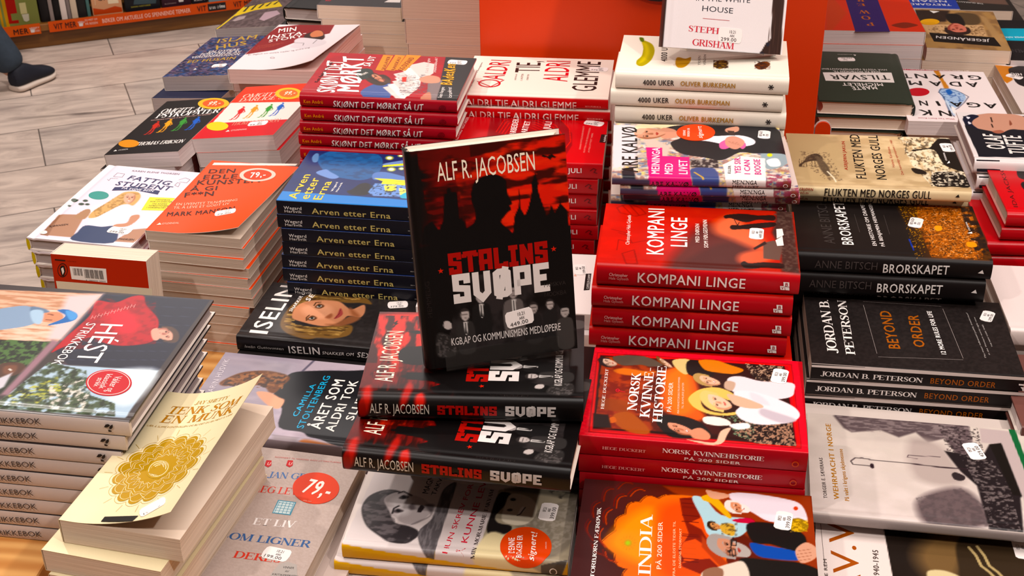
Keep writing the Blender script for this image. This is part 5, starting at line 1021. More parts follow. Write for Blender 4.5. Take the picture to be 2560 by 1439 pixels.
    ('S','9a644e',0.8,[(39.5,136.5),(38.5,132.5),(39.5,129),(43,133)]),
    ('S','2a1c18',0.4,[(41.6,135.9),(40.2,132.8),(41.8,130),(42.8,133.1)]),
    ('L','2a1c18',(0.6,0.4),[(37.4,136.4),(36.2,132.4),(37.7,128.6)]),
    ('S','9a644e',0.8,[(40,122.5),(39,118.5),(40,115),(43.5,119)]),
    ('S','2a1c18',0.4,[(42.1,121.9),(40.7,118.8),(42.3,116.1),(43.3,119.1)]),
    ('L','2a1c18',(0.6,0.4),[(37.9,122.4),(36.8,118.4),(38.2,114.7)]),
    ('S','9a644e',1.2,[(41,126.5),(41,125),(49,124),(48.5,129.5)]),
    ('S','a0453e',0.5,[(53.5,132.3),(52.5,127.1),(53.8,122.2),(56.3,127.5)]),
    ('S','d8a890',3,[(25.5,129),(32,143),(41,140.5),(34,124)]),
    ('S','d06a9a',0.8,[(129.5,100),(135.5,110.5),(146.5,119),(157,114.5),(162,99),(157,85.5),(149.5,95.5),(136,84.5),(130,87)]),
    ('S','c8907e',1,[(139,118.5),(149,124.5),(159,114.5),(160,101.5),(150.5,85.5),(142.5,87.5),(137,100)]),
    ('S','cf9a84',1,[(141,148.5),(155.5,155),(155.5,141),(145.5,135),(139.5,139)]),
    ('P','3a2c28',0.6,[(141.6,141.5),(150.1,140.9),(150.2,125.7),(143.9,127)]),
    ('L','a06a58',(0.7,0.4),[(139.6,108.2),(152,104.6)]),
    ('L','a06a58',(0.7,0.4),[(142.4,105.1),(153.8,100.5)]),
    ('L','a06a58',(0.7,0.4),[(145.1,102.1),(155.6,96.4)]),
    ('P','cf3a78',0.4,[(39.9,84.6),(60,84.1),(59,8.6),(42.8,7.7)]),
    ('P','cf3a78',0.4,[(60,60.1),(91.6,58.3),(90.9,-27),(43.4,-25),(42.8,10.1)]),
    ('P','c8386f',0.4,[(42.6,1.4),(92,-0.7),(93.8,-12.8),(40.1,-12)]),
    ('P','e4dcd8',0.5,[(130.5,39),(153.5,65.1),(181.6,59.1),(177.4,-3.8),(131.1,-1.7)]),
    ('P','d6ccc8',0.4,[(131.2,0.3),(177.8,-1.8),(178.7,-12.8),(133.6,-11.8)]),
    ('P','403c50',2,[(-0.5,-1.5),(44,-3.5),(44,-12),(0.0,-13)]),
    ('P','40487a',1,[(93.5,-0.5),(119.5,-2),(122,-12),(94,-11)])],
  'top': [('T','ARE KALVØ','14110f',30.1,11.8,29.1,146.7,18.5,'sans',0.02),
    ('T','MEININGA','f4e4e8',55,8.4,57,84,9.2,'sans',0.02),
    ('T','MED','f4e4e8',70.2,8.3,71.6,38.3,9.2,'sans',0.02),
    ('T','LIVET','f4e4e8',87.9,9.2,88.8,49.2,10,'sans',0.02),
    ('T','ELLER:','2a2224',138,13.8,139.8,37.1,3.2,'sans',0.02),
    ('T','YES SIR.','d04a84',150,14.5,152.4,61.5,7.1,'sans',0.02),
    ('T','I CAN','d04a84',160.7,13.2,162.8,53.1,6.7,'sans',0.02),
    ('T','BOOGIE','d04a84',173.4,12.9,175.2,55.8,7.5,'sans',0.02)],
  'spine': [('T','ARE KALVØ','1c1214',45.2,-12.3,89.2,-12,6.7,'sans',0.015),
    ('T','MEININGA','1a1415',139.6,-6.3,167.9,-6.4,5.3,'sans',0.01),
    ('T','MED LIVET','1a1415',140,-12.5,170.2,-12.6,4.4,'sans',0.01),
    ('R','e8e0dc',(200.6,-7.4,2.8,0.1,0.2,-2.4),0.25)],
  'stick': [('price',(186.5,130.8),(-0.126,-0.992),['10.21','ARK','379.00'],(24,15)),
    ('round','e0441c',(102.3,133,23.9,1.2,-1.0,-25.8),[('T','DENNE','f4e4dc',89.1,121.5,89.7,138.8,3,'sans',0.02),('T','BOKEN ER','f4e4dc',94.1,119.1,95.1,145.7,2.9,'sans',0.02),('T','signert','f4e4dc',110,114.6,110,152.5,5.9,'hand',0.01)])],},
{'id': 'tils', 'L': 0.217, 'W': 0.142, 'T': 0.0235, 'hard': True, 'n': 7, 'low': (-0.012,0), 'ct': '2f362c', 'cs': '1c2220', 'r': 0.006, 'mat': 'satin', 'pg': 'cream', 'shift': [(-0.003,0,0.02)], 'label': 'dark green hardcover lying upside down with white title block', 'sub': 'dark green hardcover lying upside down', 'group': 'dark green hardcovers behind the orange tab', 'ang': 1.5708, 'P0': (0.3483,1.9521,0.8565), 'frame': ((-0.0,1.0,0.0),(-1.0,-0.0,-0.0),(0.0,0.0,1.0)), 
  'top': [('V','e8e2dc',[(118.3,128.1),(127.7,20.8),(84.1,21),(82.2,126.1)]),
    ('T','TILSVAR','20241f',115.3,27.3,108,118.5,19.2,'sans',0.02),
    ('T','MARTE','e8e2dc',67.9,52,61.3,89.5,15.1,'sans',0.02),
    ('T','MICHELET','e8e2dc',79.3,40.3,74.8,102.2,11.4,'sans',0.02),
    ('T','SVAR PÅ MOTBOKEN TIL','d8d2cc',133.1,38.1,127.7,111.8,7.1,'sans',0.01),
    ('T','HVA VISSTE HJEMMEFRONTEN?','d8d2cc',142,26.9,136.8,128.9,6,'sans',0.01),
    ('V','e8e2dc',[(205.2,73.3),(204.4,68.6),(199.1,70.8)]),
    ('T','GYLDENDAL','c8c2bc',206.3,74.9,204.6,99,2.5,'sans',0)],'stick': [('price',(181.4,86),(-0.097,0.995),['10.21','ARK','399.00'],(26,16))], },
{'id': 'grant', 'L': 0.215, 'W': 0.152, 'T': 0.022, 'hard': False, 'n': 6, 'low': (0.006,0.012), 'ct': 'ece0de', 'cs': 'd8ccca', 'mat': 'satin', 'pg': 'white', 'label': 'white paperback lying upside down with blue burning match on cover', 'sub': 'white paperback lying upside down', 'group': 'white paperbacks beside the dark green hardcovers', 'ang': 1.6008, 'P0': (0.4903,1.9367,0.838), 'frame': ((-0.03,0.9996,0.0),(-0.9996,-0.03,-0.0),(0.0,0.0,1.0)), 'rlabel': 'red oval sticker', 
  'ras': [('S','c8884a',0.8,[(228,80),(228.5,71.5),(181.5,70.5),(141.5,68),(132,75.5),(173.5,76)]),
    ('S','a8c0dc',1,[(126,86.5),(137,78),(135,60.5),(114.5,50.5),(97,50),(68.5,64),(54.5,76.5),(64,81),(91,85)]),
    ('S','3f68b0',2,[(126.5,76),(134.5,68.5),(120.5,66),(109.5,73)]),
    ('N','3a5a98',(4,3,0.6,8,0.7),[(136.8,83.4),(114.6,46.6),(65.3,63.3),(80.9,83)]),
    ('L','1f2c50',(1.4,0.6),[(118.8,87.8),(137,80.8),(136.1,68.1),(121.2,53),(104.3,44.7),(79.4,55.7),(54.7,70.2)]),
    ('L','2a3a60',(1.6,0.6),[(118.9,86.5),(101.6,83.1),(74,84.2),(43.7,84.5),(21,81.2)]),
    ('L','c8d8e8',(4,2),[(84.4,82.3),(53.9,81.5),(27.6,80)]),
    ('L','2a3a60',(1.4,0.6),[(67.5,80.3),(44.2,78.3),(58.2,68.3)]),
    ('S','f0ece8',2,[(61,79),(58,74.5),(41,75),(34,80)])],
  'top': [('V','b8324a',[(221.5,136.8),(217.2,-1.7),(211,0.1),(215.4,136.4)]),
    ('T','G','1a1615',197.6,8.7,197.4,29.1,19.5,'sans',0.02),
    ('T','R','1a1615',197.9,37.5,198.8,57,18.1,'sans',0.02),
    ('T','A','1a1615',196.8,63.9,198.5,84.1,17.1,'sans',0.02),
    ('T','N','1a1615',198.5,93.9,198.7,113,19.4,'sans',0.02),
    ('T','T','1a1615',198.3,119,198.1,133.6,19.5,'sans',0.02),
    ('T','A','1a1615',166.6,19.4,166.8,38.1,20.5,'sans',0.02),
    ('T','D','1a1615',166.9,46.5,167.1,64.6,19.7,'sans',0.02),
    ('T','A','1a1615',166.4,75.8,166.5,95.2,19.8,'sans',0.02),
    ('T','M','1a1615',166.4,107,167.2,127.1,18.8,'sans',0.02),
    ('T','A','1a1615',77.3,8.1,79.3,27.6,19.8,'sans',0.02),
    ('T','G','1a1615',78.9,33.3,78.9,53.3,18.4,'sans',0.02),
    ('T','A','1a1615',79.8,59.3,80.6,78,18.5,'sans',0.02),
    ('T','I','1a1615',81.4,94.8,81.1,99.2,18.3,'sans',0.02),
    ('T','N','1a1615',81.6,111.7,82.1,124.2,19.7,'sans',0.02),
    ('T','N','1a1615',43.2,83.4,43.9,101.2,20.9,'sans',0.02),
    ('T','K','1a1615',44.4,112.9,44.5,130.2,20.7,'sans',0.02),
    ('T',"What You Don't Know",'b8485a',13.1,82.6,13.8,136.3,3.9,'sans',0),
    ('T','#1 NEW YORK TIMES BESTSELLER','f0e0de',218.5,23.1,220.4,130.3,3.8,'sans',0)],'stick': [('round','c0222e',(118.4,119.1,1.2,-17.4,-17.1,2.7),[])], },
{'id': 'power', 'L': 0.235, 'W': 0.168, 'T': 0.0225, 'hard': False, 'n': 8, 'ct': 'cc2c0c', 'cs': 'b02408', 'mat': 'gloss', 'pg': 'white', 'label': 'orange-red paperback lying upside down with a purple centre band', 'sub': 'orange-red paperback with white pages', 'group': 'orange-red paperbacks right of the orange stand', 'ang': 1.6108, 'P0': (0.3916,2.1935,0.8875), 'frame': ((-0.04,0.9992,0.0),(-0.9992,-0.04,-0.0),(0.0,0.0,1.0)), 
  'ras': [('S','7a2414',0.8,[(30.5,51),(41.5,39.5),(47,25.5),(42.5,15.5),(33,7),(22,21),(16.5,32.5),(21,42.5)]),
    ('P','c24a34',3,[(161,142),(162,128.5),(89.5,116.5),(-8.5,154.5),(-9,161)])],
  'top': [('V','33235c',[(208.7,107.7),(211.6,52.5),(-2,58),(-5.1,114.4)]),
    ('T','P','b0663a',42.6,79.1,41.9,91.8,16.3,'serif',0.02),
    ('T','O','b0663a',77.2,80.8,76.4,95.6,19.5,'serif',0.02),
    ('T','W','b0663a',105.8,76.4,106.3,95.5,17.1,'serif',0.02),
    ('T','E','b0663a',143.6,79.2,142.8,92.9,13.2,'serif',0.02),
    ('T','R','b0663a',168.2,78.1,167.5,92,14.1,'serif',0.02)],},
{'id': 'jeger', 'L': 0.212, 'W': 0.14, 'T': 0.0228, 'hard': False, 'n': 6, 'low': (-0.006,0), 'ct': '8a6a4a', 'cs': '7a5a40', 'mat': 'gloss', 'pg': 'cream', 'label': 'brown crime paperback lying upside down with black title band', 'sub': 'brown crime paperback with cream pages', 'group': 'brown crime paperbacks at the upper right', 'ang': 1.5408, 'P0': (0.5539,2.2848,0.8272), 'frame': ((0.03,0.9996,0.0),(-0.9996,0.03,-0.0),(0.0,0.0,1.0)), 'rlabel': 'yellow oval sticker', 
  'ras': [('N','b08a5c',(20,14,0.5,5,0.8),[(-2,-30),(214,-30),(214,142),(-2,142)]),
    ('P','c8a47c',4,[(124.5,137.5),(133.5,29.5),(70.5,29.5),(71.5,130)]),
    ('N','5a3e26',(3,3,0.6,8,0.8),[(116.9,126.6),(129,29.9),(70.5,30.8),(71.5,128.4)]),
    ('P','2a1d18',5,[(205,143),(208,78.5),(144.5,91.5),(138.5,137.5)]),
    ('S','54422e',5,[(194.5,71),(194,34.5),(152,29.5),(132,44),(138.5,63.5)]),
    ('P','a8865e',4,[(190,27.5),(177,17.5),(1.5,0.5),(-0.5,17.5)]),
    ('S','14100f',3,[(187.5,86.5),(185.5,63.5),(130,60),(123.5,74),(149.5,88)]),
    ('S','2a1a16',0.8,[(109.5,55),(87.5,56.5),(74,70),(72,87),(83.5,98.5),(104,99),(112.5,94),(117,60)]),
    ('S','c87a6a',0.8,[(103.5,61),(88,66),(82.5,77.5),(85,88.5),(99,93),(118.5,91),(133.5,83.5),(137,76.5),(135,70),(122,62.5)]),
    ('S','8f4a40',1.5,[(86.5,86.5),(99,93.5),(118.5,91),(133.5,83.5),(137,78.5),(119,87),(102.5,89)]),
    ('S','2a1a16',0.8,[(104.5,60),(94.5,63),(88.5,73.5),(89,83),(99,93),(83.5,91.5),(75.5,77.5),(85.5,62.5)]),
    ('S','8f4a40',0.8,[(103,66.5),(101,70.5),(102,74),(107.5,70)]),
    ('S','2a1c18',0.4,[(106.3,67.4),(103.7,70.2),(105.5,73),(107.5,70.2)]),
    ('L','2a1a16',(0.6,0.4),[(100.4,66.5),(98,70.3),(99.4,74.1)]),
    ('S','8f4a40',0.8,[(101.5,80),(99.5,84),(100.5,87.5),(106,84)]),
    ('S','2a1c18',0.4,[(104.5,81),(102,83.9),(103.8,86.7),(105.8,83.8)]),
    ('L','2a1a16',(0.6,0.4),[(98.7,80.1),(96.3,83.9),(97.7,87.7)]),
    ('S','8f4a40',1.2,[(104,76.5),(104,78),(114.5,79.5),(115,74)]),
    ('S','a0453e',0.5,[(122.7,71.8),(120.4,76.8),(121.4,81.7),(125.9,76.7)])],
  'top': [('V','120d0c',[(80.4,128.2),(67.6,19.3),(21,13.5),(32.5,124.7)]),
    ('T','JEGERÅNDEN','d8d0cc',54.2,28.9,63.9,117.8,12.6,'sans',0.02),
    ('V','e8e2dc',[(204.5,114.6),(201.8,97),(189.7,108.7)])],'stick': [('round','d89a1c',(138.4,120.7,2.2,-17,-16.9,1.8),[])], },
{'id': 'olaf', 'L': 0.214, 'W': 0.167, 'T': 0.0225, 'hard': True, 'n': 7, 'low': (0,0.02), 'ct': 'e4dcda', 'cs': 'e8e0de', 'r': 0.006, 'mat': 'gloss', 'pg': 'grey', 'shift': [(0.006,-0.004,0),(0.002,-0.004,0)], 'label': 'white-bordered biography hardcover with bald man in swimming cap', 'sub': 'white-spined biography hardcover', 'group': 'biography hardcovers behind the red memoirs', 'ang': 0.0, 'P0': (0.4007,1.745,0.8625), 'frame': ((1.0,0.0,0.0),(-0.0,1.0,0.0),(0.0,0.0,1.0)), 
  'ras': [('P','1b1b22',0.5,[(7.3,152.2),(156.4,167.3),(140.7,14.9),(6.5,9.8),(4.1,107.3)]),
    ('S','c89884',1,[(14,148),(43.5,166),(72.5,169),(96,156),(101.5,117),(85,108.5),(67,109),(49.5,92.5),(39.5,99),(19,109),(10,122.5)]),
    ('S','15182c',1,[(7.5,147),(20,159.5),(30.5,154.5),(20,138.5),(16,123),(22,104),(9.5,117.5),(5,132)]),
    ('S','e8e8f0',0.6,[(11.7,150.2),(17.1,148.2),(13.2,141.8)]),
    ('S','e8e8f0',0.6,[(11.8,132.6),(15.3,125.6),(11.1,122.7)]),
    ('L','2a1c18',(2,0.8),[(46.6,151.2),(45.5,133.6)]),
    ('L','2a1c18',(2,0.8),[(43.2,125.9),(43,113.7)]),
    ('S','8a5242',1,[(71.5,143.5),(72.5,129),(68,123.5)]),
    ('S','a86a58',1,[(39.5,99),(51.5,105),(56,98),(45.5,92)])],'top': [('T','OLAF','f4ece6',46.9,36.5,48.5,87.7,24,'sans',0.03),('T','TUFTE','f4ece6',73.9,22.1,75.4,85.8,23.8,'sans',0.03)], 'spine': [('V','1b1b22',[(2.1,-0.2),(32.7,0.3),(35.6,-17.5),(4.8,-17.9)])], },
{'id': 'ida', 'L': 0.215, 'W': 0.156, 'T': 0.0222, 'hard': True, 'n': 7, 'low': (-0.02,-0.012), 'ct': 'c31a20', 'cs': 'b8141c', 'r': 0.007, 'mat': 'gloss', 'pg': 'tan', 'ci': 'd8a098', 'shift': [(-0.003,0.002,0.01),(-0.018,-0.001,0.02),(-0.028,0.0,0.03)], 'label': 'bright red memoir hardcover with black figure and black lettering', 'sub': 'bright red memoir hardcover', 'group': 'bright red memoir hardcovers on the right edge', 'ang': 0.03, 'P0': (0.4228,1.6151,0.8478), 'frame': ((0.9996,0.03,0.0),(-0.03,0.9996,0.0),(0.0,0.0,1.0)), 
  'ras': [('S','191010',0.8,[(47,152.5),(79,164.5),(87,145.5),(74.5,94.5),(51,98),(37,106.5),(39.5,131.5)]),
    ('S','191010',0.8,[(37.5,92),(75.5,97),(61,37),(38.5,58.5)]),
    ('S','b03a30',1,[(58.5,143.5),(88,150.5),(80.5,119.5),(57,123)])],'top': [('T','IDA JACKSON','2a1210',15.9,15.1,22.8,156.1,5.4,'sans',0)], },
{'id': 'whiteback', 'L': 0.215, 'W': 0.156, 'T': 0.022, 'hard': True, 'n': 5, 'low': (0,0.01), 'ct': 'e4d4d0', 'cs': 'dccfca', 'r': 0.003, 'mat': 'satin', 'label': 'plain pale pink hardcover at the right edge', 'sub': 'plain pale pink hardcover', 'group': 'plain pale hardcovers at the right edge', 'pg': 'white', 'ang': 0.02, 'P0': (0.3916,1.3882,0.808), 'frame': ((0.9998,0.02,0.0),(-0.02,0.9998,0.0),(0.0,0.0,1.0)), },
{'id': 'brown', 'L': 0.215, 'W': 0.145, 'T': 0.022, 'hard': True, 'n': 4, 'low': (0,-0.01), 'ct': '6a4640', 'cs': '5a3a36', 'r': 0.003, 'label': 'dull brown hardcover barely showing at the right edge', 'sub': 'dull brown hardcover', 'group': 'dull brown hardcovers at the right edge', 'ang': 0.02, 'P0': (0.3782,1.2295,0.783), 'frame': ((0.9998,0.02,0.0),(-0.02,0.9998,0.0),(0.0,0.0,1.0)), },
{'id': 'blue', 'L': 0.21, 'W': 0.14, 'T': 0.022, 'hard': False, 'n': 6, 'low': (-0.02,-0.02), 'ct': '3a4a9a', 'cs': '2a3a80', 'mat': 'gloss', 'label': 'blue paperback upside down behind the brown crime paperback', 'sub': 'blue paperback at the far side', 'group': 'blue paperbacks on the far side', 'ang': 1.5708, 'P0': (0.5032,2.5066,0.828), 'frame': ((-0.0,1.0,0.0),(-1.0,-0.0,-0.0),(0.0,0.0,1.0)), 'top': [('T','TREYGARD','d8d4dc',28.5,13.4,27.3,90.2,11,'sans',0.02),('T','NOAH','d8d4dc',49.1,18.7,47.3,81.7,11.2,'sans',0.02)], },
{'id': 'dark', 'L': 0.215, 'W': 0.145, 'T': 0.024, 'hard': False, 'n': 5, 'low': (0.03,0.02), 'ct': '2a2624', 'cs': '201c1a', 'mat': 'gloss', 'pg': 'cream', 'label': 'dark grey paperback at the far right corner', 'sub': 'dark grey paperback in the far corner', 'group': 'dark grey paperbacks in the far right corner', 'ang': 1.5908, 'P0': (0.612,2.5664,0.806), 'frame': ((-0.02,0.9998,0.0),(-0.9998,-0.02,-0.0),(0.0,0.0,1.0)), 'ras': [('P','6a5248',6,[(93.5,79.5),(78.5,0.5),(37.5,-0.5),(47.5,69)])], 'top': [('T','THE QUARANTY','d8d2cc',44.1,46,55.9,95.4,7.1,'sans',0.0)], },
{'id': 'cyan', 'L': 0.215, 'W': 0.145, 'T': 0.024, 'hard': False, 'n': 5, 'ct': '1c1a1c', 'cs': '1c1a1c', 'mat': 'satin', 'label': 'black paperback with a cyan band at the right edge', 'sub': 'black paperback at the right edge', 'group': 'black paperbacks with cyan band', 'ang': 1.5908, 'P0': (0.6997,2.2844,0.811), 'frame': ((-0.02,0.9998,0.0),(-0.9998,-0.02,-0.0),(0.0,0.0,1.0)), 
  'top': [('V','1aa0bc',[(166.1,141.7),(169.7,63.3),(101.4,49.9),(101.3,137)]),
    ('T','KOMMER NÅR','d8e8ec',124.9,87.6,121.6,131.5,7,'sans',0.02),
    ('T','VARMEN','3a3638',55.4,88.5,56.2,133.3,17.1,'sans',0.02)],},
{'id': 'orawhite', 'L': 0.215, 'W': 0.155, 'T': 0.022, 'hard': False, 'n': 5, 'low': (0,-0.004), 'ct': 'e0d2ce', 'cs': 'c8b8b2', 'mat': 'satin', 'pg': 'tan', 'label': 'white and orange paperback at the right edge with price label', 'sub': 'white paperback at the right edge', 'group': 'white and orange paperbacks at the right edge', 'ang': 1.5908, 'P0': (0.6894,2.0722,0.803), 'frame': ((-0.02,0.9998,0.0),(-0.9998,-0.02,-0.0),(0.0,0.0,1.0)), 
  'ras': [('P','c87a28',1,[(214,155),(208,126.5),(144,140),(127.5,152.5),(154,159.5)]),
    ('S','1e1a1c',1,[(203.5,130.5),(210,98.5),(112.5,106.5),(121.5,133.5),(155.5,137.5),(183,138.5)])],'top': [('T','HIC','f0e8e4',176.6,119.4,177.2,137,9.9,'sans',0.02)], 'stick': [('price',(159.8,133.8),(0.598,0.801),['10.21','ARK','249.00'],(26,16))], },
{'id': 'skjont', 'L': 0.213, 'W': 0.158, 'T': 0.0192, 'hard': True, 'n': 12, 'low': (-0.008,0), 'ct': 'a81e26', 'cs': 'a01823', 'r': 0.0055, 'mat': 'gloss', 'shift': [(0,-0.0015,0.003),(-0.003,-0.001,0.006),(-0.007,0.001,0.004),(-0.006,-0.001,0.002),(-0.008,0,0)], 'label': 'red humour hardcover with capped man reading newspapers on its cover', 'sub': 'red hardcover with hand-drawn white spine lettering', 'group': 'red humour hardcovers left of centre', 'ang': -0.015, 'P0': (-0.5048,1.6366,0.9678), 'frame': ((0.9999,-0.015,0.0),(0.015,0.9999,0.0),(0.0,0.0,1.0)), 
  'ras': [('N','8a1620',(14,10,0.5,4,0.5),[(-2,-30),(215,-30),(215,160),(-2,160)]),
    ('P','241f20',0.6,[(168.6,158.1),(214.6,161.1),(215.2,-1.9),(185.9,-2)]),
    ('P','7a6a6a',1,[(161.5,67),(181,69.5),(186,-2),(173.5,-3.5)]),
    ('S','4a5a8c',1,[(80.5,18.5),(88.5,39),(103,55.5),(117,42),(123.5,4),(117,-7),(95.5,-6.5),(84,4)]),
    ('S','3a2a22',1,[(75,62.5),(84,73.5),(97,80),(111,61.5),(106,41),(91,43)]),
    ('S','2e2220',0.8,[(84,84),(72.5,90.5),(70.5,83),(77.5,69),(89.5,55.5),(101,49),(103.5,50),(90.5,77.5)]),
    ('S','c88a70',0.8,[(83.5,81),(77,82),(79,74),(85.5,63.5),(96,55),(105.5,50.5),(110,52.5),(109,57),(105,63.5),(94.5,73.5)]),
    ('S','8e5440',1.5,[(85.5,64.5),(96,54.5),(105.5,50.5),(110,52.5),(109.5,55.5),(104,53.5),(95.5,57.5)]),
    ('S','2e2220',0.8,[(83.5,81.5),(79,82.5),(81,75),(85.5,67),(96,55),(86,61.5),(75,76),(74,86)]),
    ('S','8e5440',0.8,[(85.5,76.5),(86.5,74),(88.5,70.5),(90,72)]),
    ('S','2a1c18',0.4,[(87.9,74.7),(87.8,73),(90.1,70),(89.9,71.8)]),
    ('L','2e2220',(0.6,0.4),[(84.2,77.3),(84.6,74.8),(87.2,71.1)]),
    ('S','8e5440',0.8,[(91,65.5),(91.5,63),(94,59),(95,61)]),
    ('S','2a1c18',0.4,[(93.2,63.6),(93.1,61.9),(95.4,59),(95.2,60.8)]),
    ('L','2e2220',(0.6,0.4),[(89.5,66.2),(89.9,63.7),(92.5,60.1)]),
    ('S','8e5440',1.2,[(91,68),(91.5,66.5),(98,61.5),(96,66)]),
    ('S','4a362c',0.8,[(89.5,77),(95.5,70),(98.5,63),(103,55),(101.5,52.5),(112,49),(112,55.5),(103,67)]),
    ('S','a0453e',0.5,[(99.1,65.6),(100.1,62.1),(102.8,57.6),(103,60.4)]),
    ('S','2c3430',0.8,[(58,78),(59.5,96.5),(71.5,100.5),(80,88.5),(79.5,68),(71,57.5),(63,66)]),
    ('L','1a1414',(1.2,0.5),[(76.5,72.6),(79.6,83.2),(87.4,73.8),(84.9,60.9),(76.5,72.6)]),
    ('P','d4c6c0',0.6,[(106.1,33.4),(124.9,47.9),(140.8,42.3),(146,9),(135,-6.5)]),
    ('P','e8dcd6',0.6,[(110.2,43.8),(129,58.4),(145,52.7),(150.2,19.1),(141.2,-5.8)]),
    ('P','d4c6c0',0.6,[(113.7,56.6),(132.7,71.4),(148.8,65.6),(154,31.6),(144.8,6.5)]),
    ('P','e8dcd6',0.6,[(114.6,69.3),(133.7,84.2),(149.8,78.4),(155.1,44),(145.8,18.6)]),
    ('P','d4c6c0',0.6,[(109.4,84),(128.7,99.2),(144.9,93.2),(150.3,58.3),(141,32.5)]),
    ('P','e8dcd6',0.6,[(116.5,103),(136,118.4),(152.4,112.3),(157.6,76.8),(148.2,50.6)]),
    ('P','d4c6c0',0.6,[(122.5,119.5),(142.1,135),(158.5,128.9),(163.7,92.8),(154.2,66.3)]),
    ('N','6a6064',(3,1.6,0.58,9,0.8),[(115.5,82.2),(159.2,87.2),(174.5,19.5),(135,10.1)]),
    ('P','c83a30',0.8,[(124,73),(130,76),(133,56.5),(127.5,57)]),
    ('S','c8907a',1,[(148.5,70.5),(159.5,84.5),(175,78.5),(177.5,59),(158,56.5)]),
    ('S','b87a66',1,[(164,8.5),(172,24),(178.5,-1.5),(166.5,-4)])],
  'top': [('T','Toten','e8e0d8',64.3,68.7,74.8,83.7,8,'hand',0.01),
    ('V','d8821c',[(78.7,156.7),(93.6,155.1),(94,94.2),(81.2,96.4)]),
    ('V','d8821c',[(95.7,158.6),(110.6,157),(108.7,95.9),(95,97.9)]),
    ('V','d8821c',[(111.8,160.4),(133.2,159.6),(123.4,97.5),(108.8,99.5)]),
    ('T','SKALAVIER','7a2a18',94.1,97.8,90.6,150.9,4.9,'sans',0.02),
    ('T','RANSKAU','7a2a18',108.2,97.9,106.5,148.9,4.9,'sans',0.02),
    ('T','OG DUGNAD','7a2a18',119.5,98.1,125.7,149.4,7.9,'sans',0.02),
    ('T','SKJØNT DET','f4ece6',46.1,9.5,29.5,127.7,23.3,'hand',0.03),
    ('T','MØRKT','f4ece6',78,13.2,51.3,149.2,27.9,'hand',0.04),
    ('T','SÅ UT','f4ece6',70.8,108.3,70.8,148.7,9.9,'hand',0.03),
    ('T','Ken André Ottesen','241618',14,41.2,15.3,118,4.8,'sans',0.02),
    ('T','BAdesKen','e0a028',197.5,51.3,188.2,132.2,15.2,'hand',0.03),
    ('T','Den hangen','e8e0dc',191.8,4.8,189,42.9,4.9,'hand',0.0),
    ('T','forankret','e8e0dc',205.5,7.8,197.9,44,5.3,'hand',0.0),
    ('T','Hele Norges','f0d8d4',155.9,94.5,147.9,149.2,4,'hand',0),
    ('T','minnebok!','f0d8d4',166.9,95.7,158,153.1,3.7,'hand',0)],
  'spine': [('T','SKJØNT DET MØRKT SÅ UT','f0e6e2',45.7,-17,169,-16.2,9,'hand',0.02),
    ('T','Ken André','d8862c',5.8,-12.8,32.2,-12.7,4.8,'sans',0.02),
    ('T','Ottesen','a8502a',5.8,-16.6,25.6,-16.8,2.7,'sans',0.02),
    ('R','6a1018',(193.9,-11.6,4.6,0.2,-0.2,-4.1),0.22),
    ('R','6a1018',(193.9,-11.6,2.1,0.1,-0.1,-1.9),0.4)],'stick': [('price',(189,138.7),(0.998,-0.07),['10.21','ARK','349.00'],(26,16))], },
{'id': 'aldri', 'L': 0.206, 'W': 0.15, 'T': 0.0178, 'hard': True, 'n': 11, 'low': (0.004,0.014), 'ct': 'e6d8cc', 'cs': 'c01a1c', 'fold': 1, 'r': 0.005, 'mat': 'satin', 'pg': 'cream', 'shift': [(0.003,0,0.0)], 'label': 'cream hardcover with tall red and black lettering and red spine', 'sub': 'cream hardcover with red spine and white lettering', 'group': 'cream hardcovers with red spines before the orange stand', 'ang': 0.01, 'P0': (-0.3048,1.7278,0.9412), 'frame': ((1.0,0.01,0.0),(-0.01,1.0,0.0),(0.0,0.0,1.0)), 
  'top': [('T','ALDRI','b8202a',53.8,55.2,56.8,133.8,30,'sans',-0.002),
    ('T','TIE,','1c1817',102.4,88.6,100.3,134.8,35,'sans',-0.002),
    ('T','ALDRI','c22830',145.2,57.1,143.3,138.6,34.9,'sans',-0.002),
    ('T','GLEMME','1c1817',187.4,23.2,187.6,139.7,33.8,'sans',-0.002),
    ('T','EN BOK FRA ANN','6a5c58',72.5,56.8,71.6,80.5,2.3,'sans',0),
    ('T','11 AV ÅTTEN','6a5c58',81.8,55.1,80.7,81.3,3,'sans',0),
    ('T','FORFATTER','6a5c58',89.7,58.4,88.9,80.4,2.6,'sans',0),
    ('R','c22830',(36.7,40.7,15.9,1.4,2.1,-15.2),0.18),
    ('W','c22830',1.6,[(18.8,46.8),(40.3,28.2),(55.7,55.3)]),
    ('T','Jonas Bergh Hansen','6a5c58',11.6,5.4,14.3,51.7,2.7,'sans',0),
    ('T','Siri Haugen','6a5c58',13.2,59.4,16.1,121.9,2.6,'sans',0)],'spine': [('T','ALDRI TIE,ALDRI GLEMME','f0dcd4',9.3,-17.2,162.7,-17.1,10.3,'sans',0.012),('T','RES PUBLICA','e0a8a0',174.6,-13.2,196.5,-13.3,2,'serif',0)], 'stick': [('price',(186,109.4),(0.995,-0.103),['10.21','ARK','379.00'],(26,16))], },
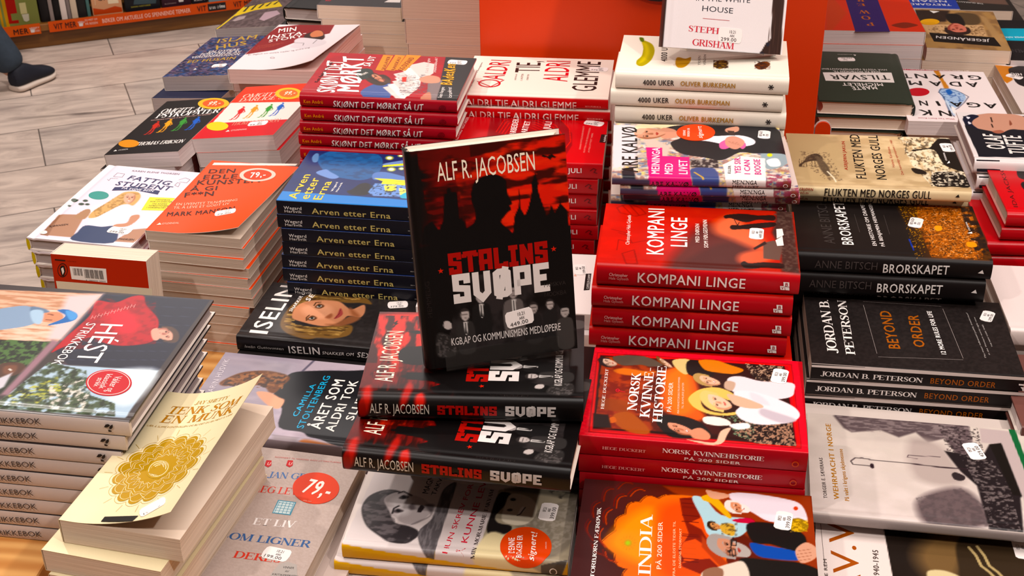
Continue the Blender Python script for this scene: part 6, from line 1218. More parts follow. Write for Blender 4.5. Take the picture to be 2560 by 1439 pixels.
{'id': 'juli', 'L': 0.212, 'W': 0.157, 'T': 0.0224, 'hard': False, 'n': 10, 'low': (0.006,-0.006), 'ct': 'c2161c', 'cs': 'b81219', 'r': 0.003, 'mat': 'gloss', 'shift': [(-0.006,0,0),(-0.007,0.001,0.01),(-0.0065,0,0.0),(-0.0045,0.001,0),(-0.009,0,0.01)], 'label': 'bright red political paperback with red contour lines on its cover', 'sub': 'bright red political paperback with white spine lettering', 'group': 'bright red paperbacks behind the standing hardcover', 'ang': 0.02, 'P0': (-0.3076,1.5841,0.9026), 'frame': ((0.9998,0.02,0.0),(-0.02,0.9998,0.0),(0.0,0.0,1.0)), 
  'ras': [('P','8c1218',2,[(49,142.5),(142.5,157.5),(165.5,96),(168.5,56),(159.5,8),(97,-22),(54,42)]),
    ('L','d8322e',(1.1,0.5),[(62.5,91.9),(68.5,134.5),(89.9,143.4),(116,143.2),(141.8,121.6),(153.7,85.8),(152.9,50.1)]),
    ('L','d8322e',(1.1,0.5),[(66.8,89.5),(72.8,130.1),(90.5,137.8),(114.7,136.4),(138.6,115.7),(149.8,80.9),(149.4,49.8)]),
    ('L','d8322e',(1.1,0.5),[(71,87.1),(77,125.7),(91.1,132.1),(113.5,129.6),(135.5,109.9),(145.8,76.1),(145.8,49.5)]),
    ('L','d8322e',(1.1,0.5),[(75.3,84.8),(81.1,121.3),(91.7,126.4),(112.3,122.9),(132.3,104.1),(141.9,71.3),(142.3,49.2)]),
    ('L','d8322e',(1.1,0.5),[(79.6,82.4),(85.3,117),(92.2,120.8),(111.1,116.3),(129.2,98.3),(138,66.5),(138.8,49)]),
    ('L','d8322e',(1.1,0.5),[(83.8,80),(89.4,112.6),(92.8,115.3),(109.9,109.7),(126,92.6),(134.1,61.8),(135.3,48.7)]),
    ('L','d8322e',(1.4,0.5),[(141,154.8),(160.7,113.8),(165.7,68.8),(160.2,46.4)]),
    ('L','d8322e',(1.2,0.5),[(139.2,154.7),(183.4,129.7)])],
  'top': [('T','ARBEIDER-','f0dcd8',89.6,85,89,143.4,8.1,'sans',0.02),
    ('T','PARTIET','f0dcd8',104,86.2,105.8,132.8,8.1,'sans',0.02),
    ('T','22. JULI','f0dcd8',133.1,84.1,135.4,132.8,8.9,'sans',0.02),
    ('T','HALLVARD NOTAKER','f0c8c4',13.6,51.8,19.5,140.1,4.1,'sans',0.02),
    ('T','DENNE FORTELLINGEN ER BLITT','e89890',180.7,43.7,181.1,122.5,2.1,'sans',0),
    ('T','SLUTTEN OG ER BEGYNNELSEN','e89890',186.6,33.4,189.7,116.2,2.1,'sans',0),
    ('T','AVSLUTTET HER','e89890',192.7,33.9,194.3,98.2,2.1,'sans',0),
    ('V','1a1414',[(205.3,95.4),(213.4,95.2),(212.9,67.4),(204,68.4)]),
    ('T','Aschehoug','e8e0dc',211.9,70,212.2,93.3,3.2,'sans',0)],'spine': [('T','22. JULI','f4e4e0',151.7,-14.2,184.9,-13.2,6.5,'sans',0.02),('W','6a0c12',1.2,[(195.7,-10.2),(200,-6.6),(203.4,-8),(200.9,-11.9),(205.3,-13.2)])], 'stick': [('price',(193.3,132.8),(0.952,-0.306),['10.21','ARK','399.00'],(26,16))], },
{'id': 'arven', 'L': 0.216, 'W': 0.15, 'T': 0.0183, 'hard': False, 'n': 9, 'ct': '1b2a5a', 'cs': '14131a', 'r': 0.0012, 'mat': 'gloss', 'pg': 'grey', 'shift': [(-0.001,0,0),(0.003,-0.001,0),(0.002,0,0.002),(-0.001,0.001,0),(-0.0015,0,0.0),(0.003,-0.001,0)], 'label': 'dark blue political paperback with illustrated blue figure on its cover', 'sub': 'dark blue-spined political paperback with yellow spine lettering', 'group': 'dark blue paperbacks left of the standing hardcover', 'ang': -0.02, 'P0': (-0.4847,1.4351,0.9097), 'frame': ((0.9998,-0.02,0.0),(0.02,0.9998,0.0),(0.0,0.0,1.0)), 
  'ras': [('P','1c2754',1,[(-101,132),(177,175),(210,4.5),(-46.5,-28)]),
    ('N','223268',(20,14,0.5,4,0.5),[(-2,-30),(218,-30),(218,152),(-2,152)]),
    ('P','3f7cc0',0.5,[(0.4,25.4),(190.6,19.5),(197.7,-15.3),(0.3,-0.8)]),
    ('S','2f5a8c',1.2,[(17,125.5),(22.5,145),(41,156),(68,148.5),(89.5,149),(102.5,131.5),(107,99),(101.5,78.5),(88.5,68.5),(69,70.5),(48,77.5),(30,98)]),
    ('N','1f3a62',(8,5,0.52,5,0.6),[(11.3,146),(95.1,156.4),(112.4,75.7),(43.8,67.1)]),
    ('S','5f7fa8',1,[(9,128.5),(10.5,141.5),(15.5,138),(19.5,117),(14.5,114.5)]),
    ('S','6f8cc0',0.8,[(27,83),(36.5,94.5),(45,87.5),(59,75),(55.5,68.5),(46.5,69.5)]),
    ('S','6f88b8',1,[(105.5,119.5),(130,135),(147.5,145.5),(152.5,121),(119.5,113)]),
    ('S','5a78b0',1,[(100.5,90),(114.5,96),(146.5,84),(161,81.5),(163.5,70),(120,72.5),(104.5,72.5)]),
    ('P','e0d820',0.6,[(106.5,115.5),(134.2,125.2),(149.1,137.5),(150.7,130.1),(133.8,118.9),(107.6,110.7)]),
    ('P','e4dc28',0.6,[(103.6,76.6),(119.1,76.5),(148.8,74.3),(149.6,70.5),(115.5,70.1)]),
    ('S','141418',1.6,[(80,34.5),(85,41),(91,57.5),(100.5,60.5),(109,48),(107,28.5),(89,26)]),
    ('P','6f90c8',1,[(106.5,36),(109,61.5),(146,64),(172,29),(116,26)]),
    ('P','e8e040',0.6,[(117.1,70.3),(146.3,70),(148.4,60.5),(117.7,60.6)]),
    ('P','f0e860',1,[(122,57),(137,59),(140,44),(128,38.5)]),
    ('P','e8e878',1,[(142,52),(154,49.5),(158.5,31),(147.5,33.5)]),
    ('N','1a2438',(3,3,0.62,9,0.9),[(102.8,58.7),(164.2,66.4),(172.4,27.2),(112.6,25.4)]),
    ('S','20a0c0',1,[(149.5,34),(156,42),(170.5,36.5),(173,25.5),(151.5,24.5)]),
    ('E','a8b048',2.5,(109.9,139,5.1,0.6,1.4,-6.2)),
    ('E','f4f4d8',1,(109.9,139,3.1,0.3,0.8,-3.7)),
    ('E','a8b048',2.5,(123,147.8,3.8,0.5,1.0,-4.5)),
    ('E','f4f4d8',1,(123,147.8,2.2,0.3,0.6,-2.7)),
    ('E','a8b048',2.5,(120.3,104.9,5.5,0.7,1.5,-6.3)),
    ('E','f4f4d8',1,(120.3,104.9,3.3,0.4,0.9,-3.8)),
    ('E','a8b048',2.5,(132.6,108.5,3.8,0.4,1.0,-4.4)),
    ('E','f4f4d8',1,(132.6,108.5,2.3,0.3,0.6,-2.7))],
  'top': [('T','Arven','e0c040',23.6,5.9,22,76.4,10.9,'sans',0.015),
    ('T','etter','e0c040',38.9,6.7,36.6,67.8,11.5,'sans',0.015),
    ('T','Erna','e0c040',55,6.9,54.4,59.7,10.6,'sans',0.015),
    ('T','Wegard','e8e4e0',62.8,32,62.6,58.4,2.7,'sans',0.02),
    ('T','Harsvik','e8e4e0',68.9,31.3,68.9,58.4,2.6,'sans',0.02)],
  'spine': [('T','Arven etter Erna','c8b878',44.1,-15.5,142.7,-16.2,7.7,'sans',0.012),
    ('T','Wegard','d8d4d0',9,-11.3,31.5,-11.2,4.2,'sans',0.015),
    ('T','Harsvik','d8d4d0',9.6,-15.6,31.5,-15.5,3.5,'sans',0.015),
    ('T','RES PUBLICA','b0aca8',164.4,-13.3,182.5,-13.5,1.4,'serif',0)],},
{'id': 'iselin', 'L': 0.205, 'W': 0.132, 'T': 0.0208, 'hard': True, 'n': 3, 'low': (0,-0.02), 'ct': '231f1f', 'cs': '1a1717', 'r': 0.002, 'mat': 'gloss', 'pg': 'grey', 'label': 'dark grey hardcover with large close-up of blonde woman', 'sub': 'dark grey hardcover under the blonde portrait one', 'group': 'dark grey portrait hardcovers left of the standing book', 'ang': -0.06, 'P0': (-0.5165,1.327,0.7772), 'frame': ((0.9982,-0.06,0.0),(0.06,0.9982,0.0),(0.0,0.0,1.0)), 
  'ras': [('N','2f2a2a',(5,5,0.5,4,0.6),[(-2,-30),(207,-30),(207,134),(-2,134)]),
    ('S','6f5230',2,[(44,33.5),(41,62),(45.5,89.5),(59,112),(83.5,123.5),(108,124),(128.5,114),(141.5,99),(126,100),(109.5,97),(81,99),(60.5,85.5),(52,64),(53.5,45),(67.5,34.5),(91,35.5),(112.5,42),(131.5,45.5),(134.5,24),(118,13.5),(98.5,12),(87,6.5),(72,10.5),(56.5,17)]),
    ('N','b08e58',(10,3,0.5,6,0.85),[(47.1,34.2),(44.1,62.7),(59.5,110.6),(102.4,119.6),(129.6,110.6),(107.3,103.4),(64.2,96.1),(52.2,64.1),(61.6,36.7),(91.8,32.4),(129.3,42),(122.9,19.1),(90.3,16.5),(61.8,21)]),
    ('N','3a2818',(12,2.5,0.57,7,0.8),[(47.1,34.2),(44.1,62.7),(59.5,110.6),(102.4,119.6),(129.6,110.6),(107.3,103.4),(64.2,96.1),(52.2,64.1),(61.6,36.7),(91.8,32.4),(129.3,42),(122.9,19.1),(90.3,16.5),(61.8,21)]),
    ('S','c48a6c',1.5,[(51,57.5),(49.5,77),(58.5,92),(77.5,98.5),(98.5,98.5),(112,87.5),(120.5,82.5),(132,96),(138,79),(136,65.5),(125,67),(119,65.5),(116,52.5),(106,41),(90,38.5),(67.5,44),(56,48.5)]),
    ('S','d89e80',8,[(57.5,75),(70.5,87),(88,87),(99.5,72),(91.5,54.5),(70,57.5)]),
    ('S','8a5a42',4,[(98.5,43),(111,47),(119.5,62.5),(125,67),(136.5,64),(130,51),(116,41.5)]),
    ('S','9a6248',5,[(116.5,85),(122,82.5),(135,68.5),(125,68.5)]),
    ('S','5a3826',2,[(73,80),(76,89.5),(84,85),(80.5,78)]),
    ('S','e0d4cc',1,[(75,81.5),(77,86),(81,84.5),(79,80.5)]),
    ('E','1a2420',0.8,(77.8,83.7,2,0.3,0.8,-2.5)),
    ('S','5a3826',2,[(73,50.5),(76,60),(84,55.5),(80.5,48.5)]),
    ('S','e0d4cc',1,[(75,52),(77,56.5),(81,55),(79,51)]),
    ('E','1a2420',0.8,(77.9,54.2,2,0.4,0.8,-2.4)),
    ('L','4a3020',(1.8,1),[(70.8,83.8),(71,91.2),(76.5,93.1)]),
    ('L','4a3020',(1.8,1),[(73.2,47.6),(70.7,54.3),(72.4,60.4)]),
    ('S','9a6048',3,[(93.5,58),(97.5,68.5),(101,64.5),(100,57.5)]),
    ('S','a0504e',1.2,[(105,57),(106,68.5),(105,83),(109,78.5),(112.5,69.5),(110,61)]),
    ('L','6a2c2e',(0.8,0.4),[(106.2,57.8),(107.6,68.7),(106.9,79.4)])],
  'top': [('T','ISELIN','f4ece6',35.5,10.2,35.6,126.2,22.5,'sans',0.015),
    ('T','SNAKKER OM','f4ece6',48.6,64.5,50.7,121.1,4.4,'hand',0.02),
    ('T','SEX','f4ece6',61.9,92.3,65.8,123.7,6.7,'hand',0.04),
    ('R','e8e4e0',(187.4,124.5,4.3,0.8,1.3,-4.8),1.0)],
  'spine': [('T','ISELIN','f0ece8',66.2,-16.6,105.3,-14.6,9.7,'sans',0.02),
    ('T','SNAKKER OM','e8e4e0',108.1,-13.8,147.9,-11.8,4.1,'hand',0.01),
    ('T','SEX','e8e4e0',151.3,-13.2,169.6,-12.6,6.9,'hand',0.02),
    ('T','Iselin Guttormsen','c8c4c0',10.3,-14.8,59.8,-13.1,3.8,'hand',0)],'stick': [('price',(173.7,103.1),(0.96,0.281),['10.21','ARK','379.00'],(24,16))], },
{'id': 'camilla', 'L': 0.216, 'W': 0.158, 'T': 0.019, 'hard': True, 'n': 2, 'low': (0,-0.006), 'ct': 'a89aa4', 'cs': '8a7c80', 'r': 0.002, 'mat': 'gloss', 'label': 'lilac-grey hardcover with curly-haired woman seen from behind', 'sub': 'lilac-grey hardcover under the curly-haired woman one', 'group': 'lilac-grey hardcovers between monk book and standing book', 'ang': -0.06, 'P0': (-0.5364,1.1555,0.763), 'frame': ((0.9982,-0.06,0.0),(0.06,0.9982,0.0),(0.0,0.0,1.0)), 
  'ras': [('G','9a909a',('b8aab4',5,140.7,157.9,98.1),[(-2,-30),(218,-30),(218,160),(-2,160)]),
    ('N','8a8290',(30,14,0.5,3,0.5),[(-2,-30),(218,-30),(218,160),(-2,160)]),
    ('S','17171b',1.5,[(88.5,76),(89.5,106.5),(93.5,128),(118,137),(155.5,143.5),(201.5,146.5),(239,79.5),(223.5,3.5),(188,0.0),(167.5,8.5),(152,11.5),(142.5,17.5),(115,22),(106.5,56.5)]),
    ('S','6a4026',2.5,[(17.5,94),(25.5,109),(38.5,121),(62,127.5),(85,124.5),(95.5,116),(91.5,100),(88.5,86),(81.5,85),(69.5,96),(42.5,95),(25.5,88.5)]),
    ('N','9a6844',(5,4,0.5,7,0.8),[(20.4,91.1),(25.3,109),(54.6,126.2),(91.1,123.9),(93.7,93.7),(70.6,93),(29,89.2)]),
    ('N','2e1a12',(4,4,0.58,7,0.8),[(20.4,91.1),(25.3,109),(54.6,126.2),(91.1,123.9),(93.7,93.7),(70.6,93),(29,89.2)]),
    ('S','d8a084',2,[(66.5,82.5),(81.5,85),(95.5,77.5),(104,72.5),(103,56),(88.5,60)]),
    ('S','a86a44',4,[(144.5,-4.5),(150,5.5),(169.5,3),(189,-2.5),(189,-14.5),(168.5,-18),(151.5,-15)]),
    ('P','8f8488',5,[(112.5,8),(142.5,7),(146,-14.5),(120.5,-14.5)]),
    ('L','5a5464',(3,1.5),[(105.1,135),(111.1,159)])],
  'top': [('T','CAMILLA','4aa8d0',128.7,44.6,129.4,110,6.4,'sans',0.015),
    ('T','STOLTENBERG','4aa8d0',142.2,23.7,140.8,129,7.8,'sans',0.015),
    ('T','ÅRET SOM','f4ece6',161.1,25.5,160,123.8,12.4,'sans',0.02),
    ('T','ALDRI TOK','f4ece6',177.3,23.7,175.8,124.8,10.6,'sans',0.02),
    ('T','SLUTT','f4ece6',192,47.8,194.3,111.1,9.2,'sans',0.02),
    ('T','KARIN HUSVIK','cfc6cc',17.7,67.2,11.1,143.5,6.6,'sans',0.01)],},
{'id': 'cappelen', 'L': 0.212, 'W': 0.15, 'T': 0.022, 'hard': False, 'n': 4, 'low': (0.04,-0.01), 'ct': 'e8dcd8', 'cs': 'd8ccc8', 'mat': 'satin', 'pg': 'white', 'label': 'white paperback half hidden behind the standing hardcover', 'sub': 'white paperback behind the standing hardcover', 'group': 'white paperbacks behind the standing hardcover', 'ang': 0.02, 'P0': (-0.3058,1.382,0.798), 'frame': ((0.9998,0.02,0.0),(-0.02,0.9998,0.0),(0.0,0.0,1.0)), 
  'top': [('V','1c1817',[(200.4,98.4),(207.3,100),(207.4,58.4),(200.3,56.4)]),
    ('T','CAPPELEN DAMM','d8d0cc',206.4,60.6,206.5,97.1,3.2,'sans',0),
    ('T','FØRSTE','e0742c',189.3,91.8,187.8,120.5,3.2,'sans',0)],'stick': [('price',(192.4,108.8),(-0.147,0.989),['09.21','ARK','199.00'],(26,16))], },
{'id': 'st0', 'L': 0.219, 'W': 0.152, 'T': 0.0272, 'hard': True, 'n': 1, 'single': 1, 'label': 'black and red thriller hardcover standing upright on clear stand', 'ct': '0f0b0b', 'cs': '100b0b', 'r': 0.008, 'rspine': 1, 'mat': 'gloss', 'pg': 'cream', 'cell': (0.9,1.2), 'P0': (-0.2593,1.1501,1.1343), 'frame': ((0.0816,-0.1641,-0.9831),(0.9412,0.337,0.0219),(0.3277,-0.9271,0.182)), 'pos_group': 1, 
  'ras': [('P','0d0a0a',0.6,[(-2,-32),(221,-32),(221,154),(-2,154)]),
    ('P','7a100e',4,[(-2,2),(92,4),(88,40),(80,70),(96,100),(98,154),(-2,154)]),
    ('S','d41f12',16,[(0.0,95),(50,84),(92,90),(98,154),(-2,154)]),
    ('N','e23420',(5,22,0.5,5,0.8),[(-2,40),(75,50),(98,154),(-2,154)]),
    ('N','2a0806',(7,26,0.52,6,0.9),[(-2,-5),(88,-5),(88,152),(-2,152)]),
    ('P','0f0a09',16,[(-2,-32),(96,-32),(96,14),(40,18),(-2,30)]),
    ('N','7a120e',(4,20,0.5,5,0.6),[(-2,10),(60,14),(80,60),(-2,60)]),
    ('S','0a0707',0.9,[(90.5,46),(81.5,48.5),(75.5,58),(66,60.5),(53.5,57.5),(43,58.5),(34.5,63),(30.5,74),(31.5,84.5),(38,92),(42,92),(48,92.5),(54,93.5),(61,96.5),(63,94),(67,95),(69,92),(73,88),(79,84.5),(90.5,94.5),(103.5,99),(107.5,75)]),
    ('P','0a0707',0.8,[(78.5,24),(69,29),(43.5,32),(43.5,34.5),(38.5,35.5),(38.5,38.5),(42.5,39),(43,43.5),(45.5,44.5),(70,44.5),(68.5,47),(74,48),(68.5,49.5),(85.5,50.5),(95.5,44),(90.5,5.5),(73,10.5),(68.5,18)]),
    ('P','0a0707',0.7,[(97,94.1),(73.5,98),(68.7,100.8),(64.9,102.6),(47.3,104.2),(65.1,104),(69.3,105.1),(74.8,108),(68,111.7),(57.4,115),(48.9,117),(43.9,116.2),(38.3,119.1),(33.6,120.5),(38.6,121.6),(44.8,123.4),(49.6,122),(58.5,123.9),(69.6,127.1),(77.6,129.2),(75.4,131.9),(69,133.9),(65.8,134.5),(69.1,135),(76.4,137.2),(71.6,140.1),(67.9,142.5),(64,143.5),(68.1,144.3),(75.1,149.7),(82.2,150),(95.4,151.1),(127.5,165.5),(117.1,90.8)]),
    ('P','0a0707',1,[(98,-6),(90,20),(88,36),(94,60),(96,120),(94,132),(90,154),(219,154),(219,-32),(98,-32)]),
    ('S','140a08',0.5,[(17.2,128.8),(19.2,133.6),(17.3,138.2),(18.8,139),(21,142.5),(21.7,140.7),(21.4,138),(23,136.1),(20.8,133.5),(19.4,129.3)]),
    ('N','2f2a2a',(18,12,0.45,3,0.8),[(128,40),(128,110),(200,152),(205,20)]),
    ('S','161414',1.0,[(157.5,55),(161.5,49.5),(176,48.5),(192.5,51),(192.5,65.5),(176,67.5),(161.5,66.5),(157.5,61.5)]),
    ('P','c8c2be',0.5,[(158.2,56.34),(172.46,57.27),(172.46,59.13),(158.2,60.68)]),
    ('P','1a1716',0.4,[(159.44,57.642),(171.22,57.456),(171.84,58.944),(159.44,58.82)]),
    ('S','2a2524',0.8,[(146.5,54),(143.5,58),(146.5,63),(151.5,63),(152.5,53)]),
    ('S','9a9290',0.8,[(147,56.5),(148.5,54.5),(154,54.5),(157.5,58),(154,62.5),(148.5,62.5),(147,60)]),
    ('L','3a3230',(0.8,0.4),[(150.14,55.1),(150.14,61.3)]),
    ('L','4a3f3c',(0.7,0.4),[(154.48,57.58),(154.48,60.06)]),
    ('S','5a5351',1.0,[(157.5,87),(161.5,81),(177.5,79.5),(195.5,82.5),(195.5,98.5),(177.5,100.5),(161.5,99.5),(157.5,94)]),
    ('P','c8c2be',0.5,[(158,88.46),(173.64,89.48),(173.64,91.52),(158,93.22)]),
    ('P','1a1716',0.4,[(159.36,89.888),(172.28,89.684),(172.96,91.316),(159.36,91.18)]),
    ('S','0f0d0d',0.8,[(145,85.5),(141.5,90.5),(145,96),(150.5,96),(152,85)]),
    ('S','8f8683',0.8,[(146,88.5),(147,86.5),(153,86.5),(157.5,90.5),(153,95.5),(147,95.5),(146,92.5)]),
    ('L','3a3230',(0.8,0.4),[(149.16,87.1),(149.16,93.9)]),
    ('L','4a3f3c',(0.7,0.4),[(153.92,89.82),(153.92,92.54)]),
    ('S','1c1a1a',1.0,[(174,124),(177,119.5),(189,118.5),(202,120.5),(202,132.5),(189,134),(177,133),(174,129)]),
    ('S','2a2524',0.8,[(165,123),(162.5,126.5),(165,130.5),(169,130.5),(170,122.5)]),
    ('S','aaa09c',0.8,[(165.5,125),(166.5,123.5),(171,123.5),(174,126.5),(171,130),(166.5,130),(165.5,128)]),
    ('L','3a3230',(0.8,0.4),[(168.2,124.1),(168.2,129.1)]),
    ('L','4a3f3c',(0.7,0.4),[(171.7,126.1),(171.7,128.1)]),
    ('S','1e1b1b',1.0,[(176,107),(179,102),(192.5,101),(206.5,103),(206.5,116.5),(192.5,118),(179,117),(176,112.5)]),
    ('S','2a2524',0.8,[(166,106),(163,110),(166,114),(170.5,114),(171.5,105.5)]),
    ('S','9c928e',0.8,[(166.5,108),(167.5,106.5),(172.5,106.5),(176,110),(172.5,113.5),(167.5,113.5),(166.5,111.5)]),
    ('L','3a3230',(0.8,0.4),[(169.2,107.05),(169.2,112.55)]),
    ('L','4a3f3c',(0.7,0.4),[(173.05,109.25),(173.05,111.45)]),
    ('S','3a3634',1.0,[(184.5,138),(188,133),(202,131.5),(217,134),(217,148),(202,149.5),(188,148.5),(184.5,144)]),
    ('S','0f0d0d',0.8,[(174,137),(171,141),(174,145.5),(178.5,145.5),(180,136.5)]),
    ('S','a09894',0.8,[(174.5,139.5),(175.5,137.5),(181,137.5),(184.5,141),(181,145),(175.5,145),(174.5,142.5)]),
    ('L','3a3230',(0.8,0.4),[(177.46,138.1),(177.46,143.9)]),
    ('L','4a3f3c',(0.7,0.4),[(181.52,140.42),(181.52,142.74)]),
    ('S','2a2726',1.0,[(173.5,38.5),(177,33),(191.5,32),(207,34),(207,48.5),(191.5,50.5),(177,49),(173.5,44.5)]),
    ('P','c8c2be',0.5,[(174.2,39.6),(188,40.5),(188,42.3),(174.2,43.8)]),
    ('P','1a1716',0.4,[(175.4,40.86),(186.8,40.68),(187.4,42.12),(175.4,42)]),
    ('S','2a2524',0.8,[(163,37),(160,41.5),(163,46),(167.5,46),(169,36.5)]),
    ('S','b0a6a2',0.8,[(163.5,39.5),(164.5,38),(170,38),(173.5,41.5),(170,45.5),(164.5,45.5),(163.5,43)]),
    ('L','3a3230',(0.8,0.4),[(166.4,38.4),(166.4,44.4)]),
    ('L','4a3f3c',(0.7,0.4),[(170.6,40.8),(170.6,43.2)]),
    ('S','0c0a0a',0.8,[(166.5,16.5),(165.5,23.5),(171.5,27.5),(178.5,24.5),(180.5,16.5),(173.5,13.5)]),
    ('S','b8aeaa',0.7,[(170.5,21.6),(172.5,26.6),(178.5,27.6),(179.5,22.6),(175.5,19.6)]),
    ('S','262322',1,[(181.5,14.5),(195.5,10.5),(207.5,12.5),(207.5,29.5),(191.5,30.5)]),
    ('N','5a5452',(2,2,0.58,8,0.7),[(181.5,14.6),(195.5,10.6),(207.5,12.6),(207.5,29.6),(191.5,30.6)])],
  'top': [('T','ALF R. JACOBSEN','ece0cc',31,27,31,121,18,'sans',-0.002),
    ('T','STALINS','a01612',124,30,124,128,21,'slab',0),
    ('T','SVØPE','d8d0cc',154,32,154,128,29,'slab',0),
    ('T','KGB,AP OG KOMMUNISMENS MEDLØPERE','d8d0cc',197,26,197,136,7.5,'sans',0),
    ('T','MOSKVA','2a2422',150,122,150,144,4,'sans',0),
    ('T','МОСКВА','2a2422',160,122,160,144,4,'sans',0),
    ('T','HEMMELIG','1f1a19',165,10,128,10,5,'sans',0),
    ('V','c82a20',[(116,22),(118,21.3),(118.1,19.1),(119.4,20.9),(121.4,20.2),(120.2,22),(121.4,23.8),(119.4,23.1),(118.1,24.9),(118,22.7)]),
    ('V','c82a20',[(109,134),(111,133.3),(111.1,131.1),(112.4,132.9),(114.4,132.2),(113.2,134),(114.4,135.8),(112.4,135.1),(111.1,136.9),(111,134.7)])],'stick': [('price',(178,95.2),(-0.132,0.991),['10.21','ARK','449.00'],(27,17))], },
{'id': 'st1', 'L': 0.218, 'W': 0.16, 'T': 0.0272, 'hard': True, 'n': 1, 'single': 1, 'label': 'black and red thriller hardcover directly under the standing copy', 'ct': '0f0b0b', 'cs': '100b0b', 'r': 0.008, 'rspine': 1, 'mat': 'gloss', 'pg': 'cream', 'cell': (0.9,1.2), 'ang': 0.075, 'P0': (-0.2945,1.0472,0.8888), 'frame': ((0.9972,0.0749,0.0),(-0.0749,0.9972,0.0),(0.0,0.0,1.0)), 'ref': 'st0', 
  'ras': [('S','b01c14',5,[(8,-20),(14,0.0),(10,20),(4,10)]),
    ('S','a01812',4,[(42,-14),(50,0.0),(52,20),(46,24),(42,0.0)]),
    ('S','c02018',4,[(58,-16),(66,-4),(62,10),(56,2)]),
    ('S','90140e',2,[(2,-26),(8,-20),(6,0.0),(1.0,-8)])],
  'spine': [('T','ALF R. JACOBSEN','cfc6b8',12.1,-16.864,69.6,-16.864,10.9,'sans',-0.002),
    ('T','STALINS','a01612',77.7,-16.864,135.2,-16.864,10.3,'slab',0),
    ('T','SVØPE','c0b8b4',143.3,-16.864,191.8,-16.864,10.9,'slab',0)],},
{'id': 'st2', 'L': 0.218, 'W': 0.155, 'T': 0.0272, 'hard': True, 'n': 6, 'label': 'black and red thriller hardcover,the lower flat copy lying slightly turned', 'group': 'black and red thriller hardcovers under the standing copy', 'sub': 'black and red thriller hardcover', 'shift': [(0.02,0.1,0.02),(0.02,0.102,0.03),(0.02,0.1,0),(0.02,0.101,0.02),(0.02,0.1,0)], 'low': (0.02,0.1), 'ct': '0f0b0b', 'cs': '100b0b', 'r': 0.008, 'rspine': 1, 'mat': 'gloss', 'pg': 'cream', 'cell': (0.9,1.2), 'ang': -0.05, 'P0': (-0.3005,1.0012,0.8603), 'frame': ((0.9988,-0.05,0.0),(0.05,0.9988,0.0),(0.0,0.0,1.0)), 'ref': 'st0', 
  'ras': [('S','b01c14',5,[(8,-20),(14,0.0),(10,20),(4,10)]),
    ('S','a01812',4,[(42,-14),(50,0.0),(52,20),(46,24),(42,0.0)]),
    ('S','c02018',4,[(58,-16),(66,-4),(62,10),(56,2)]),
    ('S','90140e',2,[(2,-26),(8,-20),(6,0.0),(1.0,-8)])],
  'spine': [('T','ALF R. JACOBSEN','cfc6b8',12.1,-16.864,69.6,-16.864,10.9,'sans',-0.002),
    ('T','STALINS','a01612',77.7,-16.864,135.2,-16.864,10.3,'slab',0),
    ('T','SVØPE','c0b8b4',143.3,-16.864,191.8,-16.864,10.9,'slab',0)],},
{'id': 'hun', 'L': 0.217, 'W': 0.135, 'T': 0.0175, 'hard': True, 'n': 5, 'low': (0,-0.012), 'ct': 'd8ccc6', 'cs': 'd09a14', 'r': 0.003, 'fold': 2, 'mat': 'gloss', 'pg': 'white', 'rspine': 1, 'shift': [(-0.008,-0.004,0)], 'label': 'yellow-spined memoir hardcover with two vintage portraits of women', 'sub': 'yellow-spined memoir hardcover', 'group': 'yellow-spined memoir hardcovers at the bottom', 'ang': -0.005, 'P0': (-0.299,0.9675,0.7825), 'frame': ((1.0,-0.005,0.0),(0.005,1.0,0.0),(0.0,0.0,1.0)), 'rlabel': 'orange signed-copy sticker', 
  'ras': [('P','cfc4c2',0.5,[(7.1,111.7),(93.5,105.9),(88.7,-10),(0.8,0.2)]),
    ('S','2f2a2c',1.5,[(9.5,44.5),(6.5,59.5),(10.5,75),(23,85.5),(37.5,86),(45.5,79.5),(37,73),(33,62.5),(37.5,48),(45,36.5),(58.5,33.5),(69,27.5),(69.5,18),(60,8.5),(44.5,9),(30,18),(18,28.5)]),
    ('N','6a6264',(9,4,0.52,6,0.7),[(10.1,44.7),(7.5,59.4),(22.9,85.7),(38.2,83.6),(36.1,62.9),(44.9,36.6),(65.5,29.4),(62.8,11.2),(44.2,10.1),(19.4,28.7)]),
    ('S','b0a6a6',1.3,[(26,72),(35,83),(48.5,82),(64.5,76.5),(74.5,65),(75.5,55),(70.5,44.5),(64,36.5),(53,36.5),(41.5,46),(32.5,57.5)]),
    ('S','d0c8c8',7,[(33.5,67.5),(42.5,79),(54,70),(54.5,52.5),(45.5,49)]),
    ('S','5f5759',3,[(61,36),(70.5,43.5),(77,52.5),(77.5,68),(68,66.5),(77,52.5),(66.5,41.5)]),
    ('S','4a4244',1.6,[(40,74.5),(44,80),(50,77.5),(45.5,73)]),
    ('E','141012',0.8,(44.9,76.7,2.1,0.2,0.5,-2.3)),
    ('S','4a4244',1.6,[(39,53),(42.5,58.5),(49,55.5),(44,51.5)]),
    ('E','141012',0.8,(43.7,55,2.1,0.2,0.5,-2.2)),
    ('L','2a2426',(2,1),[(38.5,82.4),(42.8,85.5),(52.1,80.1)]),
    ('L','2a2426',(2,1),[(38.7,50.6),(38.7,58.1),(42.7,62.4)]),
    ('S','6f6567',3,[(52.5,62.5),(56,68),(59.5,60.5),(56,57.5)]),
    ('S','2c2426',1,[(62.5,56),(64,66),(68.5,64),(67.5,59),(66,55)]),
    ('S','4f4a4c',1.2,[(69.5,25),(78.5,45.5),(80.5,68),(82.5,94),(93.5,106),(93,69.5),(90,-8.5),(79.5,-2)]),
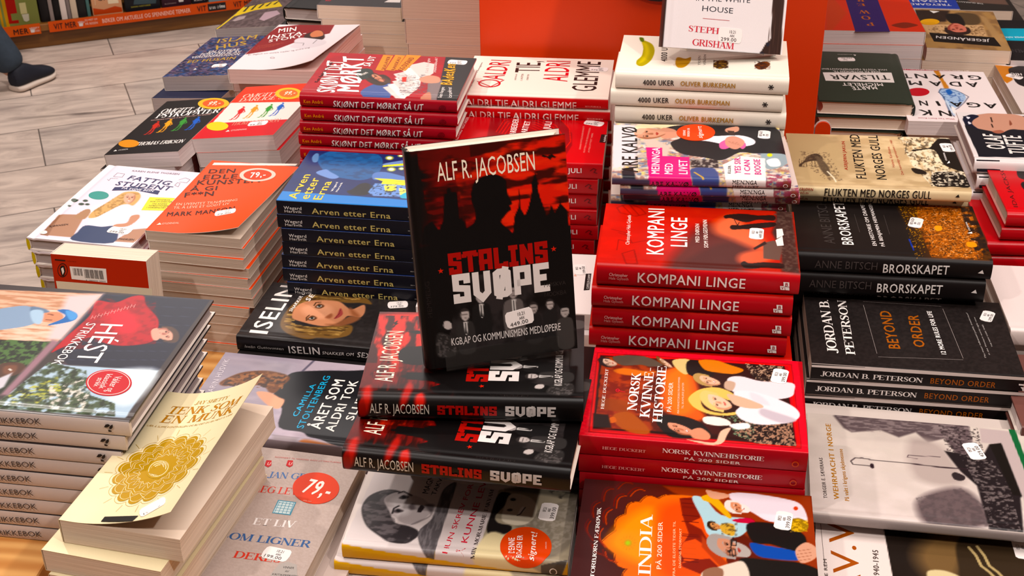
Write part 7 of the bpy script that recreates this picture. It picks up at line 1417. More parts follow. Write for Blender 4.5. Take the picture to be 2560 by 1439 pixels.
    ('N','7a7476',(2,12,0.5,6,0.6),[(69.5,25),(78.3,45.5),(82.4,94.1),(93.5,105.9),(90,-8.7),(79.5,-1.9)]),
    ('P','c8bcba',0.5,[(94.4,105.5),(137.7,99.4),(130,-14),(90.2,-9.8)]),
    ('P','9c917c',0.6,[(137.7,99.4),(222.4,129.3),(218.2,3.4),(211.2,-17.5),(191.9,-18.8),(130,-14)]),
    ('S','5a5448',5,[(143.5,101.5),(221.5,124),(219,95),(206,93.5),(190,96.5),(176.5,97.5)]),
    ('N','2c2824',(5,4,0.55,7,0.8),[(183.8,106.2),(221.3,123.9),(219,95),(199.9,92.7)]),
    ('S','7d7466',4,[(165.5,58.5),(194.5,82),(219,95),(219.5,36),(208.5,11.5),(188,2),(165.5,34)]),
    ('N','a0978a',(3,3,0.5,5,0.6),[(165.5,58.4),(219,95),(219.7,36),(187.9,2)]),
    ('S','1c1817',1.2,[(138.5,93),(149.5,95.5),(152,87),(146,73.5),(140,58),(144.5,48.5),(157.5,45.5),(156,35.5),(141,29),(134.5,37.5),(135,59.5)]),
    ('S','cfc4b0',1.3,[(147,76),(151,94.5),(169.5,91.5),(179,77.5),(178,60),(170,49),(157.5,47.5),(147,54)]),
    ('E','2a2420',1.2,(153.9,85.9,2.8,0.3,0.3,-2.3)),
    ('E','2a2420',1.2,(152.9,69.3,2.8,0.4,0.2,-1.9)),
    ('S','e8e2da',0.8,[(161.5,63),(164,75.5),(167.5,73.5),(166,67)]),
    ('L','3a302c',(1.2,0.6),[(161.1,61.6),(163.9,64.4),(167.4,74.8)]),
    ('S','d8c8a0',3,[(130,-14),(135.5,30.5),(153.5,30.5),(173,0.0),(192,-19)]),
    ('P','4c4640',0.6,[(191.9,-5.4),(216.7,3.2),(211.2,-17.5),(192.2,-18.7)]),
    ('P','d8a41a',0.5,[(-1.3,-0.8),(193.3,-17.5),(193.9,-22.9),(-1.1,-4.7)])],
  'top': [('R','e8e2dc',(203.5,-12.3,3.6,0.5,0.5,-4.4),0.25),
    ('T','HUN SKREV FOR','c02c38',102.5,-1.0,111,105.4,5,'sans',-0.002),
    ('T','Å KUNNE LEVE','c02c38',118,-3.2,124.4,120.3,6,'sans',-0.002),
    ('T','MIN MOR,MARIE TAKVAM','3a3030',128.5,-4.7,132.8,98.8,3.7,'serif',0.02),
    ('T','MAGNUS','1c1718',68,84.6,70.2,124.6,6.2,'sans',-0.002),
    ('T','TAKVAM','1c1718',75.9,82.9,80,125.8,4.7,'sans',-0.002)],
  'spine': [('T','MAGNUS','3a2e10',11.6,-25.5,40,-26.1,6.8,'sans',0),
    ('T','TAKVAM','3a2e10',11.9,-30.3,39.5,-30.6,3.5,'sans',0),
    ('W','6a5210',0.5,[(45.4,-20.7),(44.5,-31.5)]),
    ('T','HUN SKREV FOR Å KUNNE LEVE','a06a14',50,-27.9,157.4,-30.4,5.7,'sans',0)],
  'stick': [('price',(191,70.7),(0.067,0.998),['09.21','ARK','399.00'],(26,17)),
    ('round','d8441c',(175.3,17.7,24.3,3,3.4,-27.4),[('T','DENNE','f4e4dc',166,6.2,163.1,28,5.8,'sans',0.02),('T','BOKEN ER','f4e4dc',173.2,0.7,170.4,32.4,5.2,'sans',0.02),('T','signert!','f4e4dc',185.3,-1.7,183.6,38.8,6.1,'hand',0.015),('T','ARK.NO','f4c4b4',195.3,15.5,194.2,25.4,1.2,'sans',0.02)])],},
{'id': 'hest', 'L': 0.27, 'W': 0.2295, 'T': 0.0173, 'hard': True, 'n': 9, 'base': 0.757, 'cb': '1c1a1c', 'ct': '38302f', 'cs': 'd0c2bc', 'r': 0.001, 'mat': 'gloss', 'pg': 'grey', 'cell': (1.0,1.4), 'shift': [(-0.007,0,0.002),(-0.013,-0.001,0),(-0.0155,0,0),(-0.0235,0,-0.003),(-0.025,0,0),(-0.025,0,0.003),(-0.0255,0,0),(-0.0265,0,0)], 'label': 'knitting book with red-sweatered woman on navy boards', 'sub': 'knitting book with pale spine and leaf mark', 'group': 'knitting books stacked on the wooden riser', 'ang': -0.03, 'P0': (-0.769,0.9917,0.8977), 'frame': ((0.9996,-0.03,0.0),(0.03,0.9996,0.0),(0.0,0.0,1.0)), 'rlabel': 'red round sticker', 
  'ras': [('P','3a2a34',1,[(144.5,225),(266.5,229.5),(262,142),(164.5,81)]),
    ('P','191b2a',1.2,[(144.5,225),(266.5,229.5),(264,87.5),(169,85.5),(142.5,109),(144,184)]),
    ('L','2c2f42',(0.9,0.5),[(145.3,223.1),(263.2,229.3)]),
    ('L','2c2f42',(0.9,0.5),[(147,203.2),(263.1,210.7)]),
    ('L','2c2f42',(0.9,0.5),[(148.7,183.7),(263,192.4)]),
    ('L','2c2f42',(0.9,0.5),[(150.4,164.7),(262.9,174.6)]),
    ('L','2c2f42',(0.9,0.5),[(152.1,146.1),(262.9,157.2)]),
    ('L','2c2f42',(0.9,0.5),[(153.7,127.9),(262.8,140.1)]),
    ('L','2c2f42',(0.9,0.5),[(155.2,110.1),(262.7,123.4)]),
    ('L','2c2f42',(0.9,0.5),[(156.7,92.7),(262.6,107)]),
    ('L','2c2f42',(0.9,0.5),[(158.2,75.7),(262.5,90.9)]),
    ('S','a81a22',1.4,[(178,224),(191,227),(201,209.5),(225.5,182.5),(234,158.5),(236.5,138.5),(214.5,127.5),(192,128),(172,137.5),(163,132),(149,114),(142,105),(144.5,137.5),(149.5,172),(148.5,189),(144,210.5),(165.5,209)]),
    ('N','7a1018',(6,6,0.55,6,0.6),[(137.5,213.9),(206.7,223.6),(242.4,135.2),(150.7,110.3),(149.5,171.8)]),
    ('S','c8303a',10,[(166,187),(186,194),(211,167.5),(200.5,149.5)]),
    ('S','4a3830',0.8,[(251.5,140),(261,140),(262,148.5),(256.5,160.5),(247,169),(237.5,170),(235.5,167),(246.5,143.5)]),
    ('S','cf9c8a',0.8,[(252.5,143.5),(257.5,146.5),(255.5,154),(250,162),(242,166),(234,165),(230.5,160),(231.5,155.5),(235,151),(243.5,145.5)]),
    ('S','9a6458',1.5,[(250,161),(241.5,166),(234,165),(230.5,160),(231,157),(235.5,162.5),(242,163)]),
    ('S','4a3830',0.8,[(252,143),(255.5,144.5),(254,151.5),(250.5,158),(242,166),(250,164),(258.5,154),(259.5,143.5)]),
    ('S','9a6458',0.8,[(250.5,147.5),(250,150),(248,152.5),(247,150)]),
    ('S','2a1c18',0.4,[(248.5,148.1),(248.6,150),(246.7,152),(246.9,150.1)]),
    ('L','4a3830',(0.6,0.4),[(251.5,147.3),(251.1,149.8),(249.1,152.5)]),
    ('S','9a6458',0.8,[(246,156.5),(245.5,159.5),(243.5,162),(242.5,159.5)]),
    ('S','2a1c18',0.4,[(244.2,157.5),(244.2,159.4),(242.3,161.5),(242.5,159.5)]),
    ('L','4a3830',(0.6,0.4),[(247.1,156.7),(246.7,159.2),(244.7,161.9)]),
    ('S','9a6458',1.2,[(246,154),(245.5,155.5),(240.5,157),(242,153)]),
    ('S','a0453e',0.5,[(239.6,151.8),(238.7,155.2),(236.4,158.6),(236.3,155.3)]),
    ('S','f2e6e0',0.3,[(239.3,152.6),(238.3,155.2),(236.9,157.8),(237.1,155.3)]),
    ('S','c89888',1,[(227,159.5),(233,164.5),(242,145),(236,142.5)]),
    ('P','a4b8c8',1.2,[(170,84),(264,87.5),(264,5.5),(134.5,2.5),(130.5,10.5),(148.5,86.5)]),
    ('S','cfdbe0',10,[(221,81.5),(264,87.5),(263,33),(244.5,27),(221,52)]),
    ('N','39462c',(7,7,0.42,5,0.95),[(130.4,10.6),(148.6,86.6),(192.3,77.5),(215.1,36.8),(244.6,26.9),(253.8,5.9),(134.6,2.5)]),
    ('N','a8a84a',(9,3,0.52,7,0.9),[(135.5,25.5),(168.7,62.9),(184.1,39.5),(169.8,16.2),(146.2,12.9)]),
    ('N','d8d0c8',(4,4,0.56,8,0.85),[(168.8,44.6),(198.7,63.5),(215.1,36.8),(219.1,9.4),(184.8,11.4)]),
    ('N','1d2418',(4,4,0.6,7,0.8),[(130.4,10.6),(148.6,86.6),(192.3,77.5),(215.1,36.8),(244.6,26.9),(253.8,5.9),(134.6,2.5)]),
    ('P','cfa890',1.2,[(-20,215),(144.5,225),(139.5,124.5),(12,115)]),
    ('N','a8785c',(22,3,0.5,6,0.8),[(-19.8,214.8),(144.5,224.9),(139.3,124.7),(12,114.8)]),
    ('N','ead0c0',(26,4,0.5,5,0.6),[(0.9,177),(142.1,188),(139.3,124.7),(12,114.8)]),
    ('P','cdb8b8',8,[(107.5,216.5),(144.5,225),(142,129),(127,127)]),
    ('S','7f94ac',1.2,[(38.5,169),(58.5,185),(78.5,188),(99.5,169),(97.5,154),(80,143),(55,137.5)]),
    ('S','5f748c',2,[(78.5,188),(102.5,182.5),(105,165.5),(97,160)]),
    ('S','c98a6e',1,[(96.5,175),(112.5,181.5),(123.5,172.5),(119.5,161),(104.5,161)]),
    ('L','5a2c20',(1.5,0.6),[(104.3,176.2),(110.8,174.9)]),
    ('L','5a2c20',(1.5,0.6),[(107.4,165),(113.4,164.6)]),
    ('S','9fb8cc',2,[(82.5,179.5),(96,181.5),(105.5,157),(96,158)]),
    ('S','2f62a0',1,[(110.5,185.5),(121,188),(135,180.5),(138.5,170.5),(132.5,163),(114,154),(123.5,168),(123.5,176.5),(114.5,182)]),
    ('S','5a92c8',1.5,[(119.5,185.5),(133,182.5),(138,172.5),(133,167.5)]),
    ('P','1d241a',1,[(12,115),(78,120),(139,124.5),(131.5,25),(68,16)]),
    ('N','4c6a3a',(4,4,0.52,7,0.9),[(55.7,119),(138.9,124.6),(130.9,68.8),(85.8,62.4)]),
    ('S','4a3228',1,[(101,76),(109.5,81),(122.5,81),(130,72.5),(126.5,60.5),(114.5,53.5),(104,61)]),
    ('S','6a4636',3,[(107,73),(118.5,76.5),(122.5,64),(113,60.5)]),
    ('L','e8e0d8',(1.5,0.5),[(114.1,69.5),(117.6,66.9)]),
    ('P','bcb8c0',3,[(105,43),(120.5,63.5),(124.5,38.5),(115.5,22.5)]),
    ('P','8a6a74',4,[(132,127.5),(141.5,125),(135.5,25.5),(127.5,24.5)])],
  'top': [('T','H','d88a88',153.9,172.4,158.2,173,7.7,'sans',-0.004),
    ('T','H','d88a88',159.2,177,163.6,177.6,7.7,'sans',-0.004),
    ('T','H','d88a88',164.6,181.6,169,182.2,7.8,'sans',-0.004),
    ('T','H','d88a88',170,186.3,174.4,186.9,7.7,'sans',-0.004),
    ('T','H','d88a88',175.4,190.9,179.8,191.6,7.8,'sans',-0.004),
    ('T','H','d88a88',180.8,195.6,185.2,196.2,7.9,'sans',-0.004),
    ('T','H','d88a88',186.3,200.3,190.7,200.9,7.9,'sans',-0.004),
    ('T','HÉST','f4ece6',169.3,164.8,173.1,90.8,24.2,'sans',-0.003),
    ('T','STRIKKEBOK','f4ece6',153.9,164.8,152,83.2,10.4,'sans',-0.004)],
  'spine': [('T','HÉST STRIKKEBOK','3a3234',96.9,-16,181.3,-10.3,6.4,'sans',-0.004),
    ('V','201c1c',[(244.9,-7.2),(247,-4.1),(249.6,-3.4),(251.5,-4.6),(249.1,-6.8),(246.9,-7.5)]),
    ('V','201c1c',[(250.3,-9),(250.3,-6.6),(251.9,-4.6),(254.1,-3.4),(253.9,-6.3),(252.5,-8.3)]),
    ('V','201c1c',[(248.6,-9.7),(250.6,-9.9),(252.4,-11.2),(250.6,-12.3),(248.6,-12.1)])],
  'stick': [('round','b4101c',(224,59.7,22.5,3.3,9.7,-22),[('R','e8c8c4',(224,59.7,21,3,9,-20.5),0.04),('T','Vakker og','f0d8d4',225.5,71,227.7,44,7.6,'sans',-0.004),('T','klassisk','f0d8d4',215.9,73.4,218.5,48.1,6.3,'sans',-0.004),('T','strikk','f0d8d4',210.1,65.9,212,50.7,5.6,'sans',-0.004)])],},
{'id': 'tenk', 'L': 0.21, 'W': 0.119, 'T': 0.0262, 'hard': False, 'n': 5, 'low': (0.006,0), 'ct': 'e2d4b0', 'cs': 'd8caa8', 'mat': 'satin', 'pg': 'cream', 'lift': (0.034,0.12,1.7,-0.12), 'ci': 'cdb89c', 'r': 0.001, 'shift': [(-0.012,-0.012,-0.02),(-0.01,-0.016,-0.01),(-0.01,-0.012,-0.02),(-0.01,-0.012,-0.02)], 'label': 'cream paperback with gold mandala and curled open front cover', 'sub': 'cream paperback beneath the mandala one', 'group': 'cream paperbacks at the lower left', 'ang': -1.6858, 'P0': (-0.5093,1.0938,0.8488), 'frame': ((-0.1147,-0.9934,-0.0),(0.9934,-0.1147,0.0),(0.0,0.0,1.0)), 
  'top': [('T','JAY SHETTY','b08a4a',21.7,43.5,23.6,83.8,6.1,'serif',0.02),
    ('T','TENK SOM','b07a34',36.6,19.5,43.5,107.5,12.6,'serif',0.02),
    ('T','EN MUNK','b07a34',52.6,19.7,58.2,107.8,12.7,'serif',0.02),
    ('T','LÆR Å SLIPPE KONTROLLEN OG BLI DET DU ER MENT Å VÆRE','b08a4a',60.7,10.4,65,112,2.7,'sans',0),
    ('V','b08a34',[(126.2,100.3),(122.3,103.6),(118.6,104.3),(115.1,103.7),(111.9,102),(109.5,99.1),(108.8,94.2),(103.7,95.9),(99.8,95.2),(96.7,93.5),(94.6,90.9),(93.5,87.6),(95,83),(89.5,82.7),(86.2,80.9),(84,78.3),(83.1,75.3),(83.6,72),(87,68.4),(81.9,66.4),(79.6,63.7),(78.7,60.7),(79.2,57.7),(81,55),(85.8,52.9),(81.9,49.5),(81,46.3),(81.4,43.4),(83.1,40.9),(86.1,39.1),(91.5,38.9),(89.3,34.5),(89.8,31.4),(91.5,29),(94.2,27.3),(97.8,26.7),(103,28.2),(102.9,23.6),(104.7,21),(107.4,19.4),(110.7,18.8),(114.3,19.4),(118.6,22.4),(120.5,18.3),(123.4,16.6),(126.7,16),(130,16.5),(133.3,18.2),(136,22.3),(139.7,19.3),(143.2,18.6),(146.6,19.2),(149.6,20.8),(152,23.3),(152.8,27.9),(157.7,26.4),(161.4,27),(164.4,28.6),(166.6,31),(167.8,34.1),(166.5,38.4),(171.9,38.7),(175.2,40.4),(177.5,42.9),(178.5,45.8),(178.2,48.9),(175,52.5),(180.2,54.5),(182.7,57.2),(183.7,60.1),(183.4,63.1),(181.7,65.8),(177,67.9),(181.2,71.5),(182.3,74.7),(182,77.8),(180.4,80.3),(177.5,82.2),(172,82.5),(174.4,87.1),(174.1,90.4),(172.4,93.1),(169.7,94.8),(166,95.5),(160.5,93.9),(160.8,98.9),(159,101.7),(156.2,103.5),(152.8,104.1),(149,103.5),(144.4,100.2),(142.5,104.7),(139.5,106.6),(136,107.3),(132.5,106.7),(129,104.8)]),
    ('W','c8a458',0.35,[(125.7,104.2),(121.7,106.8),(117.8,107.1),(114.1,106.4),(110.7,104.7),(107.9,102),(106.6,97.5),(101.7,98.5),(97.8,97.4),(94.6,95.5),(92.2,92.8),(90.8,89.6),(91.5,85.2),(86.4,84.3),(83.3,82.2),(81.1,79.4),(80.1,76.3),(80.2,72.9),(82.7,69.2),(78.3,66.8),(76.4,63.9),(75.6,60.7),(75.9,57.6),(77.5,54.6),(81.5,52.2),(78.4,48.7),(77.8,45.4),(78.5,42.4),(80.2,39.7),(82.9,37.6),(87.7,36.8),(86.4,32.7),(87.3,29.6),(89.2,27.1),(92,25.3),(95.5,24.3),(100.3,25.1),(100.9,21),(103.1,18.6),(106,17),(109.4,16.3),(113.2,16.5),(117.4,18.8),(119.8,15.4),(123,13.9),(126.4,13.4),(130,13.9),(133.4,15.3),(136.5,18.7),(140.3,16.4),(144,16.1),(147.5,16.8),(150.7,18.3),(153.4,20.8),(154.9,24.8),(159.5,24),(163.3,24.9),(166.4,26.7),(168.8,29.2),(170.3,32.2),(169.8,36.4),(174.8,37.1),(178,39.2),(180.2,41.8),(181.5,44.9),(181.6,48.1),(179.2,51.7),(183.7,54),(185.9,57),(186.9,60.1),(186.7,63.2),(185.3,66.2),(181.5,68.7),(184.8,72.3),(185.5,75.7),(185.1,78.8),(183.5,81.6),(180.8,83.8),(176,84.7),(177.5,89.1),(176.8,92.4),(174.9,95),(172.2,97),(168.5,98.1),(163.4,97.2),(163,101.7),(160.8,104.4),(157.8,106.1),(154.2,106.9),(150.3,106.6),(145.7,104.1),(143.3,107.9),(140,109.6),(136.3,110.1),(132.6,109.6),(128.9,108),(125.7,104.2)]),
    ('W','ead9ae',0.5,[(126.5,97.9),(122.9,100.7),(119.5,101.2),(116.2,100.6),(113.3,99),(111,96.5),(110.1,92.2),(105.5,93.5),(102,92.8),(99.2,91.1),(97.2,88.8),(96.1,85.8),(97.1,81.6),(92.3,81.2),(89.3,79.4),(87.4,77),(86.5,74.3),(86.8,71.3),(89.6,68),(85.2,66),(83.2,63.4),(82.4,60.7),(82.8,57.9),(84.4,55.4),(88.4,53.4),(85.2,50.2),(84.4,47.3),(84.9,44.6),(86.4,42.3),(89.1,40.5),(93.7,40.1),(92.1,36.2),(92.7,33.4),(94.3,31.1),(96.7,29.6),(100,28.9),(104.6,30),(104.7,26),(106.5,23.7),(109,22.2),(112.1,21.6),(115.4,22),(119.3,24.5),(121.2,21),(124,19.5),(127,19),(130.1,19.5),(133.2,21),(135.8,24.5),(139.2,21.9),(142.4,21.5),(145.6,22),(148.4,23.4),(150.6,25.7),(151.6,29.7),(156,28.6),(159.4,29.2),(162.1,30.8),(164.2,33),(165.4,35.8),(164.5,39.7),(169.3,40.1),(172.2,41.8),(174.3,44.1),(175.3,46.8),(175.1,49.7),(172.5,52.9),(177,54.9),(179.1,57.4),(180,60.1),(179.8,62.9),(178.4,65.5),(174.4,67.5),(177.8,70.7),(178.8,73.8),(178.4,76.5),(177,78.9),(174.4,80.8),(169.6,81.2),(171.5,85.3),(171.1,88.3),(169.5,90.7),(167,92.4),(163.7,93.1),(158.8,91.9),(158.8,96.3),(157,98.8),(154.5,100.4),(151.3,101),(147.8,100.6),(143.6,97.8),(141.7,101.7),(138.9,103.3),(135.7,103.9),(132.4,103.4),(129.2,101.8),(126.5,97.9)]),
    ('W','ead9ae',0.45,[(126.9,94.7),(123.3,92.5),(120.2,90.1),(116.1,90),(111.9,89.4),(109.5,86.3),(107.6,83.1),(103.8,81.7),(100.1,79.8),(99.2,76.2),(98.8,72.7),(95.8,70.2),(93.1,67.3),(93.9,63.8),(95,60.6),(93.3,57.4),(92.1,54),(94.3,51.1),(96.8,48.6),(96.6,45.2),(96.9,41.8),(100.2,40),(103.7,38.6),(105,35.5),(106.8,32.6),(110.8,32),(114.7,31.9),(117.3,29.6),(120.3,27.5),(124.3,28.4),(128.1,29.5),(131.6,28.3),(135.4,27.5),(138.8,29.5),(141.9,31.7),(145.8,31.8),(149.9,32.3),(152.3,35.3),(154.3,38.3),(158,39.7),(161.7,41.4),(162.7,44.9),(163.2,48.3),(166.2,50.7),(169,53.5),(168.4,57),(167.4,60.2),(169.2,63.4),(170.7,66.9),(168.6,69.8),(166.2,72.3),(166.5,75.8),(166.3,79.4),(163,81.3),(159.5,82.8),(158.2,86),(156.4,89.2),(152.4,89.8),(148.4,89.9),(145.7,92.3),(142.6,94.6),(138.4,93.7),(134.5,92.5),(130.9,93.7),(126.9,94.7)]),
    ('W','ead9ae',0.45,[(127.3,91.9),(124,89.8),(121.1,87.4),(117.4,87.5),(113.5,87.1),(111.4,84.1),(109.7,81.1),(106.1,79.9),(102.6,78.2),(101.9,74.9),(101.6,71.6),(98.8,69.4),(96.2,66.8),(97,63.6),(98.1,60.6),(96.5,57.7),(95.2,54.5),(97.3,51.9),(99.7,49.7),(99.5,46.5),(99.6,43.3),(102.8,41.7),(106.1,40.5),(107.2,37.6),(108.8,34.7),(112.5,34.4),(116.1,34.3),(118.4,32.1),(121.2,30.1),(124.9,31),(128.3,32.2),(131.6,31),(135.1,30.1),(138.2,32),(141,34.2),(144.6,34.2),(148.4,34.5),(150.6,37.3),(152.3,40.2),(155.8,41.4),(159.3,42.9),(160.1,46.2),(160.5,49.3),(163.3,51.5),(166,54.1),(165.3,57.3),(164.3,60.2),(166.1,63.2),(167.5,66.4),(165.5,69),(163.1,71.3),(163.5,74.5),(163.5,77.9),(160.3,79.6),(157,80.8),(155.9,83.9),(154.4,86.9),(150.6,87.3),(146.8,87.3),(144.5,89.6),(141.6,91.8),(137.8,90.9),(134.2,89.6),(130.9,90.9),(127.3,91.9)]),
    ('W','ead9ae',0.45,[(128.7,80.8),(126.7,79),(125,77),(122.5,77.5),(119.7,77.7),(118.6,75.4),(117.9,73.2),(115.3,72.7),(112.6,72),(112.6,69.6),(112.9,67.3),(110.6,66.1),(108.4,64.5),(109.4,62.4),(110.7,60.5),(109.1,58.7),(107.7,56.5),(109.6,55),(111.7,53.7),(111,51.5),(110.6,49.2),(113.1,48.4),(115.6,48),(115.9,45.8),(116.5,43.6),(119.2,43.7),(121.8,44.2),(123,42.3),(124.6,40.5),(127.2,41.6),(129.4,42.8),(131.4,41.5),(133.7,40.5),(135.7,42.2),(137.3,44.1),(139.8,43.6),(142.5,43.4),(143.6,45.7),(144.3,47.8),(146.9,48.2),(149.6,49),(149.7,51.3),(149.4,53.5),(151.7,54.7),(153.9,56.3),(153,58.4),(151.7,60.3),(153.4,62.2),(154.9,64.3),(153,65.9),(150.9,67.1),(151.7,69.4),(152.2,71.8),(149.6,72.5),(147.1,73),(146.9,75.3),(146.3,77.6),(143.5,77.4),(140.8,77),(139.6,78.9),(138,80.7),(135.4,79.7),(133.1,78.4),(131,79.7),(128.7,80.8)]),
    ('W','ead9ae',0.5,[(133.6,93.9),(126.4,98.9),(120.6,91.7)]),
    ('W','ead9ae',0.5,[(133.3,79.8),(127.9,86.8),(124.5,78.3)]),
    ('W','ead9ae',0.45,[(123.1,81.8),(120.9,87.8)]),
    ('W','c8a858',0.35,[(125.1,108.8),(124,117.8)]),
    ('W','ead9ae',0.5,[(118.7,91),(109.6,93),(107.3,84.7)]),
    ('W','ead9ae',0.5,[(124.6,78.4),(116.4,82.8),(116.8,74.1)]),
    ('W','ead9ae',0.45,[(114.1,76.7),(109.2,81.4)]),
    ('W','c8a858',0.35,[(104,101.3),(99,109)]),
    ('W','ead9ae',0.5,[(105.8,83.5),(96.3,82.2),(97.8,74.1)]),
    ('W','ead9ae',0.5,[(117,74.2),(107.2,75.4),(111.5,67.8)]),
    ('W','ead9ae',0.45,[(107.7,69.2),(101.1,71.7)]),
    ('W','c8a858',0.35,[(87.4,87.7),(79.3,92.7)]),
    ('W','ead9ae',0.5,[(96.9,72.4),(88.5,68.2),(93.5,61.5)]),
    ('W','ead9ae',0.5,[(111.6,67.9),(101.8,65.7),(109.2,60.5)]),
    ('W','ead9ae',0.45,[(105,60.5),(97.6,60.5)]),
    ('W','c8a858',0.35,[(77.8,70.1),(68.1,71.9)]),
    ('W','ead9ae',0.5,[(93.4,59.8),(87.4,53.2),(95,48.9)]),
    ('W','ead9ae',0.5,[(109.2,60.6),(100.9,55.4),(110.2,53.2)]),
    ('W','ead9ae',0.45,[(106.2,51.8),(99.3,49.4)]),
    ('W','c8a858',0.35,[(76.5,51.4),(66.6,49.8)]),
    ('W','ead9ae',0.5,[(95.6,47.3),(92.8,39.6),(101.9,38.3)]),
    ('W','ead9ae',0.5,[(110.2,53.3),(104.6,46),(114.4,47)]),
    ('W','ead9ae',0.45,[(111.3,44.5),(105.7,40.1)]),
    ('W','c8a858',0.35,[(83.4,34.5),(74.9,29.8)]),
    ('W','ead9ae',0.5,[(103.2,37.1),(104,29.3),(113.1,31)]),
    ('W','ead9ae',0.5,[(114.3,47.1),(112.3,38.8),(121.2,42.9)]),
    ('W','ead9ae',0.45,[(119.3,39.6),(116,33.9)]),
    ('W','c8a858',0.35,[(97.3,21.7),(91.3,14.8)]),
    ('W','ead9ae',0.5,[(114.8,30.4),(119,23.7),(127,28.2)]),
    ('W','ead9ae',0.5,[(121,43),(122.8,34.9),(129.4,41.5)]),
    ('W','ead9ae',0.45,[(129,37.9),(128.4,31.7)]),
    ('W','c8a858',0.35,[(116.1,14.8),(113.4,6.8)]),
    ('W','ead9ae',0.5,[(128.9,28.2),(135.9,23.6),(141.4,30.2)]),
    ('W','ead9ae',0.5,[(129.2,41.5),(134.5,34.8),(137.9,42.9)]),
    ('W','ead9ae',0.45,[(139.1,39.6),(141.3,33.8)]),
    ('W','c8a858',0.35,[(137,14.6),(138,6.6)]),
    ('W','ead9ae',0.5,[(143.3,30.9),(152.1,29),(154.5,36.8)]),
    ('W','ead9ae',0.5,[(137.7,42.8),(145.7,38.6),(145.4,46.9)]),
    ('W','ead9ae',0.45,[(148.1,44.4),(152.7,40)]),
    ('W','c8a858',0.35,[(157.2,21.3),(161.7,14.5)]),
    ('W','ead9ae',0.5,[(156,38),(165.3,39.2),(164.1,47)]),
    ('W','ead9ae',0.5,[(145.3,46.8),(154.8,45.7),(150.8,53.1)]),
    ('W','ead9ae',0.45,[(154.5,51.7),(161,49.2)]),
    ('W','c8a858',0.35,[(173.7,34),(181.2,29.3)]),
    ('W','ead9ae',0.5,[(165.1,48.5),(173.5,52.7),(168.9,59.3)]),
    ('W','ead9ae',0.5,[(150.7,52.9),(160.5,55.1),(153.3,60.4)]),
    ('W','ead9ae',0.45,[(157.5,60.3),(164.8,60.3)]),
    ('W','c8a858',0.35,[(184,50.8),(193.5,49.1)]),
    ('W','ead9ae',0.5,[(169.1,61.1),(175.4,67.7),(168,72)]),
    ('W','ead9ae',0.5,[(153.3,60.2),(161.7,65.4),(152.4,67.7)]),
    ('W','ead9ae',0.45,[(156.5,69.1),(163.6,71.6)]),
    ('W','c8a858',0.35,[(186.5,69.5),(196.6,71.1)]),
    ('W','ead9ae',0.5,[(167.4,73.7),(170.6,81.7),(161.4,83.1)]),
    ('W','ead9ae',0.5,[(152.5,67.6),(158.3,75.1),(148.3,74)]),
    ('W','ead9ae',0.45,[(151.6,76.6),(157.3,81.2)]),
    ('W','c8a858',0.35,[(180.5,87.2),(189.6,92.1)]),
    ('W','ead9ae',0.5,[(160.1,84.4),(159.5,92.7),(150,90.8)]),
    ('W','ead9ae',0.5,[(148.4,73.9),(150.6,82.6),(141.5,78.3)]),
    ('W','ead9ae',0.45,[(143.5,81.7),(147,87.8)]),
    ('W','c8a858',0.35,[(166.8,101),(173.4,108.5)]),
    ('W','ead9ae',0.5,[(148.2,91.5),(144,98.8),(135.7,93.9)]),
    ('W','ead9ae',0.5,[(141.7,78.2),(140,86.7),(133.1,79.8)]),
    ('W','ead9ae',0.45,[(133.5,83.5),(134.1,90.1)]),
    ('W','c8a858',0.35,[(147.2,108.6),(150.2,117.6)]),
    ('R','b08c34',(131.2,60.4,-7.5,8.8,14.5,12.5),1.0),
    ('R','e8dab4',(131.2,60.4,-6.3,7.4,11.9,10.3),1.0),
    ('V','b08a30',[(136.6,51.9),(124.6,50.6),(128.9,56.7),(124.3,59.9),(136.5,71.8),(142.8,68.4)]),
    ('V','17130f',[(200.5,41.6),(203.3,78.7),(210.3,76.3),(207.5,41.6)]),
    ('T','CAPPELEN DAMM','c8bca8',206.2,46.4,208,74.9,4.1,'serif',0)],'stick': [('price',(193.6,88.8),(-0.581,0.814),['09.21','ARK','199.00'],(24,16))], },
{'id': 'jegl', 'L': 0.205, 'W': 0.115, 'T': 0.0195, 'hard': False, 'n': 3, 'low': (0.03,0), 'ct': 'b5a49c', 'cs': 'a09088', 'mat': 'satin', 'pg': 'tan', 'label': 'greige paperback with orange price circle and pastel capitals', 'sub': 'greige paperback beneath the orange price circle one', 'group': 'greige paperbacks at the bottom left', 'ang': -1.6558, 'P0': (-0.4246,1.1198,0.7725), 'frame': ((-0.0849,-0.9964,-0.0),(0.9964,-0.0849,0.0),(0.0,0.0,1.0)), 'rlabel': 'orange price circle', 'ras': [('N','a39289',(1.5,1.5,0.5,4,0.4),[(-2,-30),(207,-30),(207,117),(-2,117)])], 
  'top': [('T','JAN GRUE','54709c',48.6,25.6,43,80.5,9.9,'serif',0.02),
    ('T','JEG LEVER','c8544c',73.6,22.3,68.9,81,10.7,'serif',0.02),
    ('T','ET LIV','e8e0dc',122.3,38.6,119.1,81.4,10.1,'serif',0.02),
    ('T','SOM LIGNER','44608c',147.7,16.4,143.9,106.1,9.9,'serif',0.02),
    ('T','DERES','c8544c',171.8,38.4,170.3,85.8,9.4,'serif',0.02),
    ('V','4a8aa0',[(81.1,50.3),(80.9,69.5),(101.6,71.1),(102,51.9)]),
    ('V','c4d4d4',[(82.4,51.6),(82.1,68.6),(100.3,69.9),(100.8,52.5)]),
    ('W','4a8aa0',0.5,[(101,53.9),(83.2,52.8)]),
    ('W','4a8aa0',0.5,[(97.2,52.8),(96.9,69.5)]),
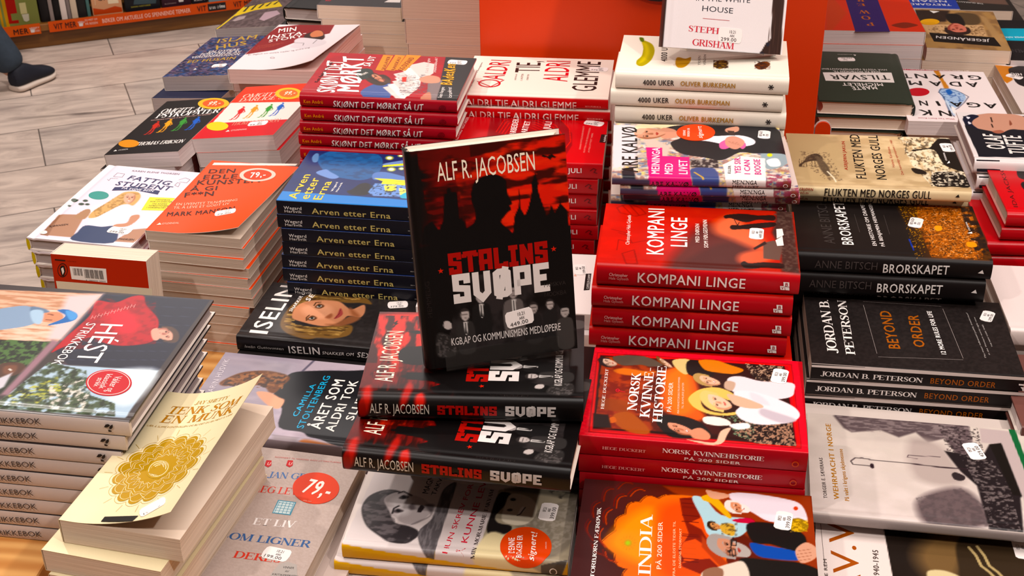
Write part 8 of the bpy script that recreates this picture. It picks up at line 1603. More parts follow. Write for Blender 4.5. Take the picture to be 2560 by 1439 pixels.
    ('W','4a8aa0',0.5,[(100.7,57.9),(83,56.5)]),
    ('W','4a8aa0',0.5,[(93.1,52.6),(92.9,69)]),
    ('W','4a8aa0',0.5,[(100.5,61.8),(82.8,60.1)]),
    ('W','4a8aa0',0.5,[(89,52.4),(88.8,68.5)]),
    ('W','4a8aa0',0.5,[(100.2,65.8),(82.5,63.8)]),
    ('W','4a8aa0',0.5,[(84.9,52.2),(84.8,68.1)]),
    ('W','4a8aa0',0.5,[(99.9,69.7),(82.3,67.5)]),
    ('V','b81c20',[(30.3,16),(21.2,14.6),(20.7,20.1),(28.9,22.9),(32.4,20.7)]),
    ('T','U','e8c0b8',29,18,28.9,21.2,4.8,'sans',0.02),
    ('V','b81c20',[(25.8,38),(16.8,36.7),(16.2,42.3),(24.4,44.9),(28,42.7)]),
    ('T','U','e8c0b8',24.6,40,24.5,43.2,4.9,'sans',0.02),
    ('T','NOMINERT TIL NORDISK RÅDS LITTERATURPRIS','c87a74',15.2,21.6,11.1,93.2,2.2,'sans',0),
    ('V','a8a09a',[(186.8,83.2),(172.6,85.8),(167.2,91.9),(169.3,102.3),(183.8,108.4),(196.9,110.8),(201.1,90.3)]),
    ('T','VINNER','4a4440',176.8,91.1,176,101.9,2.9,'sans',0),
    ('T','AV','4a4440',181.7,94.9,181.4,98.8,2.8,'sans',0),
    ('T','KRITIKERPRISEN','4a4440',187.9,84.8,186.1,109.2,2.6,'sans',0)],
  'stick': [('price',(159,78.2),(0.084,0.996),['10.21','ARK','199.00'],(26,17)),
    ('round','d83a10',(55.5,81.4,-4.7,23.4,24.4,8.6),[('T','79,-','f4e6de',64.7,68.8,68.1,97.8,22.1,'sans',0.03),('T','ARK.NO','f4b4a0',78.1,75.7,78.4,84.4,1.5,'sans',0.02)])],},
{'id': 'edle', 'L': 0.217, 'W': 0.128, 'T': 0.0143, 'hard': False, 'n': 12, 'low': (0.006,0), 'ct': 'e8480e', 'cs': 'd8400e', 'cb': 'f05a20', 'ci': 'ece0d4', 'mat': 'satin', 'pg': 'tan', 'th': 0.0008, 'lift': (0.008,0.3,1.6,1.0), 'shift': [(0,0,0.01),(0.003,-0.001,-0.01),(0.003,0,0.012),(0.004,0,-0.005),(0.006,-0.001,0.0),(0.0045,0,0.01),(0.002,0,-0.01),(0.003,0,0),(0.0025,0,0.01)], 'label': 'bright orange self-help paperback with round price mark on its cover', 'sub': 'bright orange self-help paperback with tan pages', 'group': 'orange self-help paperbacks in the tall left stack', 'ang': -1.6458, 'P0': (-0.6469,1.6592,0.8587), 'frame': ((-0.0749,-0.9972,-0.0),(0.9972,-0.0749,0.0),(0.0,0.0,1.0)), 'rlabel': 'orange and white price ring', 
  'top': [('V','e8dcd2',[(7.9,6.7),(-10.7,122.2),(-3,122),(16,6.9)]),
    ('T','DEN','3a1810',42.7,12.2,34.1,47.6,12.9,'sans',0.02),
    ('T','EDLE','3a1810',62.2,12.6,51.1,57.3,13.8,'sans',0.02),
    ('T','KUNSTEN','3a1810',80.1,11,60.7,94.5,14.1,'sans',0.02),
    ('T','Å GI','3a1810',100.1,10,90.4,44.5,12.6,'sans',0.02),
    ('T','F**N','3a1810',119.4,10.4,107.8,47,13.8,'sans',0.02),
    ('T','EN UVENTET TILNÆRMING','f0c0a8',144.6,9.9,123.3,86.9,7.1,'sans',0.01),
    ('T','TIL Å LEVE ET GODT LIV','f0c0a8',154.8,10.7,134.9,80.5,7,'sans',0.01),
    ('T','MARK MANSON','3a1810',175.9,10.9,152.1,94.4,11.4,'sans',0.02),
    ('V','f0d4c4',[(201.6,8.6),(199.4,14.5),(194.5,10.1)]),
    ('T','GYLDENDAL','f0c8b4',199.3,14.9,192.9,35.6,4.8,'sans',0)],
  'stick': [('price',(159.2,85.2),(-0.303,0.953),['10.21','ARK','79.00'],(26,16)),
    ('round','e2c2b4',(37.9,82.3,-4.5,24.5,21.8,8.4),[('R','d23c10',(37.9,82.3,-3.5,19.1,17,6.6),1.0),('T','79,-','f4e6de',48.8,75,43.3,95.5,17.2,'sans',0.03)])],},
{'id': 'fattig', 'L': 0.225, 'W': 0.144, 'T': 0.0188, 'hard': True, 'n': 11, 'low': (-0.006,0), 'ct': 'e2d6da', 'cs': 'c8b020', 'cb': 'e8e0de', 'mat': 'gloss', 'pg': 'grey', 'r': 0.0015, 'shift': [(0.004,-0.001,0),(0.006,0.0,-0.004),(0.008,0,0),(0.009,0,0)], 'label': 'pale pink student handbook with blonde girl in white T-shirt', 'sub': 'pale student handbook with yellow-green spine', 'group': 'student handbooks at the left edge of the table', 'ang': -1.6558, 'P0': (-0.7995,1.6556,0.8412), 'frame': ((-0.0849,-0.9964,-0.0),(0.9964,-0.0849,0.0),(0.0,0.0,1.0)), 
  'ras': [('P','ece4e6',1,[(-3,-4),(-1.5,158.5),(216.5,140.5),(227.5,0.5)]),
    ('P','ddd0da',1,[(1.0,4.5),(0.0,151.5),(214,135.5),(223.5,9.5)]),
    ('P','a27a62',1,[(156.5,8.5),(151.5,44),(177.5,50),(214,58.5),(215,14)]),
    ('P','8a644e',1,[(215,14),(156.5,8.5),(158,11.5),(216.5,26)]),
    ('P','a67c64',1,[(178.5,125.5),(171.5,142.5),(197,145.5),(212.5,142),(214,115.5)]),
    ('S','a07a5c',1,[(158,32),(137,36.5),(139,45.5),(162,49.5),(164,39.5)]),
    ('S','e2dce4',1,[(132,41.5),(118,50),(116.5,68.5),(118.5,88.5),(131,110),(142,113.5),(151.5,105),(173.5,101),(179.5,81),(179.5,62.5),(150,52.5)]),
    ('S','263456',1.2,[(180,59),(179.5,81),(176,100),(217.5,117),(221,62),(199,58)]),
    ('S','b88468',1,[(143.5,105),(138,113.5),(149,118.5),(171,114.5),(176.5,96.5),(169,96.5),(162.5,108.5)]),
    ('S','c8a068',1.5,[(77.5,64.5),(74.5,81),(89,92.5),(113.5,94),(111.5,85),(117,76.5),(139,68),(156,61.5),(158,51.5),(138.5,49),(113,55),(91.5,59.5)]),
    ('N','8a6434',(4,3,0.55,7,0.6),[(77.7,64.7),(77.8,86.3),(117,76.4),(156,61.6),(138.6,48.8),(91.3,59.7)]),
    ('S','d8a68c',0.8,[(90.5,69.5),(81.5,69),(79.5,74),(81.5,80.5),(90.5,85.5),(101.5,88),(109,86.5),(110.5,84),(109,80.5),(101.5,74)]),
    ('S','aa7258',1.5,[(82.5,80),(90.5,86),(101.5,88),(109,86.5),(110.5,85),(101.5,86),(92,84)]),
    ('S','aa7258',0.8,[(91,72.5),(90,74),(90.5,76),(93.5,75)]),
    ('S','2a1c18',0.4,[(92.6,73.6),(91.4,74.5),(92.6,76.3),(93.6,75.2)]),
    ('L','2a1c18',(0.6,0.4),[(89.2,72),(88,73.5),(89.1,75.7)]),
    ('S','aa7258',0.8,[(90.5,79),(89.5,80.5),(90.5,83),(93.5,82)]),
    ('S','2a1c18',0.4,[(92.6,80.2),(91.3,81.2),(92.5,83),(93.5,81.9)]),
    ('L','2a1c18',(0.6,0.4),[(89.1,78.7),(88,80.2),(89,82.4)]),
    ('S','aa7258',1.2,[(92,77.5),(92,78.5),(98,81.5),(98,79)]),
    ('S','a0453e',0.5,[(102.3,79),(101.4,81.1),(102.3,83.8),(104.5,82.1)]),
    ('S','f2e6e0',0.3,[(102.2,79.5),(101.8,81.2),(102.1,83.2),(103.4,81.7)]),
    ('E','2c3c2c',1,(113.6,8.6,-0.9,5,4.8,2.5)),
    ('E','2c3c2c',1,(112.8,23.8,-0.7,3.5,3.4,1.8)),
    ('E','2c3c2c',1,(123.2,23.4,-0.8,3.9,3.6,1.9)),
    ('E','2c3c2c',1,(129.9,9.5,-0.4,2.5,2.4,1.3)),
    ('E','2c3c2c',1,(122.4,31.7,-0.6,3.2,3,1.6))],
  'top': [('R','3a8a80',(94.2,33.7,-2.6,13.6,12.2,6.3),1.0),
    ('V','e0d048',[(86.1,104.3),(82.2,139.8),(120.8,140.9),(125,110.6)]),
    ('T','HÅNDBOK','3a3620',93.8,116.2,91.2,136.2,3.3,'sans',0.01),
    ('T','FOR STUDENTER','3a3620',100.4,111.6,95.9,141.2,3.2,'sans',0.01),
    ('T','OG ANDRE','3a3620',105.9,117.1,103.3,137,3.1,'sans',0.01),
    ('T','NYBEGYNNERE','3a3620',112,115.2,108.2,141.2,3.1,'sans',0.01),
    ('T','I VOKSENLIVET','3a3620',117.8,114.7,114.1,140.1,3.2,'sans',0.01),
    ('T','KAREN ELENE THORSEN','7a6a78',14.4,43.2,12.7,113.1,4.3,'sans',0.02),
    ('T','FATTIG','1f2350',39.8,48,46.9,113.3,12.3,'sans',0.02),
    ('T','STUDENT','1f2350',60.1,40.1,62.4,122,12.5,'sans',0.02),
    ('V','1f2350',[(66.4,43.3),(60.4,70),(65.6,109.8),(77.1,111.7),(69.8,74.6),(77.3,44.4)]),
    ('T','PÅ EGNE BEIN','e8e4ec',70.2,55.1,70.6,101.4,5.7,'sans',0.015),
    ('T','BJØRNSEN','4a2c20',193.7,15.4,183.5,36.3,4.3,'sans',0.02),
    ('T','THORSEN','4a2c20',209.2,118.5,207.3,139.5,4.4,'sans',0.02),
    ('W','6a6270',0.5,[(35.2,25.7),(23.2,25.7),(24.1,37.3),(35,38.6),(35.2,25.7)]),
    ('W','6a6270',0.5,[(28.2,120.1),(20.4,126.5),(24.4,135.3),(35,135),(34.1,123.8)]),
    ('W','6a6270',0.5,[(45.3,122),(36.6,122),(38.3,126.7),(49.2,128.7),(45.3,122)]),
    ('W','6a6270',0.5,[(44.9,21.5),(48.5,25.4),(41.2,24.7),(40.1,35.1)]),
    ('R','e8dcd8',(208.3,15,-1.0,5.1,4.8,2.6),1.0)],'stick': [('price',(185.3,109.9),(0.067,0.998),['10.21','ARK','299.00'],(30,17))], },
{'id': 'omgpsy', 'L': 0.208, 'W': 0.118, 'T': 0.021, 'hard': False, 'n': 7, 'low': (-0.012,0), 'wedge': 0.0018, 'ct': '141011', 'cs': '141011', 'mat': 'gloss', 'pg': 'white', 'label': 'black psychology paperback with four coloured figures and yellow sticker', 'sub': 'black psychology paperback with white pages', 'group': 'black psychology paperbacks on the left side', 'ang': -1.6608, 'P0': (-0.7929,1.8837,0.844), 'tilt': 0.12, 'frame': ((-0.0899,-0.996,-0.0),(0.9888,-0.0892,0.1197),(-0.1192,0.0108,0.9928)), 'rlabel': 'yellow and orange price sticker', 
  'ras': [('E','b8352c',0.5,(87.7,28.4,0.2,2.1,3.3,1.6)),
    ('S','b8352c',0.7,[(90.7,26.8),(94.4,33),(107.1,36.1),(114.2,35.6),(110.6,29.5),(98.9,26.4)]),
    ('L','b8352c',(2.2,0.6),[(110.7,30.8),(123.1,32.1),(136.1,31.1),(135.9,28.8)]),
    ('L','b8352c',(2.2,0.6),[(112,34.1),(124.5,37.2),(134.6,37.4),(135.4,35.1)]),
    ('L','b8352c',(1.6,0.5),[(94.9,27.1),(102,25.7),(106.5,30.1)]),
    ('L','b8352c',(1.6,0.5),[(96.5,33.2),(106.4,39.3),(110.4,38.1)]),
    ('E','e09a2c',0.5,(81.6,46.6,0.3,2.1,3.3,1.5)),
    ('S','e09a2c',0.7,[(84.6,44.9),(88.4,51.1),(101.1,54.1),(108.2,53.5),(104.6,47.4),(92.9,44.4)]),
    ('L','e09a2c',(2.2,0.6),[(104.7,48.8),(117.1,49.9),(130.2,48.9),(129.9,46.6)]),
    ('L','e09a2c',(2.2,0.6),[(106.1,52.1),(118.6,55),(128.7,55.1),(129.5,52.9)]),
    ('L','e09a2c',(1.6,0.5),[(88.8,45.1),(96,43.7),(100.5,48.1)]),
    ('L','e09a2c',(1.6,0.5),[(90.5,51.2),(100.4,57.2),(104.4,56.1)]),
    ('E','3f8a3c',0.5,(78.7,69.5,0.2,2,3.3,1.5)),
    ('S','3f8a3c',0.7,[(81.7,67.8),(85.4,73.9),(98.1,76.7),(105.3,76.2),(101.6,70.1),(90,67.2)]),
    ('L','3f8a3c',(2.2,0.6),[(101.7,71.4),(114.1,72.5),(127.2,71.3),(127,69)]),
    ('L','3f8a3c',(2.2,0.6),[(103.1,74.7),(115.6,77.5),(125.7,77.5),(126.5,75.3)]),
    ('L','3f8a3c',(1.6,0.5),[(85.9,68),(93,66.5),(97.6,70.8)]),
    ('L','3f8a3c',(1.6,0.5),[(87.5,74),(97.4,79.9),(101.4,78.7)]),
    ('E','3a62b8',0.5,(78.3,91.2,0.2,2.1,3.2,1.5)),
    ('S','3a62b8',0.7,[(81.2,89.5),(85,95.6),(97.7,98.3),(104.8,97.6),(101.1,91.6),(89.5,88.9)]),
    ('L','3a62b8',(2.2,0.6),[(101.3,93),(113.6,93.9),(126.6,92.6),(126.4,90.3)]),
    ('L','3a62b8',(2.2,0.6),[(102.6,96.2),(115.1,98.9),(125.2,98.8),(126,96.6)]),
    ('L','3a62b8',(1.6,0.5),[(85.4,89.7),(92.5,88.1),(97.1,92.4)]),
    ('L','3a62b8',(1.6,0.5),[(87.1,95.6),(96.9,101.4),(100.9,100.2)])],
  'top': [('T','OMGITT AV','f4ece6',52.2,12.7,51.3,87.2,17.9,'serif',0.02),
    ('T','PSYKOPATER','f4ece6',71.6,14.3,62.9,116.6,17.7,'serif',0.02),
    ('T','HVORDAN UNNGÅ Å BLI UTNYTTET AV ANDRE','c8a098',82,12.7,70.4,106.7,4.5,'sans',0),
    ('T','THOMAS ERIKSON','f4ece6',178.3,35,176.4,110,12.6,'serif',0.02),
    ('V','e8e4e0',[(195.8,9.3),(194.4,14.5),(190.2,10.2)]),
    ('T','GYLDENDAL','c8c4c0',194.5,16.1,191.8,30.7,4.2,'sans',0),
    ('R','cf8a3c',(168.8,20.3,1.4,17.5,15.1,7.7),1.0)],'stick': [('round','d8a818',(23.5,90.8,3.1,27.6,24,10.6),[('R','d8541c',(23.5,90.8,2.2,19.3,16.9,7.4),1.0),('T','99,-','f4dcc8',31.5,83.1,30.5,104.1,16.1,'sans',0.03)])], },
{'id': 'omgdar', 'L': 0.207, 'W': 0.129, 'T': 0.021, 'hard': False, 'n': 8, 'low': (0.006,0), 'wedge': 0.0018, 'ct': 'c8242a', 'cs': 'b81c22', 'cb': 'c8242a', 'mat': 'gloss', 'pg': 'white', 'label': 'red psychology paperback with four coloured figures on white band', 'sub': 'red psychology paperback with white pages', 'group': 'red psychology paperbacks on the left side', 'ang': -1.6608, 'P0': (-0.6743,1.9175,0.859), 'tilt': 0.12, 'frame': ((-0.0899,-0.996,-0.0),(0.9888,-0.0892,0.1197),(-0.1192,0.0108,0.9928)), 'rlabel': 'yellow and orange price sticker', 
  'ras': [('P','e6dad2',0.6,[(66.1,2.8),(80.6,132.8),(149.1,140.6),(148.8,8.3)]),
    ('P','d83a24',4,[(-31,-92.5),(-37.5,134),(80.5,133),(66,3)]),
    ('E','c82a2c',0.5,(89.1,34.1,0.2,2.1,3.3,1.5)),
    ('S','c82a2c',0.7,[(92.1,32.4),(95.9,38.3),(108.9,40.7),(116.2,39.9),(112.4,34),(100.6,31.6)]),
    ('L','c82a2c',(2.2,0.6),[(112.6,35.4),(125.2,36),(138.5,34.3),(138.3,32.1)]),
    ('L','c82a2c',(2.2,0.6),[(114,38.5),(126.8,40.9),(137.1,40.6),(137.9,38.4)]),
    ('L','c82a2c',(1.6,0.5),[(96.4,32.4),(103.6,30.7),(108.3,34.8)]),
    ('L','c82a2c',(1.6,0.5),[(98.1,38.4),(108.2,43.9),(112.3,42.6)]),
    ('E','d8902c',0.5,(85.9,54.6,0.3,2.1,3.4,1.4)),
    ('S','d8902c',0.7,[(89,52.8),(92.8,58.8),(105.8,61),(113.1,60.2),(109.3,54.3),(97.4,52)]),
    ('L','d8902c',(2.2,0.6),[(109.4,55.6),(122.1,56.1),(135.4,54.4),(135.1,52.2)]),
    ('L','d8902c',(2.2,0.6),[(110.8,58.8),(123.6,61.1),(133.9,60.7),(134.7,58.4)]),
    ('L','d8902c',(1.6,0.5),[(93.2,52.9),(100.5,51.1),(105.2,55.2)]),
    ('L','d8902c',(1.6,0.5),[(94.9,58.8),(105.1,64.2),(109.2,62.9)]),
    ('E','3a8a3a',0.5,(85.8,78.5,0.3,2,3.4,1.3)),
    ('S','3a8a3a',0.7,[(88.9,76.6),(92.7,82.5),(105.7,84.6),(112.9,83.7),(109.2,77.9),(97.3,75.7)]),
    ('L','3a8a3a',(2.2,0.6),[(109.3,79.2),(121.9,79.6),(135.2,77.8),(134.9,75.5)]),
    ('L','3a8a3a',(2.2,0.6),[(110.7,82.4),(123.4,84.5),(133.7,84),(134.5,81.8)]),
    ('L','3a8a3a',(1.6,0.5),[(93.1,76.6),(100.4,74.8),(105,78.8)]),
    ('L','3a8a3a',(1.6,0.5),[(94.8,82.5),(104.9,87.8),(109,86.4)]),
    ('E','3a64b0',0.5,(82.3,95.5,0.3,2,3.4,1.3)),
    ('S','3a64b0',0.7,[(85.4,93.6),(89.2,99.4),(102.2,101.5),(109.4,100.5),(105.7,94.7),(93.8,92.6)]),
    ('L','3a64b0',(2.2,0.6),[(105.8,96.1),(118.4,96.3),(131.7,94.4),(131.5,92.2)]),
    ('L','3a64b0',(2.2,0.6),[(107.2,99.2),(120,101.2),(130.3,100.6),(131.1,98.4)]),
    ('L','3a64b0',(1.6,0.5),[(89.6,93.6),(96.9,91.7),(101.6,95.7)]),
    ('L','3a64b0',(1.6,0.5),[(91.3,99.4),(101.5,104.6),(105.5,103.2)])],
  'top': [('T','OMGITT AV','e8c0b0',47.9,12.9,46.7,98.4,15.3,'serif',0.02),
    ('T','DÅRLIGE SJEFER','e8c0b0',64.7,14.4,62.5,126.1,13.9,'serif',0.02),
    ('T','THOMAS ERIKSON','d88a7c',162.4,43.7,158,118,13.3,'serif',0.02),
    ('V','f0dcd8',[(186,45.9),(184.6,52),(179.2,47.6)]),
    ('T','GYLDENDAL','f0c8c0',184.7,53.3,182,77.7,5.3,'sans',0),
    ('R','d8c41c',(161.9,22.7,1.7,18.2,17.7,7.8),1.0)],
  'stick': [('round','dcae1c',(41.7,88.6,2.7,22.9,25.3,9.8),[('R','e0641c',(41.7,88.6,1.9,16.1,17.8,6.9),1.0),('T','99,-','f4dcc8',48.7,82.6,47.5,100.7,15.1,'sans',0.03)]),
    ('price',(159.9,86.4),(-0.053,0.999),['10.21','ARK','99.00'],(28,16))],},
{'id': 'slam', 'L': 0.217, 'W': 0.135, 'T': 0.026, 'hard': False, 'n': 3, 'wedge': 0.002, 'ct': '1d2138', 'cs': '1a1d30', 'mat': 'gloss', 'pg': 'grey', 'shift': [(-0.012,-0.035,0.0)], 'label': 'dark blue mosaic paperback with gold capitals at far left', 'sub': 'dark blue mosaic paperback at far left', 'group': 'dark blue mosaic paperbacks at the far left', 'ang': -1.6708, 'P0': (-0.9067,2.415,0.754), 'tilt': 0.09, 'frame': ((-0.0998,-0.995,-0.0),(0.991,-0.0994,0.0899),(-0.0894,0.009,0.996)), 
  'ras': [('N','4a3a5a',(7,5,0.5,6,0.8),[(-2,-30),(219,-30),(219,137),(-2,137)]),
    ('N','2a4a78',(5,6,0.56,7,0.8),[(-2,-30),(219,-30),(219,137),(-2,137)]),
    ('N','8a6a6a',(3,5,0.62,8,0.7),[(-2,-30),(219,-30),(219,137),(-2,137)])],
  'top': [('T','ISLAM','b0904a',35.2,26.2,16.8,100.1,23.6,'sans',0.02),
    ('T','HUS','b0904a',74,42.3,50.8,95.2,25.4,'sans',0.02),
    ('T','EN DYPERE','d8d0cc',92.1,34,84.3,93.2,11.7,'sans',0.01),
    ('T','FORSTÅELSE AV','d8d0cc',104.8,23.4,97.3,101.5,12.3,'sans',0.01),
    ('T','VERDENSRELIGION','d8d0cc',120.2,11.5,110.6,104.6,12.1,'sans',0.01),
    ('T','ED HUSAIN','b0904a',145.6,15.3,132.2,106,14.9,'sans',0.02),
    ('V','d8d0cc',[(183.6,46.6),(181.8,52.4),(174.6,46.6)])],'stick': [('price',(164.7,89.7),(-0.107,0.994),['10.21','ARK','249.00'],(26,16))], },
{'id': 'insta', 'L': 0.22, 'W': 0.148, 'T': 0.0235, 'hard': False, 'n': 10, 'low': (-0.004,0.03), 'wedge': 0.0006, 'ct': 'e0d4d6', 'cs': 'c0a8a4', 'cb': 'c8a8a4', 'mat': 'gloss', 'pg': 'pink', 'lift': (0.01,0.35,1.8,0.8), 'label': 'white and dark red paperback with handwritten title and curled cover', 'sub': 'white and red paperback with pinkish pages', 'group': 'paperbacks with pinkish pages behind the red psychology ones', 'ang': -1.6708, 'P0': (-0.693,2.1716,0.8715), 'tilt': 0.05, 'frame': ((-0.0998,-0.995,-0.0),(0.9938,-0.0997,0.05),(-0.0497,0.005,0.9988)), 
  'ras': [('P','7e1f22',1,[(39,-0.5),(12.5,3.5),(-12,69),(-2.5,101.5),(49,111),(71,75),(127.5,44),(151.5,1.5),(105.5,-0.5)]),
    ('S','2c1a18',2,[(59,68.5),(40.5,72.5),(29.5,88),(64.5,108),(84.5,110),(90.5,87)]),
    ('S','c07a5c',1.5,[(48,75.5),(30,79),(34.5,91.5),(59.5,102.5),(65.5,86)]),
    ('S','cfc6ca',1.5,[(77,59.5),(66.5,71.5),(89,117),(118,126),(127,96),(114,65),(97,65.5)]),
    ('L','4a4444',(1,0.5),[(91.8,64.3),(95.8,82.6),(108,85.5)]),
    ('L','4a4444',(1,0.5),[(82.4,100.5),(102.2,100.8)])],
  'top': [('T','MIN','f4ece6',43.5,16.1,29.5,45.6,21.4,'hand',0.01),
    ('T','INSTA-','f4ece6',74.7,9.3,48.6,69.1,17,'hand',0.01),
    ('T','STORY','f4ece6',91.8,18.5,61.3,69.5,12.7,'hand',0.01),
    ('T','DET ER LITT STRESS Å VÆRE MEG','b05a50',113.6,7.4,95.3,47,5.1,'sans',0),
    ('T','DET ER LITT STRESS Å VÆRE MEG','b05a50',122.2,7.4,103,42.1,4.9,'sans',0),
    ('T','DET ER LITT STRESS Å VÆRE MEG','b05a50',130.7,7.5,110.7,37.2,4.9,'sans',0),
    ('T','En dagbok om sosiale medier og andre ting','8a8084',156,8.4,126.4,104.6,6.2,'sans',0),
    ('R','a09498',(165.1,54.6,-0.2,4.1,4.1,1.7),0.3)],},
{'id': 'true', 'L': 0.217, 'W': 0.135, 'T': 0.024, 'hard': False, 'n': 4, 'wedge': 0.002, 'ct': '4a3d3e', 'cs': 'c8a818', 'mat': 'gloss', 'pg': 'grey', 'label': 'paperback with yellow crime tape across its dark cover', 'sub': 'dark paperback with yellow tape cover', 'group': 'yellow tape paperbacks at the far left', 'ang': -1.6708, 'P0': (-0.8844,2.6513,0.766), 'tilt': 0.1, 'frame': ((-0.0998,-0.995,-0.0),(0.99,-0.0993,0.0998),(-0.0993,0.01,0.995)), 
  'ras': [('N','6a5a5a',(10,5,0.5,5,0.7),[(-2,-30),(219,-30),(219,137),(-2,137)]),
    ('P','d8b818',0.6,[(84.3,1.6),(45.5,64),(88.3,91.1),(104.7,37.8),(139.7,8.1)]),
    ('P','a89098',1,[(168.5,73.5),(124,67.5),(114,89.5),(138,106.5),(162,96),(179.5,88.5)]),
    ('P','a09090',1,[(168.5,15.5),(144,17.5),(139.5,33),(158.5,37),(172.5,23.5)]),
    ('P','1a1614',0.5,[(111.6,13.4),(75.4,10),(73.9,13.8),(110.6,18.4)]),
    ('P','1a1614',0.5,[(102.1,25.7),(69.2,24),(67.6,27.7),(101,30.8)]),
    ('P','1a1614',0.5,[(92.5,38.2),(62.9,38),(61.4,41.7),(91.4,43.2)]),
    ('P','1a1614',0.5,[(82.9,50.6),(56.7,52),(55.1,55.8),(81.8,55.7)]),
    ('P','1a1614',0.5,[(73.2,63.1),(50.4,66),(48.9,69.8),(72.2,68.2)]),
    ('P','e0c020',0.4,[(217.8,2.6),(129.7,3.7),(80.8,0.1),(71.1,1.5),(87.9,4.2),(133.3,7.4),(219.7,6.3)])],},
{'id': 'blackhard', 'L': 0.215, 'W': 0.14, 'T': 0.0245, 'hard': True, 'n': 7, 'low': (-0.03,0), 'ct': '100e0f', 'cs': '0c0b0c', 'mat': 'satin', 'pg': 'grey', 'r': 0.004, 'shift': [(0.003,-0.0,0)], 'label': 'black hardcover with grey pages behind the curled paperback', 'sub': 'black hardcover with grey pages', 'group': 'black hardcovers at the top left', 'ang': -1.6708, 'P0': (-0.7111,2.5416,0.8505), 'frame': ((-0.0998,-0.995,-0.0),(0.995,-0.0998,0.0),(0.0,0.0,1.0)), },
{'id': 'beige1', 'L': 0.21, 'W': 0.15, 'T': 0.0245, 'hard': False, 'n': 10, 'ct': '2a2628', 'cs': 'd8c0a8', 'cb': 'dcc8b4', 'mat': 'satin', 'pg': 'cream', 'shift': [(0.0055,0,0.0),(0.01,0,0),(0.011,0,0.0)], 'label': 'thick cream-paged paperback with dark cover in the left tall stack', 'sub': 'cream-paged paperback in the left tall stack', 'group': 'cream-paged paperbacks left of the orange stand', 'ang': -1.5908, 'P0': (-0.6349,2.4338,0.8905), 'frame': ((-0.02,-0.9998,-0.0),(0.9998,-0.02,0.0),(0.0,0.0,1.0)), 'top': [('T','RO','b02030',189.4,9.7,188.3,19.1,15.1,'sans',0.02),('V','c8c0bc',[(183.6,114),(163.1,121.2),(163.3,139.3),(181.9,142.2)])], },
{'id': 'beige2', 'L': 0.21, 'W': 0.14, 'T': 0.0475, 'hard': False, 'n': 6, 'ct': 'e0d2c2', 'cs': 'd8c8b4', 'mat': 'satin', 'pg': 'cream', 'shift': [(0.004,0,0),(0.007,0,0)], 'label': 'very thick cream-paged paperback stacked against the orange stand', 'sub': 'very thick cream-paged paperback', 'group': 'very thick paperbacks against the orange stand', 'ang': -1.5708, 'P0': (-0.4736,2.3665,0.9175), 'frame': ((0.0,-1.0,-0.0),(1.0,0.0,0.0),(0.0,0.0,1.0)), },
{'id': 'grisham', 'L': 0.235, 'W': 0.155, 'T': 0.024, 'hard': True, 'n': 1, 'single': 1, 'mat': 'satin', 'pg': 'grey', 'ct': 'e4dcdc', 'cs': '3a2824', 'r': 0.004, 'label': 'white hardcover standing above the banana covers', 'P0': (-0.0251,1.7273,1.2848), 'frame': ((-0.0305,-0.3517,-0.9356),(0.9641,0.2368,-0.1204),(0.2639,-0.9057,0.3318)), 
  'ras': [('P','33211c',0.6,[(70.9,128.2),(69.5,147.1),(245.6,153.8),(244.1,125.4),(234.1,125.3),(231.5,127.7),(221.2,132.8),(217.5,137.7),(215,138.3),(184.5,137)]),
    ('L','4a332c',(0.5,0.4),[(168,137.1),(244.4,134.3)]),
    ('L','4a332c',(0.5,0.4),[(167.8,139.9),(244.2,137.8)]),
    ('L','4a332c',(0.5,0.4),[(167.6,142.7),(243.9,141.3)]),
    ('L','4a332c',(0.5,0.4),[(167.4,145.5),(243.7,144.8)]),
    ('L','4a332c',(0.5,0.4),[(167.2,148.2),(243.5,148.3)]),
    ('L','4a332c',(0.5,0.4),[(167,151),(243.3,151.8)]),
    ('P','22202c',0.6,[(244.1,125.4),(233.6,125.6),(233,130.5),(244.6,131.1)]),
    ('P','22202c',0.6,[(221.2,132.8),(220.8,138),(225,137.6),(226.1,133.3)])],
  'top': [('T','IN THE WHITE','2a2830',175.8,37.3,173.7,107.1,6,'sans',-0.004),
    ('T','HOUSE','2a2830',187.8,46.1,188.3,86,6.6,'sans',-0.002),
    ('W','b86a6c',0.7,[(196.8,47.8),(197.3,82.5)]),
    ('T','STEPHANIE','c8545c',213.9,30.7,215.4,99.5,7.4,'serif',0.02),
    ('T','GRISHAM','c8545c',230.5,37,232.2,91.4,8,'serif',0.02)],'stick': [('price',(215.2,85),(0.021,1.0),['10.21','ARK','299.00'],(30,18))], },
{'id': 'barcodebook', 'L': 0.176, 'W': 0.1244, 'T': 0.036, 'hard': False, 'n': 1, 'single': 1, 'mat': 'satin', 'pg': 'cream', 'ct': 'b4280e', 'cs': 'd8c8b0', 'label': 'small thick paperback standing with barcode and orange-red back outward', 'P0': (-0.7518,1.4,0.8724), 'frame': ((-0.0048,-0.0998,-0.995),(0.9988,-0.0485,0.0),(-0.0483,-0.9938,0.0999)), 
  'top': [('V','d8ccb4',[(35.9,2.8),(35.5,128.3),(122.9,122.3),(133.9,7)]),
    ('R','241614',(20.7,13.7,-0.5,6.8,9.4,-1.3),0.12),
    ('V','201614',[(18.4,10.2),(14.6,12.8),(14.3,16.7),(21.3,17.5),(28.7,14.4),(28.1,11.3)]),
    ('V','e8e0d4',[(18.6,11.9),(16.5,15),(22.4,15.6),(27,12.9)]),
    ('V','ece4dc',[(14.6,23.7),(13.9,71.3),(32.6,70.7),(31.5,24.2)]),
    ('V','241a18',[(16.6,27.4),(16.6,27.8),(26.2,27.9),(26.2,27.5)]),
